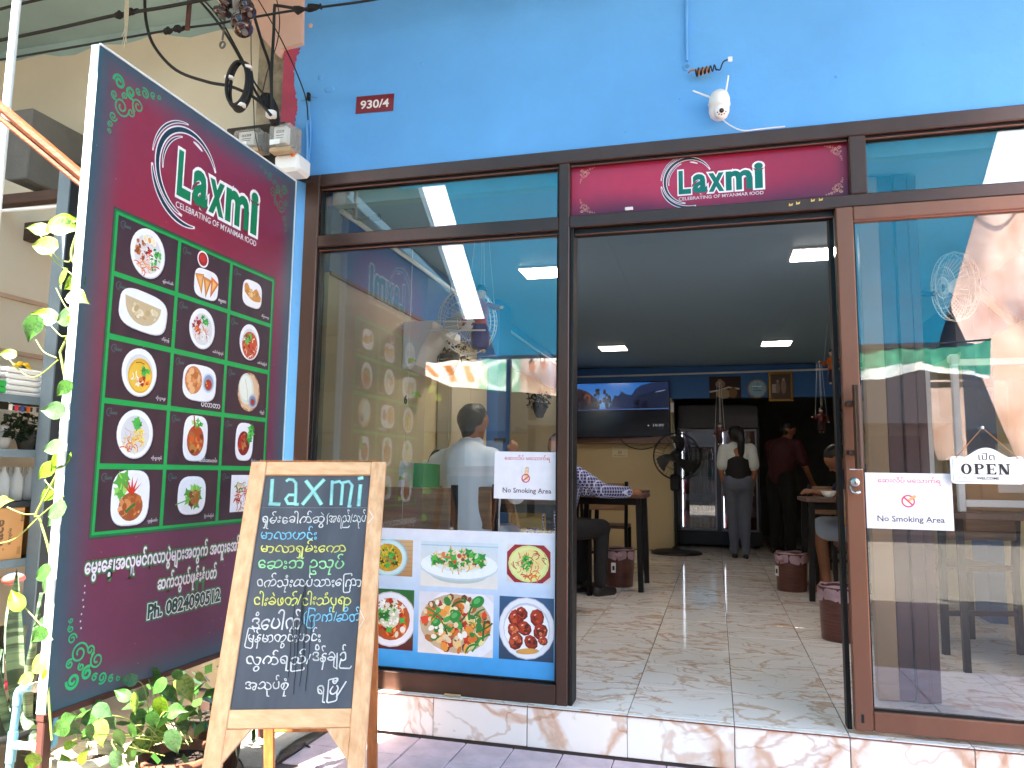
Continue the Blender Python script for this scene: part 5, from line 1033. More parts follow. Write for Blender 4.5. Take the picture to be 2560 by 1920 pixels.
for (x, y, rz, l) in ((-1.45, 1.38, 0, 'wood and steel cafe chair under the man in white'), (-1.22, 2.75, -.7, 'wood and steel cafe chair under the checked shirt person'), (-1.0, 4.1, 0, 'wood and steel cafe chair between the two left tables'), (.99, 3.82, math.pi*.98, 'wood and steel cafe chair under the seated man in navy'), (1.02, 2.75, 0, 'wood and steel cafe chair backing onto the doorway at the right tables'), (1.3, 1.75, .3, 'wood and steel cafe chair behind the sliding glass door'), (1.28, 5.0, 0, 'wood and steel cafe chair deep in the room by the right wall')):
    c = copy_tree(c0); place(c, (x, y, .165), rz, l)
# --- display cabinet on a table behind the glass door
t = thing('display_cabinet', 'white framed glass display cabinet on a table behind the glass door', 'display cabinet', (1.42, 1.35, .93)); 
MB().box((1.12, 1.08, .895), (1.79, 1.72, .93), .004).build('shelf_top', M_TOP, t)
for x in (1.16, 1.74): MB().box((x, 1.12, .931), (x+.032, 1.152, 1.72), .003).build('post', M_WMETAL, t); MB().box((x, 1.64, .931), (x+.032, 1.672, 1.72), .003).build('post', M_WMETAL, t)
for z in (.955, 1.66): MB().box((1.193, 1.124, z), (1.739, 1.15, z+.035), .003).build('rail', M_WMETAL, t)
MB().box((1.19, 1.64, 1.0), (1.74, 1.645, 1.65)).build('back_pane', M_GLASS, t); MB().box((1.15, 1.11, 1.67), (1.2, 1.16, 1.72), .01).build('corner_cap', M_WHITE, t)
for x in (1.14, 1.76): MB().box((x, 1.1, .166), (x+.03, 1.13, .8945)).build('leg', M_STEEL, t); MB().box((x, 1.66, .166), (x+.03, 1.69, .8945)).build('leg', M_STEEL, t)
t = MB().lathe([(.001, 0), (.035, 0), (.04, .09), (.025, .1), (.001, .1)], (1.08, 1.9, .93), (0, 0, 1), 16).build('cup', M_WHITE, None, cat='cup', label='white upturned cup behind the no smoking notice on the glass door')
tt = thing('cardboard_box', 'tan cardboard box on the table in the display cabinet', 'box', (1.5, 1.4, .93)); MB().box((1.3, 1.25, .931), (1.68, 1.6, 1.2), .004).build('carton', mat('tan_cardboard', 'b98a58', .8, var=.08), tt)
# --- left wall: wardrobe, white wall fan, air box
t = thing('wardrobe', 'pale two door wardrobe against the left wall behind the man in white', 'wardrobe', (-1.6, 2.2, .165)); MW = mat('pale_laminate', 'd0c2a4', .5, var=.04)
MB().box((-1.785, 1.6, .166), (-1.70, 2.40, 1.92), .004).build('carcass', MW, t)
for y0, y1 in ((1.605, 1.998), (2.002, 2.395)):
    d_ = MB().box((-1.6995, y0, .2), (-1.684, y1, 1.90), .003).build('door', MW, t); MB().box((-1.6835, 1.96 if y0 < 2 else 2.03, 1.0), (-1.672, 1.97 if y0 < 2 else 2.04, 1.16), .002).build('handle', M_WMETAL, d_)
t = thing('wall_fan', 'white wall fan in a wire cage high on the left wall', 'fan', (-1.5, 1.1, 1.95)); fc = Vector((-1.42, 1.12, 1.99)); ax = Vector((.75, -.55, -.12))
mb = MB(); cage(mb, fc, ax, .2, 40, .07, .0018); mb.build('cage', M_WHITE, t, kind='stuff'); fan_blades(t, fc, ax, .17, 3, mat('clear_grey_blade', 'b8c4c6', .2, alpha=.5))
MB().lathe([(.001, .03), (.03, .025), (.05, 0), (.06, -.1), (.001, -.12)], fc, ax, 16).build('motor', M_WHITE, t); MB().bar((-1.785, 1.3, 1.9), fc-ax.normalized()*.1, .04, .04).build('bracket', M_WHITE, t)
t = MB().prism([(-1.785, 1.0, 1.98), (-1.785, 1.0, 1.70), (-1.71, 1.0, 1.72), (-1.66, 1.0, 1.84), (-1.60, 1.0, 1.93), (-1.60, 1.0, 1.98)], (0, .5, 0)).build('speaker_box', M_WHITE, None, cat='wall box', label='white curved box on the left wall under the wall fan')
# --- hanging baskets
def basket(x, y, z, label, s=1.):
    t = thing('hanging_basket', label, 'hanging basket', (x, y, z), 0, 'dark hanging baskets'); rr = random.Random(int(x*50+90)); m = mat('dry_dark_leaf', '241815', .8, var=.4)
    MB().lathe([(.001, -.1), (.03, -.1), (.06, -.03), (.07, .03), (.06, .03), (.02, -.06), (.001, -.07)], (x, y, z), (0, 0, 1), 16).build('basket', mat('dark_rattan', '2a1c18', .8, bump=1), t); MB().tube([(x, y, z+.02), (x, y, z+.5)], .002, 4).build('cord', M_CABLE, t)
    mb = MB()
    for i in range(130):
        a = rr.uniform(0, 6.28); q = rr.uniform(.02, .12)*s; c = Vector((x+q*math.cos(a), y+q*math.sin(a), z+rr.uniform(-.02, .12))); d = Vector((rr.gauss(0, 1), rr.gauss(0, 1), rr.gauss(0, 1))).normalized()*.024; e = d.cross(Vector((rr.random(), rr.random(), .3))).normalized()*.01
        mb.add([c-d, c+e, c+d, c-e], [(0, 1, 2, 3)])
    mb.build('foliage', m, t, kind='stuff'); return t
basket(-1.62, 1.35, 1.80, 'dark hanging basket beneath the white wall fan'); basket(1.0, 1.7, 1.68, 'dark hanging basket of dry leaves behind the glass door'); basket(-1.50, 3.4, 1.68, 'dark hanging basket in front of the left wall near the blue pilaster'); basket(1.15, 4.2, 1.62, 'dark hanging basket by the right wall beside the far puppet')
# --- marionettes
def puppet(x, y, z, h, label, jac, skirt, face=1, sticks=False):
    t = thing('marionette', label, 'marionette', (x, y, z), 0, 'Burmese string marionettes'); s = h
    mJ = mat('satin_'+jac, jac, .35, var=.2, scale=20); mS = mat('satin_'+skirt, skirt, .4, var=.25, scale=25); mK = mat('puppet_face', 'e3c3a4', .5); mB = mat('puppet_black', '17110f', .5)
    P = lambda a, b_, c: Vector((x+a*s, y+b_*s, z+c*s))
    MB().ell(P(0, 0, .86), (.07*s, .065*s, .085*s), 14, 10).build('head', mK, t)
    MB().ell(P(0, .01*1, .905), (.078*s, .075*s, .06*s), 14, 8).build('hair', mB, t); MB().lathe([(.001, .05*s), (.05*s, .04*s), (.055*s, 0)], P(0, 0, .93), (0, 0, 1), 12).build('hat', mB, t)
    for a in (-.025, .025): MB().ell(P(a, -.062, .87), (.008*s, .004*s, .006*s), 6, 4).build('eye', mB, t)
    MB().lathe([(.03*s, .78*s), (.10*s, .72*s), (.115*s, .6*s), (.095*s, .48*s), (.13*s, .42*s), (.001, .42*s)], (x, y, z), (0, 0, 1), 14).build('jacket', mJ, t)
    MB().lathe([(.09*s, .45*s), (.13*s, .3*s), (.12*s, .14*s), (.10*s, .1*s), (.001, .1*s)], (x, y, z), (0, 0, 1), 14).build('skirt', mS, t)
    for sg in (-1, 1):
        el = P(sg*.2, -.03, .6+.05*sg); hd = P(sg*.24*(1.3 if sg*face > 0 else .9), -.12, .62 if sg*face > 0 else .42)
        MB().tube([P(sg*.1, 0, .7), el, hd], [.035*s, .04*s, .035*s], 8).build('sleeve', mJ, t); MB().ell(hd+Vector((sg*.02*s, -.02*s, 0)), (.03*s, .018*s, .022*s), 8, 6).build('hand', mK, t)
        MB().ell(P(sg*.06, -.03, .06), (.03*s, .05*s, .022*s), 8, 6).build('shoe', mK, t)
    for k, (a, b_) in enumerate(((-.2, .6), (.2, .6), (0, .95), (.05, .95))): MB().tube([P(a, 0, b_), (x+a*s*.4, y, min(2.44, z+s+.45))], .0012, 4).build('string', M_WHITE, t)
    MB().lathe([(.02*s, .52*s), (.02*s, .5*s)], (x, y-.11*s, z), (0, 0, 1), 6).build('buckle', GF, t)
    if sticks:
        for dz, x0, x1 in ((.30, -.34, .06), (.42, -.28, 0)): MB().tube([(x+x0, y-.1, z+dz*s+.012), (x+x1, y-.1, z+dz*s)], .0045, 8).build('stick', M_WHITE, t)
    return t
puppet(-1.215, .72, 1.715, .40, 'string puppet in red jacket and blue skirt hanging behind the left window', 'b0202c', '1c2a86', 1, True)
puppet(1.01, 4.0, 1.89, .34, 'string puppet in orange jacket hanging near the top of the door jamb', 'c8641c', '1c1c3c', -1)
puppet(1.03, 5.0, 1.52, .27, 'small dark red string puppet hanging deep in the room by the right wall', '5c1418', '3c1014', -1)
puppet(1.06, 1.5, 1.86, .40, 'string puppet in blue jacket hanging behind the sliding glass door', '2a4a86', '16306e', 1)
puppet(.05, 5.6, 1.42, .26, 'small dark red string puppet hanging in front of the fridge doors', '4c1216', '2c0c10', 1)
# second wall fan at right
t = thing('wall_fan', 'white wall fan in a wire cage seen through the sliding glass door', 'fan', (1.45, 1.9, 2.1)); fc = Vector((1.36, 1.7, 2.2)); ax = Vector((-1, -.25, -.1)); mb = MB(); cage(mb, fc, ax, .2, 40, .07, .0018); mb.build('cage', M_WHITE, t, kind='stuff'); fan_blades(t, fc, ax, .17, 3, MATS['clear_grey_blade']); MB().lathe([(.001, .03), (.03, .025), (.05, 0), (.06, -.1), (.001, -.12)], fc, ax, 16).build('motor', M_WHITE, t); MB().bar((1.79, 2.1, 2.05), fc-ax.normalized()*.1, .04, .04).build('bracket', M_WHITE, t)
# hanging garland of paper leaves inside the window
t = thing('leaf_garland', 'thin hanging string with bright yellow green paper leaves inside the window', 'garland', (-1.45, .1, 1.0)); M_PL = mat('yellow_green_paper', 'c9dc3c', .5, trans=.4)
a, b_ = aY(1032, 620, .1), aY(1005, 1300, .1); MB().tube([a, a.lerp(b_, .5)+Vector((.004, 0, 0)), b_], .0012, 4).build('string', M_WHITE, t)
for px, py, s, r_ in ((1030, 902, .022, 0), (1040, 987, .026, 1), (1004, 1196, .016, 2), (1002, 1247, .016, 3)):
    q = aY(px, py, .098); MB().prism([q+Vector(v)*s for v in ((-.9, 0, -.5), (-.8, 0, .6), (.2, 0, .55), (1.1, 0, -.1 if r_ != 1 else -.4), (.1, 0, -.4))], (0, .001, 0)).build('leaf', M_PL, t)
q = aY(1014, 1000, .098); pr = PR(q+Vector((-.008, -.001, -.02)), (1, 0, 0), (0, 0, 1)); pr.text('6', 0, 0, .045, .016, '1f4a1c', .05, 2); pr.build('digit', PAPER, t)
# shopping bag and things on the near table
t = thing('carrier_bag', 'green and white carrier bag standing on the chair beside the man in white', 'bag', (-1.55, .95, .63)); q0, q1 = aY(1000, 1140, .93), aY(1078, 1215, .93)
MB().sheet(lambda u, v: Vector((q0.x+(q1.x-q0.x)*u*.6-.02+.02*v, (.93)+.02*math.sin(u*6), .632+.52*v-.01*u)), 8, 8).build('white_side', M_WHITE, t)
MB().sheet(lambda u, v: Vector((q0.x+(q1.x-q0.x)*(.5+u*.75)+.01*v, (.90)-.02*math.sin(u*4+v*2), .632+.51*v-.008*u)), 8, 8).build('green_side', mat('green_plastic', '129a44', .35, var=.15), t)
t = thing('carrier_bag', 'white paper bag with black handles at the left edge of the window', 'bag', (-1.7, 1.3, .93)); MB().prism([(-1.78, 1.3, .93), (-1.66, 1.3, .93), (-1.60, 1.3, 1.13), (-1.76, 1.3, 1.16)], (0, .1, 0)).build('bag', M_WHITE, t); MB().tube(spline([(-1.72, 1.3, 1.15), (-1.68, 1.3, 1.22), (-1.6, 1.3, 1.2), (-1.6, 1.3, 1.12)]), .008, 6).build('strap', M_BLACK, t)
t = MB().lathe([(.001, 0), (.05, 0), (.055, .03), (.001, .032)], (-1.60, 1.2, .93), (0, 0, 1), 16).build('pink_dish', mat('pink_plastic', 'd58aa0', .4), None, cat='dish', label='small pink plastic dish on the table by the white bag')
# yellow stool and white round chair
t = thing('stool', 'yellow plastic stool between the two near customers', 'stool', (-1.2, 1.85, .165)); YM = mat('yellow_plastic', 'c9a81e', .4); MB().box((-1.31, 1.72, .84), (-1.09, 1.96, .865), .01).build('seat', YM, t); MB().box((-1.30, 1.73, .74), (-1.10, 1.745, .8395)).build('apron', YM, t)
for x in (-1.305, -1.12):
    for y in (1.75, 1.92): MB().box((x, y, .166), (x+.022, y+.022, .8395)).build('leg', YM, t)
# bowls and bottle on far tables
for i, (x, y, l) in enumerate(((.85, 3.3, 'small white bowl on the right table before the seated man'), (1.15, 5.5, 'white bowl on the far right table'), (-.95, 3.4, 'white bowl on the table of the checked shirt person'))):
    t = MB().lathe([(.001, 0), (.03, 0), (.035, .01), (.06, .05), (.055, .05), (.03, .012), (.001, .01)], (x, y, .931), (0, 0, 1), 18).build('bowl', M_WHITE, None, cat='bowl', label=l, group='white bowls on the tables')
# ================================================================= things on the wall
def one(name, label, cat, mb, m, group=None, kind=None): return mb.build(name, m, None, label, cat=cat, group=group)
cv = lambda l, Y, n=6: spline([aY(x, y, Y) for x, y in l], n)
M_BPIPE = mat('blue_painted_pipe', '62a6e2', .5)
one('conduit', 'blue painted conduit running down the wall above the security camera', 'conduit', MB().tube([aY(1716, -20, .004), aY(1717, 152, .004)], .0065, 8), M_BPIPE)
t = thing('loose_wire', 'curled black and copper wires sticking out of the blue wall over the camera', 'wire', tuple(aY(1717, 166, 0)))
MB().lathe([(.006, 0), (.012, .003), (.016, .001), (.018, -.004)], aY(1717, 167, .008), (0, -1, 0), 16).build('wall_ring', M_BPIPE, t)
MB().tube(spline([aY(1722, 182, .0), aY(1727, 176, -.02), aY(1738, 175, -.03)]), .004, 6).build('bare_end', mat('copper_wire', 'd89a6c', .4, metal=.4), t)
c0, c1 = aY(1738, 182, -.03), aY(1792, 168, -.04); n = 60
pts = [c0.lerp(c1, i/n)+Vector((0, .0, 1))*.016*math.cos(i/n*2*math.pi*5.5)*(1-.4*i/n)+Vector((0, 1, 0))*.014*math.sin(i/n*2*math.pi*5.5) for i in range(n+1)]
MB().tube(pts+spline([pts[-1], aY(1800, 174, -.045), aY(1808, 155, -.05), aY(1820, 149, -.05)], 6), .003, 6).build('twisted_wire', M_CABLE, t)
MB().tube([p+Vector((.005, .004, 0)) for p in pts[:40]], .0028, 6).build('twisted_wire', mat('copper_wire', 'd89a6c', .4), t)
MB().box(aY(1820, 153, -.055), aY(1831, 143, -.045), .002).build('connector', M_WHITE, t)
t = thing('security_camera', 'white dome security camera with two antennas above the door header', 'camera', tuple(aY(1798, 260, -.03)))
c = aY(1798, 262, -.045); MC = mat('camera_white', 'ece6e2', .35, var=.02)
MB().lathe([(.001, .062), (.018, .059), (.032, .048), (.041, .028), (.043, .004), (.0435, -.003), (.041, -.004), (.041, -.03), (.034, -.05), (.018, -.062), (.001, -.065)], c, (0.05, -.12, 1), 28).build('body', MC, t)
MB().lathe([(.0435, .004), (.045, .001), (.0435, -.003)], c, (.05, -.12, 1), 28).build('rim', M_WHITE, t)
e = aY(1803.5, 277, -.088); ax = Vector((.12, -1, -.25)); ey = MB().lathe([(.001, .006), (.022, .006), (.0265, .002), (.028, -.01), (.028, -.04)], e, ax, 26).build('eyeball', MC, t)
MB().lathe([(.001, .0095), (.0088, .009), (.0095, .006)], e, ax, 18).build('lens', mat('lens_glass', '2a0f0c', .08), ey)
x_, y_, d_ = frame(ax)
for a in (200, 235, 270, 305, 340): 
    q = e+(Vector((math.cos(math.radians(a)), 0, math.sin(math.radians(a))))*.0175)+ax.normalized()*.0065; MB().ell(q, (.0032, .0015, .0032), 8, 5).build('led', mat('ir_led', '8a4a38', .3), ey)
for (a, b_) in (((1814, 232), (1821, 189)), ((1775, 243), (1732, 227))): MB().tube([aY(*a, -.05), aY(*b_, -.06)], [.0042, .0034], 10).build('antenna', MC, t)
MB().box(c+Vector((-.02, .02, -.02)), c+Vector((.02, .053, .03)), .004).build('wall_bracket', MC, t)
MB().tube(cv([(1803, 294), (1821, 311), (1856, 326), (1903, 322), (1963, 316)], -.008), .0028, 6).build('cable', MC, t)
# electricity meters
M_GRIME = mat('grimy_grey_plastic', '9a948c', .45, var=.25, scale=30); M_CLEAR = mat('scratched_clear_plastic', 'c4c2ba', .15, var=.1, alpha=.35)
def meter(px0, py0, px1, py1, Y, label, face):
    a, b_ = aY(px0, py1, Y), aY(px1, py0, Y); w, h = b_.x-a.x, b_.z-a.z; t = thing('electricity_meter', label, 'electricity meter', (a.x+w/2, Y, a.z), 0, 'electricity meters on the pilaster')
    MB().box((a.x+.002, Y+.055, a.z-.0), (b_.x-.002, Y+.10, b_.z), .006).build('base', M_GRIME, t); MB().box((a.x, Y, a.z+.01), (b_.x, Y+.0545, b_.z), .014).build('cover', M_CLEAR, t)
    MB().box((a.x+w*.15, Y+.02, a.z+h*.25), (a.x+w*.72, Y+.052, b_.z-h*.08), .003).build('dial_block', M_WHITE, t)
    pr = PR((a.x+w*.15, Y+.0195, a.z+h*.25), (1, 0, 0), (0, 0, 1)); ww, hh = w*.57, h*.67; pr.rect(ww*.2, hh*.62, ww*.8, hh*.78, '2a2c30'); pr.rect(ww*.2, hh*.45, ww*.8, hh*.5, '3a3a3a'); pr.rect(ww*.25, hh*.3, ww*.75, hh*.36, '8a8a8a')
    for k in range(5): pr.rect(ww*(.24+.11*k), hh*.65, ww*(.24+.11*k+.06), hh*.75, 'd8d4cc')
    pr.build('dial_print', PAPER, t); MB().box((a.x+w*.12, Y-.002, a.z+h*.14), (a.x+w*.55, Y-.0005, a.z+h*.34)).build('seal_label', M_WHITE, t)
    MB().box((a.x+.004, Y+.01, a.z-.012), (b_.x-.004, Y+.056, a.z+.0095), .004).build('terminal_cover', mat('yellowed_plastic', 'b59a78', .5), t)
meter(667, 302, 728, 372, -.26, 'grimy clear electricity meter above the white switch box', 0); meter(578, 315, 650, 375, -.2, 'older electricity meter half hidden by the top edge of the menu sign', 1)
a, b_ = aY(682, 430, -.2), aY(746, 378, -.2); t = thing('switch_box', 'white switch box with an orange knob under the right electricity meter', 'switch box', (a.x, -.2, a.z)); MB().box((a.x, -.2, a.z), (b_.x, -.08, b_.z), .014).build('case', M_WHITE, t); q = aY(733, 386, -.2); MB().lathe([(.001, .01), (.009, .01), (.011, .004), (.011, 0)], q, (0, -1, 0), 12).build('knob', mat('orange_plastic', 'd9641c', .4), t)
one('mounting_board', 'dark wooden mounting board behind the electricity meters', 'board', MB().box((-2.27, -.09, 2.36), (-1.95, -.07, 2.74), .003), mat('dark_old_board', '3a3430', .8, var=.3))
MB().box((-2.19, -.0695, 2.4), (-2.05, .034, 2.7), .002).build('board_batten', M_GREY, bpy.data.objects['pilaster'])
# ---- cables overhead
GC = 'overhead cables at the shop corner'
def cable(l, Y, r, label, m=M_CABLE, n=6): 
    rr = r*.00175; return one('cable', label, 'cable', MB().tube(cv(l, Y, n), rr, 7), m, GC)
cable([(620, -30), (623, 0), (636, 42), (656, 110), (676, 177), (679, 286)], -.28, 4, 'thick black cable dropping past the right insulator to the meters')
cable([(775, 23), (735, 20), (692, 14), (686, 20), (684, 83), (679, 177), (680, 290)], -.3, 4, 'black cable bent square from the taped splice down to the meters')
cable([(362, -20), (365, 50), (385, 115), (440, 175), (520, 205), (580, 217), (640, 247), (677, 288)], -.32, 4.2, 'thick black cable sagging in a wide loop across the beige wall')
cable([(480, -20), (540, 50), (580, 110), (612, 170), (640, 232), (674, 282)], -.3, 3.5, 'black cable slanting down from the left insulator to the meters')
cable([(500, -10), (548, 45), (596, 130), (640, 212), (672, 245)], -.27, 2.5, 'thinner black cable slanting behind the cable coil')
cable([(640, -10), (690, 75), (718, 130), (745, 190), (765, 248), (770, 300)], -.04, 1.8, 'thin black cable crossing the red paint patch down the blue wall')
cable([(690, -10), (699, 50), (692, 110), (668, 180), (650, 262)], -.2, 1.4, 'thinnest black wire hanging from the top between the two bent cables')
cable([(628, 50), (628, 150), (634, 260), (637, 330), (648, 378)], -.22, 1.2, 'thin wire hanging straight down from the right insulator')
cable([(-20, 153), (200, 115), (420, 76), (540, 60), (600, 48), (640, 42), (731, 27), (900, 5), (1000, -14)], -.45, 3, 'lower taut power line crossing from the left edge to the top of the blue wall')
cable([(-20, 105), (140, 72), (290, 38), (400, 20), (540, -6)], -.5, 4.5, 'upper taut power line crossing the teal soffit at the top left')
cable([(-20, 28), (60, 8), (130, -8)], -.5, 4, 'short piece of power line in the very top left corner')
for (l, lab) in (([(412, 78), (436, 73), (462, 70)], 'frayed black tape splice on the lower power line'), ([(290, 40), (315, 32), (342, 27)], 'frayed black tape splice on the upper power line'), ([(733, 26), (770, 22), (803, 17)], 'frayed black tape splice in front of the blue wall top')):
    p = cv(l, -.46 if l[0][0] != 290 else -.5, 6); one('tape_splice', lab, 'cable splice', MB().tube([q+Vector((R.uniform(-.003, .003), 0, R.uniform(-.004, .004))) for q in p], [.006+.011*abs(math.sin(.4+i*.55))*R.uniform(.7, 1.2) for i in range(len(p))], 9), M_TAPE, 'taped splices on the power lines')
# coil
t = thing('cable_coil', 'coil of spare black cable bound with white ties', 'cable coil', tuple(aY(597, 212, -.35))); cc = aY(597, 212, -.36); mb = MB()
for k in range(5):
    mb2 = MB().tube([cc+Vector(((.036+.004*(k % 3))*math.cos(a)+.008*math.sin(a), .016*(k-2)*.6+.02*math.cos(a), (.10+.004*k)*math.sin(a))) for a in [2*math.pi*i/30 for i in range(30)]], .0062, 6, closed=True); mb2.build('turn', M_CABLE, t)
for a in (2.9, .9, 5.2): q = cc+Vector((.04*math.cos(a)+.008*math.sin(a), .02*math.cos(a), .106*math.sin(a))); MB().tube([q-Vector((0, 0, .006)), q+Vector((0, 0, .006))], .021, 10).build('tie', M_WHITE, t)
MB().tube([aY(678, 280, -.3), aY(678, 292, -.3)], .024, 12).build('tie', M_WHITE, t)
one('cable_bundle', 'tangle of black cable tails above the electricity meters', 'cable bundle', MB().tube(cv([(660, 240), (675, 262), (684, 290), (688, 312)], -.26), [.02, .026, .03, .03, .032, .03, .03, .03, .03, .03, .028, .026, .025, .024, .024, .022, .02, .02, .018], 9), M_TAPE)
M_CER = mat('brown_glazed_ceramic', '3b1d16', .15, var=.2, coat=.6)
def insul(px, py, s, ax, label):
    t = thing('insulator', label, 'insulator', tuple(aY(px, py, -.5)), 0, 'brown ceramic insulators'); c = aY(px, py, -.5); s *= .0017
    MB().lathe([(.001, -1.05*s), (.75*s, -1.05*s), (.95*s, -.8*s), (.9*s, -.5*s), (.55*s, -.3*s), (.55*s, -.1*s), (.95*s, .1*s), (1.0*s, .4*s), (.7*s, .55*s), (.6*s, .8*s), (.8*s, 1.0*s), (.001, 1.05*s)], c, ax, 22).build('spool', M_CER, t)
    MB().tube([c-Vector(ax).normalized()*1.4*s, c+Vector(ax).normalized()*1.6*s], .3*s, 8).build('bolt', M_GREY, t)
    return t
insul(562, 12, 25, (.5, -.3, .8), 'brown ceramic insulator at the top edge, left of the pair'); insul(604, 62, 25, (-.5, .2, .85), 'brown ceramic insulator hanging lower, right of the pair'); insul(618, 22, 20, (-.5, .2, .85), 'small brown ceramic insulator behind the right one')
one('steel_strap', 'rusty grey steel strap between the two brown insulators', 'strap', MB().bar(aY(588, -20, -.52), aY(592, 46, -.52), .03, .005, (0, 1, 0)), mat('flaking_grey_steel', '8d877e', .7, var=.4, scale=20, col2='4a3630'))
one('steel_strap', 'rusty brown steel bracket hanging from the power lines left of the insulators', 'strap', MB().bar(aY(476, -20, -.48), aY(468, 76, -.46), .024, .008, (0, 1, 0), .002), mat('rust', '5c3328', .8, var=.5, scale=12))
t = thing('cable_clamp', 'small grey hook clamp hanging below the left insulator', 'clamp', tuple(aY(557, 100, -.4))); MB().tube(cv([(562, 40), (560, 70), (556, 100)], -.42), .0045, 6).build('rod', M_GREY, t); MB().tube([aY(556, 112, -.42)+Vector((.012*math.cos(a), 0, .014*math.sin(a))) for a in [i*.52 for i in range(12)]], .005, 6, closed=True).build('eye', M_GREY, t)
t = thing('plastic_string', 'shredded clear plastic string dangling from the upper power line', 'string', tuple(aY(318, 0, -.6)))
for k in range(6): MB().tube(cv([(318+k-3, -10), (316+2*k-5, 30), (312+3*(k % 3), 70), (305+4*(k % 4), 90+6*k)], -.6), .0018, 5).build('strand', mat('pale_plastic_string', 'd9cdb0', .4, trans=.4), t)
t = thing('wall_fastener', 'small metal fastener with wire tails on the blue wall beside the red patch', 'fastener', tuple(aY(772, 242, 0))); MB().box(aY(765, 250, -.02), aY(778, 234, .0), .003).build('clip', M_STEEL, t)
for l in ([(768, 246), (758, 252), (752, 250)], [(774, 242), (784, 243), (792, 245)]): MB().tube(cv(l, -.012, 4), .0014, 5).build('tail', M_GREY, t)
one('conduit', 'thin blue painted conduit between the meters and the shopfront frame', 'conduit', MB().tube(cv([(766, 310), (768, 350), (767, 400), (760, 425), (748, 440)], -.006), .008, 8), M_BPIPE)
one('conduit', 'second thin blue painted conduit left of the window corner', 'conduit', MB().tube(cv([(772, 250), (776, 320), (774, 380), (768, 420)], -.004), .004, 8), M_BPIPE)
one('cable', 'thick dark cable loop below the switch box at the corner of the frame', 'cable', MB().tube(cv([(720, 428), (735, 440), (752, 448), (765, 452), (780, 447)], -.06), .011, 8), M_CABLE, GC)

# ================================================================= the neighbour's side at the left
nw = MB().box((-3.4, -1.6, 0), (-3.22, .0595, 2.44)).build('neighbour_side_wall', mat('cream_wall', 'dccdb4', .75, var=.06, scale=1.5), kind='structure')
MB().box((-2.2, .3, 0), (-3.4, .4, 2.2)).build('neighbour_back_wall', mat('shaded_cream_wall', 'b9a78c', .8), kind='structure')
one('grey_beam', 'grey rendered concrete beam end on the beige wall behind the white pole', 'beam', MB().box((-4.6, -.33, 2.48), (-3.2, .0585, 2.84), .006), M_GREY)
for z, h_, y in ((2.28, .05, -.5), (2.18, .09, -.3)): one('wooden_beam', 'dark brown wooden beam under the grey concrete beam, %s one' % ('upper' if z > 2.2 else 'lower'), 'beam', MB().box((-4.2, y, z), (-2.75, y+.05, z+h_), .004), wood('dark_beam_wood', '4f382a', '38271d', .7, axis=0))
one('tube_light', 'thin white tube light under the dark wooden beams', 'tube light', MB().tube([aY(5, 527, -.55), aY(166, 515, -.55)], .008, 8), M_WHITE)
for z in (1.62, 1.88): MB().box((-3.219, -1.6, z), (-3.205, .058, z+.02)).build('wall_trim', mat('tan_trim', 'c9a588', .7), nw)
P_ = thing('storage_rack', 'blue grey slotted steel storage rack full of boxes and plants', 'rack', (-2.9, -.6, 0)); M_RACK = mat('blue_grey_steel', '6f7f88', .5, var=.15, metal=.3); M_RACKD = mat('shaded_rack_steel', '2c3034', .5, metal=.3)  # dark copy puts shade into the post flange beside its lit face
MB().box((-2.705, -.605, 0), (-2.645, -.598, 2.4)).build('post_face', M_RACK, P_); MB().box((-2.651, -.5975, 0), (-2.645, -.545, 2.4)).build('post_flange', M_RACKD, P_); MB().box((-3.15, -.60, 0), (-3.11, -.56, 2.4)).build('rear_post', M_RACKD, P_)
for z in (1.352, 1.135, .70, .35):
    MB().box((-3.15, -1.6, z), (-2.7065, -.03, z+.022), .002).build('shelf', M_RACKD, P_); MB().box((-2.7055, -1.6, z-.006), (-2.701, -.606, z+.026)).build('shelf_edge', M_RACK, P_); MB().box((-2.7055, -.54, z-.006), (-2.701, -.03, z+.026)).build('shelf_edge', M_RACK, P_)
# white takeaway boxes in stacks
k = 0
for y0 in (-1.12, -.93, -.74, -.50):
    for j in range(5 if y0 != -1.12 else 4):
        t = MB().box((-2.98, y0+R.uniform(-.004, .004), 1.375+.024*j), (-2.73+R.uniform(-.004, .004), y0+.165, 1.396+.024*j), .006); one('takeaway_box', 'white foam box, %s from the bottom, %s' % (('lowest', 'second', 'third', 'fourth', 'fifth')[j], {-1.12: 'leftmost rack stack', -.93: 'rack stack behind green boxes', -.74: 'stack just left of the rack post', -.5: 'stack right of the rack post'}[y0]), 'box', t, M_WHITE, 'white foam takeaway boxes on the rack'); k += 1
for j in range(2): one('lunch_box', 'bright green lunch box on the top shelf, %s of two' % ('upper' if j else 'lower'), 'box', MB().box((-2.72, -.86, 1.38+.026*j), (-2.705, -.76, 1.403+.026*j), .003), mat('bright_green_plastic', '1f9a3c', .4))
t = thing('yellow_flower', 'yellow artificial flower lying on the white boxes', 'flower', (-2.85, -.65, 1.5)); c = aX(55, 921, -2.78)
for i in range(7): a = i*.9; MB().ell(c+Vector((.006*math.cos(a), .026*math.cos(a), .018*math.sin(a))), (.006, .018, .012), 8, 5).build('petal', mat('yellow_petal', 'e8b818', .6), t)
MB().ell(c, .014, 8, 6).build('flower_heart', M_BLACK, t)
t = thing('flag_string', 'string of small coloured flags over the second rack shelf', 'flags', tuple(aX(40, 1012, -2.735)))
MB().tube([aX(-10, 985, -2.735), aX(35, 1014, -2.735), aX(105, 1020, -2.735)], .001, 4).build('string', M_WHITE, t)
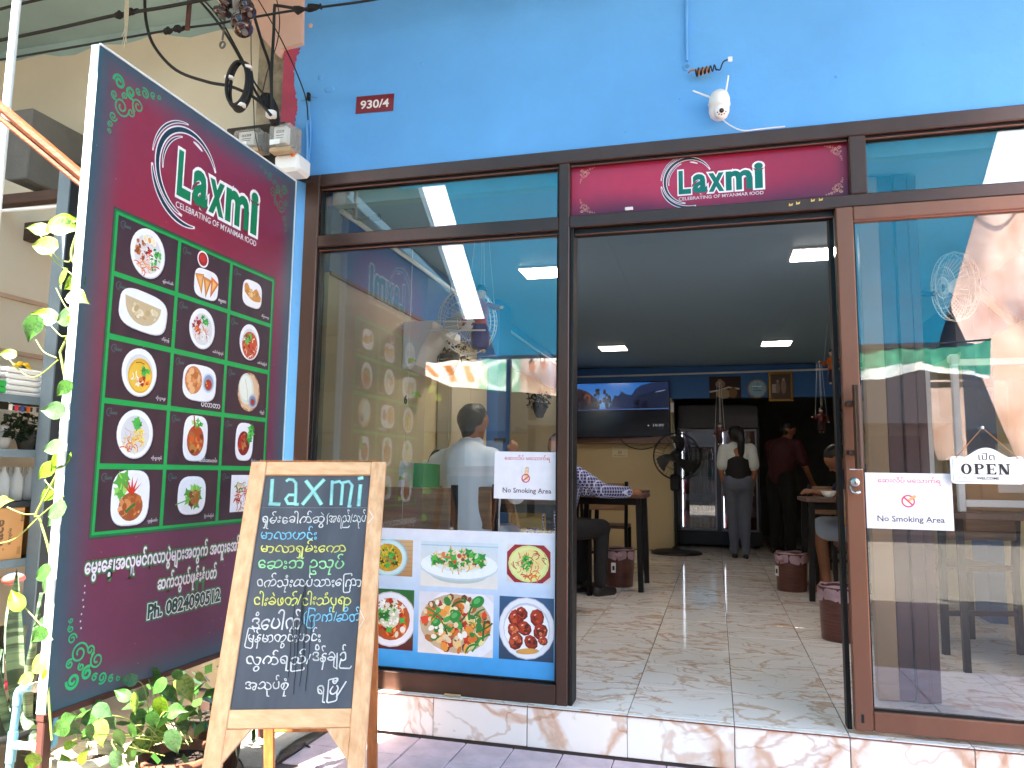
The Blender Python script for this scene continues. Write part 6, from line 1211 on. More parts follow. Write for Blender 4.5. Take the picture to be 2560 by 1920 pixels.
for i, col in enumerate(('d8d4cc', 'c4304c', '3c4a8a', 'c8642c', 'b8b4ac', 'c23a2c')):
    q = aX(22+15*i, 1010+2*i, -2.735); MB().prism([q, q+Vector((0, .017, 0)), q+Vector((0, .017, -.022)), q+Vector((0, .008, -.026)), q+Vector((0, 0, -.022))], (.001, 0, 0)).build('flag', mat('flag_'+col, col, .7), t)
for i, (px, py, s) in enumerate(((5, 1100, .035), (65, 1104, .04), (95, 1104, .03))):
    q = aX(px, py, -2.85); one('vase', ('white vase on the second rack shelf at the left edge', 'grey plant pot on the second rack shelf', 'dark plant pot on the second rack shelf near the post')[i], 'vase', MB().lathe([(.001, 0), (s*.6, 0), (s, s*1.2), (s*.7, s*2.2), (s*.5, s*2.6), (s*.6, s*2.9), (.001, s*2.8)], (q.x, q.y, 1.158), (0, 0, 1), 14), (M_WHITE, M_GREY, M_BLACK)[i])
for i in range(7):
    q = aX(8+17*i, 1200, -2.76-.06*(i % 2)); mb = MB().lathe([(.001, 0), (.024, 0), (.026, .05), (.024, .09), (.010, .12), (.010, .135), (.001, .136)], (q.x, q.y, .955), (0, 0, 1), 12)
    t = one('water_bottle', '%s clear water bottle from the left in the row above the carton' % ('first', 'second', 'third', 'fourth', 'fifth', 'sixth', 'seventh')[i], 'bottle', mb, mat('clear_pet', 'cfd8de', .12, alpha=.45), 'clear plastic water bottles on the rack')
MB().box((-3.15, -1.6, .93), (-2.707, -.03, .952), .002).build('shelf', M_RACKD, P_)
t = thing('carton', 'large tan cardboard carton printed grace simple on the rack', 'box', (-2.85, -.8, .72)); MB().box((-3.1, -1.15, .724), (-2.712, -.62, .93), .003).build('carton', mat('tan_cardboard', 'c08a4c', .8, var=.06), t); MB().box((-3.1, -.54, .724), (-2.712, -.2, .93), .003).build('carton', MATS['tan_cardboard'], t)
pr = PR((-2.7515, -.70, .73), (0, 0, -1), (0, 1, 0)); pr = PR((-2.7115, -.60, .724), (0, 0, 1), (0, -1, 0))
pr.text('grace', .03, .095, .05, .13, '5c4630', .03, 2); pr.text('simple', .06, .07, .022, .065, '5c4630', .02, 2); pr.text('B00A', .15, .025, .014, .035, '5c4630', .02, 1); pr.rect(.02, .03, .05, .045, '9a7446'); pr.build('print', PAPER, t)
t = thing('plastic_chair', 'dark pink plastic chair pushed under the rack, holding a striped bag', 'chair', (-2.5, -1.0, 0)); MK = mat('pink_red_plastic', 'a8243c', .4); a, b_ = aX(-30, 1480, -2.45), aX(60, 1395, -2.45)
MB().box((-2.62, a.y, .30), (-2.45, b_.y, .33), .01).build('seat', MK, t); MB().box((-2.70, a.y, .3305), (-2.66, b_.y+.03, .69), .01).build('backrest', MK, t)
for x in (-2.6, -2.48):
    for y in (a.y+.02, b_.y-.04): MB().box((x, y, 0), (x+.02, y+.02, .2995)).build('leg', MK, t)
one('striped_bag', 'red and blue striped plastic bag on the pink chair', 'bag', MB().ell(aX(34, 1447, -2.5), (.03, .045, .022), 14, 10), mat('striped_red_blue', 'c86a60', .5, var=.4, scale=3, col2='5a74a8', stretch=(1, 1, 12), thr=(.48, .52)))
# white pole, brown rail, pipes
one('white_pole', 'sunlit white metal pole at the left edge of the pavement', 'pole', MB().tube([(-2.283, -1.22, -.01), (-2.283, -1.22, 3.44)], .0135, 14), M_WMETAL)
t = thing('wooden_rail', 'varnished orange brown wooden rail sloping down to the top of the menu sign', 'rail', tuple(aY(0, 262, -1.3))); MR = wood('varnished_rail', '7a3c1c', '552812', .3, axis=0)
MB().bar(aY(-40, 232, -1.32), aY(223, 455, -1.30), .03, .034, (0, -1, .3), .008).build('bar', MR, t); MB().bar(aY(-40, 262, -1.32), aY(223, 478, -1.30), .018, .014, (0, -1, .3), .004).build('moulding', MR, t)
M_PVC = mat('blue_pvc', '6fa6bf', .4, var=.08); t = thing('water_pipe', 'pale blue PVC water pipe with elbow and tee beside the menu sign leg', 'pipe', tuple(aY(25, 1860, -1.3)))
q = lambda x, y: aY(x, y, -1.28)
MB().tube(spline([q(90, 1718), q(62, 1720), q(47, 1732), q(43, 1762)], 5), .0125, 12).build('elbow', M_PVC, t); MB().tube([q(43, 1762), q(33, 1835)], .0105, 12).build('pipe', M_PVC, t); MB().tube([q(34, 1828), q(26, 1905)], .0135, 12).build('tee', M_PVC, t); MB().tube([q(26, 1900), q(20, 1960)], .0105, 12).build('pipe', M_PVC, t)
MB().tube([q(30, 1862), q(52, 1864)], .0125, 12).build('tee_branch', M_PVC, t); MB().tube([q(50, 1864), q(118, 1868)], .0105, 12).build('pipe', M_WMETAL, t); MB().tube(spline([q(112, 1868), q(128, 1862), q(134, 1845), q(134, 1790)], 5), .0115, 12).build('elbow', M_PVC, t)
MB().tube([q(88, 1718), q(105, 1716)], .015, 10).build('cloth_wrap', mat('grey_rag', 'b5aba4', .9, bump=1), t)

# ================================================================= plants
def leafmat(name, col, col2, tr=.35, thr=(.42, .55)): return mat(name, col, .38, var=.2, scale=9, col2=col2, trans=tr, thr=thr)
LM = [leafmat('lime_leaf', '68861a', '4a6c18', .35), leafmat('green_leaf', '3a6326', '28491f', .25), leafmat('variegated_leaf', '77903a', '34591f', .3, (.46, .52)), leafmat('pale_cream_leaf', '8a9648', '60782e', .3), leafmat('grey_green_leaf', '4a6a42', '3a5834', .25)]
def leaf_mesh():
    """pothos leaf: heart outline, folded along the midrib, drooping tip; unit length along +x"""
    mb = MB(); n = 9; W_ = [0.0, .27, .36, .385, .36, .30, .22, .13, .055, 0.0]; vs = []
    for i in range(n+1):
        t_ = i/n; x = t_-(.08*math.sin(math.pi*t_)**2 if i < 3 else 0); z0 = -.22*t_*t_+.04; w = W_[i]
        for j in (-2, -1, 0, 1, 2): s_ = j/2; vs.append((x-(.10 if i <= 1 and j else 0)*abs(s_)+0, w*s_, z0+.16*abs(s_)*w*1.6-.06*abs(s_)**2*math.sin(t_*6)))
    fs = [(i*5+j, i*5+j+1, (i+1)*5+j+1, (i+1)*5+j) for i in range(n) for j in range(4)]
    mb.add(vs, fs, None, True); return mb
LME = [leaf_mesh().mesh('leaf', m) for m in LM]
def leaf(parent, p, L, tip, nrm, k, rr):
    """leaf with base at p, length L, pointing to tip"""
    x = Vector(tip).normalized(); n = Vector(nrm); n = (n-x*n.dot(x)).normalized(); y = n.cross(x)
    M_ = Matrix((x*L, y*L*rr.uniform(.85, 1.1), n*L)).transposed().to_4x4(); M_.translation = p
    o = link(bpy.data.objects.new('leaf', LME[k])); o.parent = parent; o.matrix_local = wmat(parent).inverted() @ M_; return o
rr = random.Random(21)
def leaves(parent, L, Xf, stemmat):
    """L: leaf centre px, py, length px, tip angle in the picture, material"""
    out = []
    for (px, py, ln, ang, k) in L:
        X = Xf(px, py); c = X; dist = (c-EYE).dot(_f); Lm = ln/FPX*dist*1.12; a = math.radians(ang)
        tip = (CR*math.cos(a)+CU*math.sin(a))+_f*rr.uniform(-.35, .35); tip.normalize(); nrm = -_f*1+CU*rr.uniform(.2, .9)+CR*rr.uniform(-.5, .5)
        base = c-tip*Lm*.5; leaf(parent, base, Lm, tip, nrm, k, rr); out.append(base)
    return out
M_STEM = mat('vine_stem', '8c9a4a', .5, var=.2)
t = thing('pothos_vine', 'pothos vine with lime and green leaves climbing the left edge of the menu sign', 'plant', (-1.95, -1.3, .3))
VL = [(91, 572, 50, 165, 2), (160, 556, 78, 15, 0), (168, 568, 66, -5, 2), (106, 614, 66, 172, 3), (200, 640, 26, -100, 4), (156, 700, 52, -130, 2), (182, 709, 55, -155, 0), (198, 746, 52, -20, 3), (104, 790, 62, 160, 0), (80, 824, 60, -105, 1), (160, 795, 56, 190, 4), (187, 806, 32, -60, 0), (15, 885, 38, 170, 0), (169, 914, 42, -135, 0), (157, 974, 46, -140, 1), (128, 1026, 50, 175, 4), (128, 1120, 48, 190, 4), (146, 1155, 60, -135, 0), (113, 1180, 46, -140, 0), (122, 1236, 66, -145, 0), (10, 1255, 48, 20, 3), (137, 1280, 56, 200, 4), (137, 1300, 52, -150, 4), (104, 1435, 56, 200, 1), (116, 1466, 52, -140, 4), (38, 1497, 54, 125, 0), (108, 1560, 50, 190, 4), (95, 1590, 40, -140, 1), (92, 1664, 52, -150, 3), (110, 1692, 30, -120, 0), (84, 1905, 44, -100, 0), (60, 1700, 40, 200, 3)]
vX = lambda px, py: aY(px, py, -1.36+.05*math.sin(px*.7+py))
bs = leaves(t, VL, vX, M_STEM)
stem = [(205, 560), (190, 590), (178, 640), (198, 690), (188, 760), (190, 800), (165, 850), (150, 880), (170, 1000), (168, 1110), (150, 1170), (90, 1285), (100, 1300), (130, 1420), (125, 1580), (120, 1700), (130, 1850)]
MB().tube(spline([aY(x, y, -1.33) for x, y in stem[:8]], 5), .0035, 6).build('stem', M_STEM, t); MB().tube(spline([aY(x, y, -1.33) for x, y in stem[7:]], 5), .0035, 6).build('stem', M_STEM, t)
for l in ([(91, 575), (140, 640), (170, 655), (178, 645)], [(125, 630), (135, 650), (185, 690)], [(140, 720), (160, 760), (182, 790)], [(90, 850), (110, 880), (142, 895)], [(115, 800), (150, 838), (165, 840)], [(15, 890), (60, 935), (95, 940), (145, 900)], [(18, 1268), (60, 1285), (92, 1285)], [(160, 1240), (100, 1290), (40, 1345), (-10, 1360)], [(58, 1515), (100, 1560), (132, 1600)], [(112, 1200), (130, 1222), (158, 1240)]): MB().tube(cv(l, -1.34, 5), .002, 5).build('petiole', M_STEM, t)
t = thing('pothos_plant', 'bushy potted pothos with sunlit heart shaped leaves under the menu sign', 'plant', (-1.68, -1.0, .2))
UL = [(384, 1699, 50, -80, 1), (337, 1764, 54, -110, 2), (402, 1771, 50, -90, 0), (466, 1726, 64, -60, 3), (504, 1694, 28, -30, 3), (411, 1726, 38, -50, 1), (219, 1798, 48, 200, 1), (174, 1796, 42, 30, 1), (149, 1823, 48, -150, 1), (188, 1821, 44, -60, 4), (253, 1837, 58, -85, 3), (226, 1835, 38, -90, 1), (178, 1862, 30, 10, 0), (303, 1735, 42, 150, 1), (407, 1837, 50, -20, 0), (375, 1842, 44, -120, 1), (335, 1872, 52, 200, 2), (371, 1875, 54, -50, 2), (445, 1778, 48, 10, 1), (384, 1803, 42, -80, 1), (436, 1858, 60, -80, 4), (423, 1895, 52, -70, 3), (300, 1850, 50, -100, 1), (350, 1800, 44, -70, 1), (320, 1700, 36, 170, 4), (445, 1690, 30, -80, 1), (260, 1780, 44, -30, 4), (290, 1905, 44, -90, 4), (460, 1820, 44, -70, 4), (480, 1780, 34, -20, 1), (350, 1735, 36, 180, 4), (240, 1760, 30, 160, 4), (210, 1890, 30, 60, 0), (160, 1900, 34, 120, 0), (395, 1720, 44, -140, 1), (430, 1740, 44, -40, 1), (330, 1830, 40, 240, 1), (280, 1810, 38, 300, 4)]
bs = leaves(t, UL, lambda px, py: aX(px, py, -1.70+.10*math.sin(px*1.3+py*.7)), M_STEM)
root = Vector((-1.68, -1.02, .22))
for b_ in bs[::3]: MB().tube(spline([root+Vector((rr.uniform(-.06, .06), rr.uniform(-.1, .15), 0)), root.lerp(b_, .55)+Vector((rr.uniform(-.05, .05), rr.uniform(-.05, .05), .05)), b_], 5), .0017, 5).build('petiole', M_STEM, t)
mb = MB()
for i in range(240):
    c = Vector((rr.uniform(-2.0, -1.6), rr.uniform(-1.25, -.35), rr.uniform(.1, .36))); d = Vector((rr.gauss(0, 1), rr.gauss(0, 1), rr.gauss(-.4, 1))).normalized()*.032; e = d.cross(Vector((rr.random(), rr.random(), 1))).normalized()*.018; mb.add([c-d, c-e, c+d, c+e], [(0, 1, 2, 3)])
mb.build('undergrowth', LM[1], t, kind='stuff')
def pot(x, y, r, h, m, label, z=0.):
    t = thing('plant_pot', label, 'plant pot', (x, y, z), 0, 'plant pots under the menu sign'); MB().lathe([(.001, 0), (r*.75, 0), (r*.95, h*.85), (r*1.06, h*.86), (r*1.08, h), (r*.96, h), (r*.9, h*.86), (.001, h*.85)], (x, y, z), (0, 0, 1), 26).build('pot', m, t); MB().lathe([(.001, h*.87), (r*.9, h*.87)], (x, y, z), (0, 0, 1), 20).build('soil', mat('dark_soil', '2c2019', .95, bump=1), t); return t
pot(-1.78, -1.20, .085, .275, mat('cream_woven_pot', 'cdbc9c', .7, var=.25, scale=4, stretch=(1, 1, 16), bump=.6, bscale=30), 'cream woven look planter at the foot of the menu sign'); pot(-1.66, -.95, .11, .2, mat('terracotta', '7c4a34', .8, var=.25), 'dark terracotta pot under the pothos leaves'); pot(-2.3, -1.05, .14, .25, M_BLACK, 'black plant pot holding the snake plant'); pot(-1.78, -.62, .12, .22, mat('dark_glazed_pot', '35231d', .4), 'dark glazed pot half hidden beneath the menu sign')
# snake plant
t = thing('snake_plant', 'tall snake plant with banded dark green blades at the lower left', 'plant', (-2.3, -1.05, .24))
m = mat('banded_green_blade', '5f7558', .45, var=.3, scale=3, col2='2f4230', stretch=(1, 1, 14), thr=(.45, .55)); m2 = mat('dark_blade', '38402e', .5, var=.4, scale=3, stretch=(1, 1, 8))
for i, (px, py, qx, qy, w) in enumerate(((20, 1880, -20, 1400, .045), (60, 1880, 55, 1420, .05), (70, 1900, 120, 1480, .05), (30, 1860, 80, 1560, .04), (90, 1880, 30, 1500, .045), (50, 1900, -10, 1560, .05), (40, 1880, 130, 1600, .035), (80, 1880, 90, 1640, .05), (20, 1900, 20, 1620, .04), (10, 1880, 60, 1700, .04), (75, 1860, 105, 1560, .03), (0, 1900, -30, 1500, .05))):
    a, b_ = aY(px, py, -1.05+.04*(i % 4)), aY(qx, qy, -1.12+.06*(i % 5))
    def f_(u, v, a=a, b_=b_, w=w, i=i): c = a.lerp(b_, v)+Vector((0, -.03*math.sin(v*2.5), 0)); ww = w*(.5+.6*math.sin(min(1, v*1.2)*2.2))*(1-v**5); return c+Vector((math.cos(i), math.sin(i), 0))*(u-.5)*ww+Vector((-math.sin(i), math.cos(i), 0))*.012*(1-4*(u-.5)**2)
    MB().sheet(f_, 4, 10).build('blade', m if i % 3 else m2, t)
t = thing('shelf_plant', 'dark leafy pot plant on the second rack shelf', 'plant', (-2.85, -.75, 1.2)); mb = MB()
for i in range(150):
    q = aX(rr.uniform(10, 112), rr.uniform(1035, 1100), -2.8+rr.uniform(-.08, .04)); d = Vector((rr.gauss(0, 1), rr.gauss(0, 1), rr.gauss(0, 1))).normalized()*.022; e = d.cross(Vector((rr.random(), rr.random(), 1))).normalized()*.011; mb.add([q-d, q-e, q+d, q+e], [(0, 1, 2, 3)])
mb.build('foliage', mat('deep_green_foliage', '26361f', .6, var=.4), t, kind='stuff')
# stones, rubble and the broken slab
def rock(x, y, r, label, m=None):
    mb = MB().ell((x, y, r*.5), (r, r*.8, r*.6), 14, 9); mb.v = [tuple(Vector(v)+Vector((math.sin(v[1]*70+x*9), math.cos(v[0]*80), math.sin(v[0]*60+v[1]*50)))*r*.07) for v in mb.v]; return one('stone', label, 'stone', mb, m or mat('pale_stone', '8f8375', .9, var=.35, scale=12, bump=.8), 'stones beside the menu sign')
for i, (px, py, r_) in enumerate(((478, 1850, .07), (455, 1900, .05), (505, 1835, .03), (540, 1810, .035), (440, 1830, .05), (595, 1815, .05), (560, 1835, .02))): q = aZ(px, py, .02); rock(q.x, q.y, r_, ('large pale stone behind the chalk board leg', 'rounded stone at the foot of the pothos', 'small stone beside the large pale one', 'stone in the shade left of the chalk board', 'stone under the hanging leaves', 'pale rag like stone seen under the chalk board', 'tiny stone chip on the broken slab')[i])
pp = [aZ(x, y, 0) for x, y in ((560, 1920), (560, 1850), (600, 1825), (655, 1812), (760, 1812), (800, 1822), (740, 1850), (700, 1880), (680, 1925))]
one('concrete_slab', 'cracked grey concrete slab showing beneath the chalk board', 'slab', MB().prism([(p.x, p.y, .001) for p in pp], (0, 0, .007)), mat('pale_concrete', '9c978c', .9, var=.2, scale=6, bump=.4))
one('broken_edge', 'dark crack and broken mortar between slab and mauve tiles', 'rubble', MB().tube([aZ(x, y, .006) for x, y in ((690, 1905), (706, 1890), (722, 1885), (738, 1872), (748, 1868), (762, 1860), (775, 1868))], [.004, .011, .008, .014, .011, .007, .003], 7), mat('dark_mortar', '4a4038', .95, bump=1))
one('cable', 'black cable looping on the ground at the foot of the chalk board', 'cable', MB().tube(spline([aZ(x, y, .012) for x, y in ((555, 1930), (562, 1905), (580, 1892), (600, 1900), (612, 1925))], 6), .004, 6), M_CABLE)
# ================================================================= people
SKIN = mat('brown_skin', '9c6648', .55, var=.06, scale=8); HAIR = mat('black_hair', '14100f', .45, var=.3, scale=40, stretch=(1, 1, .2), bump=.6, bscale=90)
def V3(*a): return Vector(a)
class Fig:
    """local frame: facing +y, turned by rz about the base point"""
    def __init__(s, x, y, z, rz, k, name, label):
        s.M = Matrix.Translation((x, y, z)) @ Matrix.Rotation(rz, 4, 'Z'); s.k = k; s.t = thing(name, label, 'person', (x, y, z), rz); s.R3 = s.M.to_3x3()
    def __call__(s, a, b, c): return s.M @ (Vector((a, b, c))*s.k)
    def e(s, c, r, tilt=None):
        # ellipsoid turned with the figure
        m = MB(); return (s(*c), tuple(x*s.k for x in r))
    def hand(s, p, d, palm, m=None, L=.085, out=None):
        """palm and five curled fingers from the wrist p along d"""
        d = Vector(d).normalized(); n = Vector(palm).normalized(); w = d.cross(n).normalized(); k = s.k; pr = []
        pr.append((p, p+d*.07*k, .022*k, .026*k)); pr.append((p+w*.015*k, p+d*.075*k+w*.022*k, .015*k, .013*k)); pr.append((p-w*.015*k, p+d*.075*k-w*.022*k, .015*k, .013*k))
        for i, (o, l) in enumerate(((.027, .055), (.009, .064), (-.009, .06), (-.026, .046))):
            a = p+d*.075*k+w*o*k; b_ = a+(d*.8+n*.25)*l*.5*k; c = b_+(d*.5+n*.8)*l*.5*k; pr += [(a, b_, .0085*k, .0078*k), (b_, c, .0078*k, .0065*k)]
        a = p+d*.025*k+w*.028*k; b_ = a+(d*.6+w*.6+n*.2)*.035*k; pr += [(a, b_, .011*k, .0095*k), (b_, b_+(d*.9+n*.3)*.028*k, .0095*k, .0075*k)]
        return pr
    def head(s, c, look, hair, female=False):
        """head prims, then hair, ears and face features; c = centre of the skull, look = facing direction (local)"""
        k = s.k; c = s(*c); f = (s.R3 @ Vector(look)).normalized(); side = f.cross(Vector((0, 0, 1))).normalized(); up = side.cross(f).normalized()
        s.hc, s.hf, s.hs, s.hu = c, f, side, up
        return [(c+f*.012*k+up*.01*k, c-up*.0*k, .086*k, .084*k), (c-up*.01*k+f*.02*k, c-up*.075*k+f*.045*k, .07*k, .045*k), (c+up*.02*k-f*.02*k, c+up*.0*k-f*.025*k, .085*k, .083*k),
                (c+f*.095*k-up*.02*k, c+f*.108*k-up*.035*k, .010*k, .013*k), (c+side*.085*k-up*.025*k, c+side*.09*k+up*.005*k, .012*k, .014*k), (c-side*.085*k-up*.025*k, c-side*.09*k+up*.005*k, .012*k, .014*k), (c+f*.085*k-up*.06*k-side*.015*k, c+f*.085*k-up*.06*k+side*.015*k, .009*k, .009*k)]
    def face(s):
        k = s.k
        for q in (-1, 1): MB().ell(s.hc+s.hf*.083*k+s.hs*q*.032*k+s.hu*.0*k, .009*k, 8, 6).build('eye', M_BLACK, s.t)
# ---- man in the white shirt, seated, back to the window
f = Fig(-1.45, 1.28, .165, -.12, 1., 'person', 'seated man in a white shirt seen from behind through the left window')
hp = f.head((.0, .06, 1.235), (.25, 1, -.12), None)
body = hp+[(f(0, 0, 1.05), f(0, .04, 1.17), .058, .055), (f(0, -.02, .62), f(0, -.01, .98), .13, .14), (f(-.13, 0, 1.0), f(.13, 0, 1.0), .07, .07), (f(0, -.02, .52), f(0, .02, .55), .15, .15)]
for sg in (-1, 1):
    body += [(f(sg*.09, .0, .52), f(sg*.12, .38, .52), .085, .06), (f(sg*.12, .38, .52), f(sg*.13, .40, .08), .055, .038), (f(sg*.13, .38, .03), f(sg*.13, .52, .025), .032, .028)]
L = f(-.20, .0, .98), f(-.24, .1, .78), f(-.1, .36, .80); Rr_ = f(.19, .0, .98), f(.27, .10, .80), f(.20, .22, 1.02)
for (a, b_, c) in (L, Rr_): body += [(a, b_, .052, .042), (b_, c, .042, .028)]
body += f.hand(Rr_[2], (.1, .25, 1), (-.4, .3, 0)); body += f.hand(L[2], (.6, 1, 0), (0, 0, -1))
blob('body', body, SKIN, f.t, .011, 3); f.face()
WS = mat('white_shirt', 'dfe4ea', .75, var=.05, scale=5, bump=.1, bscale=30)
sh = [(f(0, -.035, .60), f(0, -.025, .96), .165, .165), (f(-.10, -.025, .62), f(-.12, -.01, .98), .115, .10), (f(.10, -.025, .62), f(.12, -.01, .98), .115, .10), (f(-.15, 0, 1.0), f(.15, 0, 1.0), .078, .078), (f(0, .0, 1.03), f(0, .01, 1.075), .10, .066), (f(0, -.04, .50), f(0, -.03, .6), .17, .17), (L[0], L[1], .072, .062), (L[1], L[1].lerp(L[2], .8), .06, .045), (Rr_[0], Rr_[1], .072, .062), (Rr_[1], Rr_[1].lerp(Rr_[2], .75), .06, .045)]
blob('shirt', sh, WS, f.t, .011, 4, wrinkle=.006, wfreq=22, seed=3)
blob('collar', [(f(-.04, .02, 1.10), f(.04, .02, 1.10), .045, .045), (f(0, -.01, 1.09), f(0, .03, 1.11), .055, .055)], WS, f.t, .009, 2)
tr = mat('pale_blue_trousers', 'b9c3d2', .8, var=.06); blob('trousers', [(f(0, -.03, .49), f(0, .02, .50), .165, .16)]+[(f(sg*.09, .0, .52), f(sg*.12, .38, .53), .10, .078) for sg in (-1, 1)]+[(f(sg*.12, .38, .52), f(sg*.13, .40, .12), .07, .055) for sg in (-1, 1)], tr, f.t, .014, 3, wrinkle=.004)
c, F_, u_ = f.hc, f.hf, f.hu
blob('hair', [(c+u_*.03-F_*.02, c+u_*.02-F_*.028, .088, .092), (c-u_*.03-F_*.045, c-u_*.07-F_*.04, .066, .05), (c+u_*.06+F_*.02, c+u_*.055+F_*.03, .066, .06)], HAIR, f.t, .008, 2, wrinkle=.003, wfreq=60)
t = thing('mobile_phone', 'black mobile phone held by the man in white', 'phone', tuple(Rr_[2])); q = Rr_[2]+Vector((-.05, .0, .11)); MB().box(q-Vector((.075, .004, .014)), q+Vector((.0, .004, .014)), .003).build('body', M_BLACK, t)
# ---- checked shirt person leaning on the table, maroon cap
f = Fig(-1.22, 2.6, .165, -.75, 1., 'person', 'seated person in a blue checked shirt and dark cap leaning on a table')
hp = f.head((-.13, .17, 1.13), (-.1, 1, -.3), None)
body = hp+[(f(-.04, .12, .95), f(-.1, .15, 1.06), .055, .05), (f(0, 0, .56), f(0, .12, .9), .13, .13), (f(-.13, .12, .92), f(.13, .12, .92), .065, .065), (f(0, -.03, .5), f(0, 0, .52), .14, .14)]
for sg in (-1, 1): body += [(f(sg*.09, 0, .5), f(sg*.11, .4, .5), .08, .058), (f(sg*.11, .4, .5), f(sg*.12, .38, .08), .052, .036), (f(sg*.12, .36, .03), f(sg*.12, .5, .025), .03, .027)]
A1 = f(.18, .12, .92), f(.26, .28, .80), f(.30, .52, .79); A2 = f(-.18, .12, .92), f(-.24, .26, .79), f(-.02, .42, .79)
for (a, b_, c) in (A1, A2): body += [(a, b_, .05, .042), (b_, c, .042, .028)]
body += f.hand(A1[2], f.R3 @ V3(.1, 1, .05), (0, 0, -1)); body += f.hand(A2[2], f.R3 @ V3(.8, .6, .05), (0, 0, -1)); blob('body', body, SKIN, f.t, .011, 3); f.face()
CK = mat('checked_shirt', '3d3a72', .8, var=.02); n = CK.node_tree.nodes; l = CK.node_tree.links; tc = n.new('ShaderNodeTexCoord'); sp = n.new('ShaderNodeSeparateXYZ'); l.new(tc.outputs['Object'], sp.inputs[0]); res = []
for i_, fr_ in ((0, 42.), (2, 42.), (1, 42.)):
    m1 = n.new('ShaderNodeMath'); m1.operation = 'MULTIPLY'; m1.inputs[1].default_value = fr_; l.new(sp.outputs[i_], m1.inputs[0]); m2 = n.new('ShaderNodeMath'); m2.operation = 'FRACT'; l.new(m1.outputs[0], m2.inputs[0]); m3 = n.new('ShaderNodeMath'); m3.operation = 'GREATER_THAN'; m3.inputs[1].default_value = .86; l.new(m2.outputs[0], m3.inputs[0]); res.append(m3)
ma = n.new('ShaderNodeMath'); ma.operation = 'MAXIMUM'; l.new(res[0].outputs[0], ma.inputs[0]); l.new(res[1].outputs[0], ma.inputs[1]); mi = n.new('ShaderNodeMix'); mi.data_type = 'RGBA'; mi.inputs[6].default_value = (*lin('35336a'), 1); mi.inputs[7].default_value = (*lin('c9cde6'), 1); mb_ = n.new('ShaderNodeMath'); mb_.operation = 'MAXIMUM'; l.new(ma.outputs[0], mb_.inputs[0]); l.new(res[2].outputs[0], mb_.inputs[1]); l.new(mb_.outputs[0], mi.inputs[0]); l.new(mi.outputs[2], n['Principled BSDF'].inputs['Base Color'])
blob('shirt', [(f(0, -.01, .52), f(0, .11, .88), .165, .155), (f(-.14, .12, .92), f(.14, .12, .92), .076, .076), (f(0, -.03, .46), f(0, -.02, .56), .17, .165), (f(0, .14, .95), f(0, .16, .98), .09, .07)]+[x for (a, b_, c) in (A1, A2) for x in ((a, b_, .068, .06), (b_, b_.lerp(c, .9), .058, .046))], CK, f.t, .012, 3, wrinkle=.005, seed=8)
blob('trousers', [(f(0, -.03, .48), f(0, 0, .5), .155, .15)]+[(f(sg*.09, 0, .5), f(sg*.11, .4, .51), .095, .073) for sg in (-1, 1)]+[(f(sg*.11, .4, .5), f(sg*.12, .38, .1), .066, .05) for sg in (-1, 1)], mat('black_trousers', '1a171b', .8), f.t, .014, 3)
c, F_, u_ = f.hc, f.hf, f.hu; blob('cap', [(c+u_*.035, c+u_*.03-F_*.01, .092, .094), (c+u_*.035+F_*.07, c+u_*.03+F_*.13, .03, .014)], mat('maroon_cap', '4a1830', .7), f.t, .01, 2)
for sg in (-1, 1): blob('shoe', [(f(sg*.12, .35, .035), f(sg*.12, .5, .03), .042, .036)], mat('dark_shoe', '1c1718', .5), f.t, .012, 2)
# ---- woman standing, back to us
f = Fig(.245, 6.0, .165, .0, .93, 'person', 'woman with a ponytail, white and black top and grey jeans, standing by the fridge')
hp = f.head((-.02, .02, 1.50), (-.5, 1, -.1), None)
arm = lambda sg: (f(sg*.15, 0, 1.31), f(sg*.195, -.02, 1.05), f(sg*.165, .07, .83))
body = hp+[(f(0, 0, 1.32), f(-.01, .01, 1.43), .045, .042), (f(0, 0, .98), f(0, 0, 1.25), .105, .115), (f(-.11, 0, 1.32), f(.11, 0, 1.32), .05, .05), (f(-.05, 0, .9), f(.05, 0, .9), .12, .12)]
lg = lambda sg: (f(sg*.085, 0, .88), f(sg*.075, .02, .48), f(sg*(.07 if sg > 0 else .06), .0 if sg < 0 else -.04, .08))
for sg in (-1, 1):
    a, b_, c = arm(sg); body += [(a, b_, .04, .034), (b_, c, .033, .023)]; body += f.hand(c, f.R3 @ V3(0, .15, -1), f.R3 @ V3(-sg, .2, 0))
    a, b_, c = lg(sg); body += [(a, b_, .082, .055), (b_, c, .052, .034), (c+Vector((0, 0, -.03)), c+Vector((0, .14, -.048)), .032, .024)]
blob('body', body, SKIN, f.t, .012, 3); f.face()
blob('top', [(f(0, 0, .98), f(0, 0, 1.17), .128, .13), (f(-.06, 0, 1.0), f(-.07, 0, 1.19), .09, .085), (f(.06, 0, 1.0), f(.07, 0, 1.19), .09, .085)], mat('black_bodice', '141014', .7), f.t, .012, 3)
wt = mat('white_blouse', 'cfd3cf', .75, var=.05); blob('blouse_yoke', [(f(-.12, 0, 1.30), f(.12, 0, 1.30), .082, .082), (f(-.05, 0, 1.25), f(-.04, 0, 1.33), .11, .08), (f(.05, 0, 1.25), f(.04, 0, 1.33), .11, .08)]+[x for sg in (-1, 1) for x in ((arm(sg)[0], arm(sg)[0].lerp(arm(sg)[1], .7), .078, .072),)], wt, f.t, .012, 3, wrinkle=.005)
blob('jeans', [(f(-.05, 0, .90), f(.05, 0, .90), .132, .132), (f(0, 0, .95), f(0, 0, 1.0), .12, .118)]+[x for sg in (-1, 1) for x in ((lg(sg)[0], lg(sg)[1], .098, .068), (lg(sg)[1], lg(sg)[2], .066, .046))], mat('grey_jeans', '5d6270', .8, var=.15), f.t, .012, 3, wrinkle=.003)
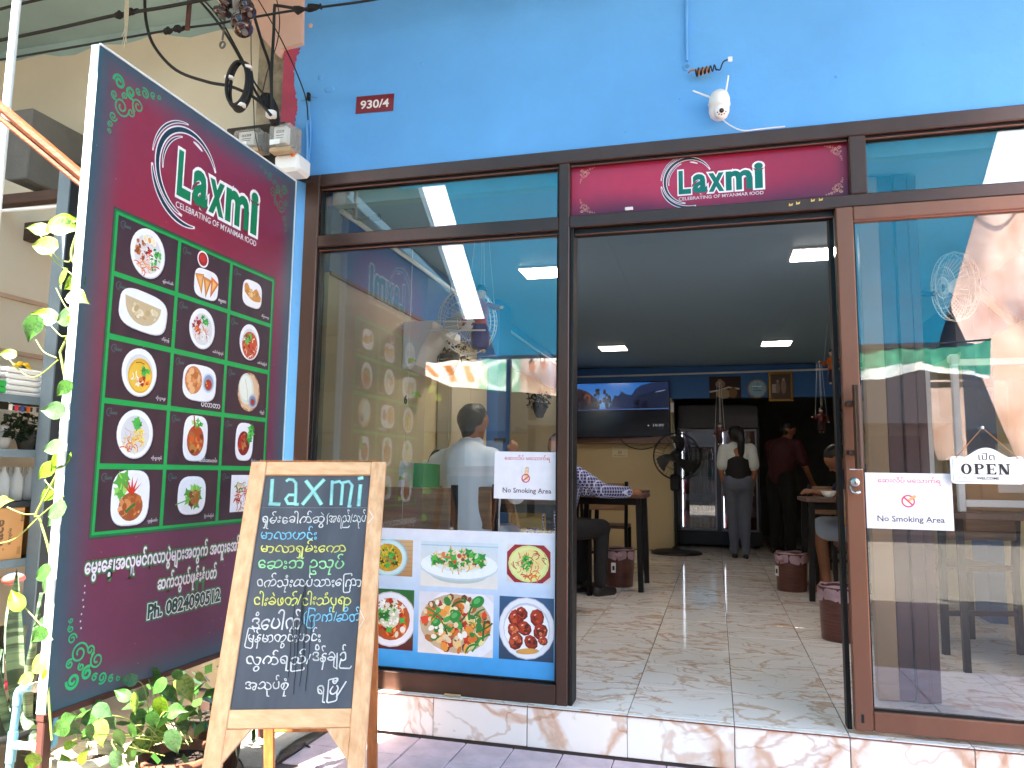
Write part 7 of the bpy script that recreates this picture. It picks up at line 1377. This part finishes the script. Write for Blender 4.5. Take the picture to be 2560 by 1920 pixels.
c, F_, u_, s_ = f.hc, f.hf, f.hu, f.hs
blob('hair', [(c+u_*.02-F_*.015, c+u_*.0-F_*.03, .092, .09), (c-F_*.1, c-F_*.12-u_*.08, .035, .045), (c-F_*.12-u_*.08, c-F_*.10-u_*.22, .045, .04), (c-F_*.10-u_*.22, c-F_*.09-u_*.36, .038, .012)], HAIR, f.t, .01, 3)
for sg in (-1, 1): c = lg(sg)[2]; blob('sandal', [(c+Vector((0, -.02, -.06)), c+Vector((0, .14, -.062)), .032, .03)], M_BLACK, f.t, .012, 2)
# ---- man standing in maroon
f = Fig(.76, 6.65, .165, -.75, 1.0, 'person', 'standing man in maroon shirt and dark trousers bending over a table at the back')
hp = f.head((.0, .16, 1.50), (0, 1, -.6), None)
body = hp+[(f(0, .08, 1.33), f(0, .14, 1.42), .055, .05), (f(0, 0, .95), f(0, .06, 1.25), .125, .145), (f(-.15, .06, 1.3), f(.15, .06, 1.3), .062, .062), (f(-.05, 0, .9), f(.05, 0, .9), .125, .125)]
AA = [(f(sg*.2, .07, 1.3), f(sg*.23, .16, 1.04), f(sg*.17, .36, .86)) for sg in (-1, 1)]
for a, b_, c in AA: body += [(a, b_, .048, .04), (b_, c, .038, .026)]; body += f.hand(c, f.R3 @ V3(0, .6, -.6), f.R3 @ V3(0, -.3, -1))
for sg in (-1, 1): body += [(f(sg*.09, 0, .88), f(sg*.1, .02, .48), .088, .058), (f(sg*.1, .02, .48), f(sg*.11, 0, .08), .056, .038), (f(sg*.11, -.01, .035), f(sg*.12, .14, .03), .034, .028)]
blob('body', body, SKIN, f.t, .012, 3); f.face()
blob('shirt', [(f(0, 0, .92), f(0, .06, 1.24), .15, .165), (f(-.16, .06, 1.3), f(.16, .06, 1.3), .075, .075)]+[(a, a.lerp(b_, .75), .068, .066) for a, b_, c in AA], mat('maroon_shirt', '45141b', .8), f.t, .012, 3, wrinkle=.004, seed=5)
blob('trousers', [(f(-.05, 0, .9), f(.05, 0, .9), .138, .138)]+[x for sg in (-1, 1) for x in ((f(sg*.09, 0, .88), f(sg*.1, .02, .48), .108, .08), (f(sg*.1, .02, .48), f(sg*.11, 0, .09), .078, .062))], mat('dark_trousers', '15120f', .85), f.t, .013, 3)
c, F_, u_ = f.hc, f.hf, f.hu; blob('hair', [(c+u_*.035-F_*.015, c+u_*.02-F_*.03, .09, .09), (c-u_*.03-F_*.04, c-u_*.05-F_*.04, .062, .05)], HAIR, f.t, .01, 2)
for sg in (-1, 1): blob('shoe', [(f(sg*.11, -.03, .035), f(sg*.12, .15, .03), .042, .036)], MATS['dark_shoe'], f.t, .012, 2)
# ---- seated man in navy with pale shorts
f = Fig(1.22, 3.72, .165, 1.5, 1., 'person', 'seated man in navy shirt and pale shorts bent over the right table')
hp = f.head((.0, .24, 1.08), (.1, 1, -1.0), None)
body = hp+[(f(0, .12, .97), f(0, .17, 1.06), .055, .05), (f(0, -.02, .56), f(0, .08, .88), .13, .14), (f(-.15, .1, .93), f(.15, .1, .93), .065, .065), (f(0, -.03, .5), f(0, 0, .5), .14, .14)]
AA = [(f(sg*.2, .1, .93), f(sg*.28, .24, .78), f(sg*.12, .42, .80)) for sg in (-1, 1)]
for a, b_, c in AA: body += [(a, b_, .05, .042), (b_, c, .04, .027)]; body += f.hand(c, f.R3 @ V3(0, 1, 0), f.R3 @ V3(0, 0, -1))
for sg in (-1, 1): body += [(f(sg*.1, 0, .5), f(sg*.16, .4, .5), .085, .062), (f(sg*.16, .4, .5), f(sg*.17, .36, .08), .056, .038), (f(sg*.17, .34, .03), f(sg*.17, .48, .025), .03, .027)]
blob('body', body, SKIN, f.t, .012, 3); f.face()
blob('shirt', [(f(0, -.02, .55), f(0, .08, .88), .16, .17), (f(-.16, .1, .93), f(.16, .1, .93), .078, .078)]+[(a, a.lerp(b_, .8), .07, .066) for a, b_, c in AA], mat('navy_shirt', '1c1f44', .8), f.t, .012, 3, wrinkle=.004, seed=2)
blob('shorts', [(f(0, -.03, .48), f(0, 0, .5), .158, .155)]+[(f(sg*.1, 0, .5), f(sg*.155, .36, .5), .105, .092) for sg in (-1, 1)], mat('pale_shorts', 'a9b4c4', .8, var=.06), f.t, .013, 3, wrinkle=.004)
c, F_, u_ = f.hc, f.hf, f.hu; blob('hair', [(c+u_*.03-F_*.015, c+u_*.02-F_*.03, .092, .092), (c-u_*.03-F_*.04, c-u_*.05-F_*.04, .064, .05)], HAIR, f.t, .01, 2)
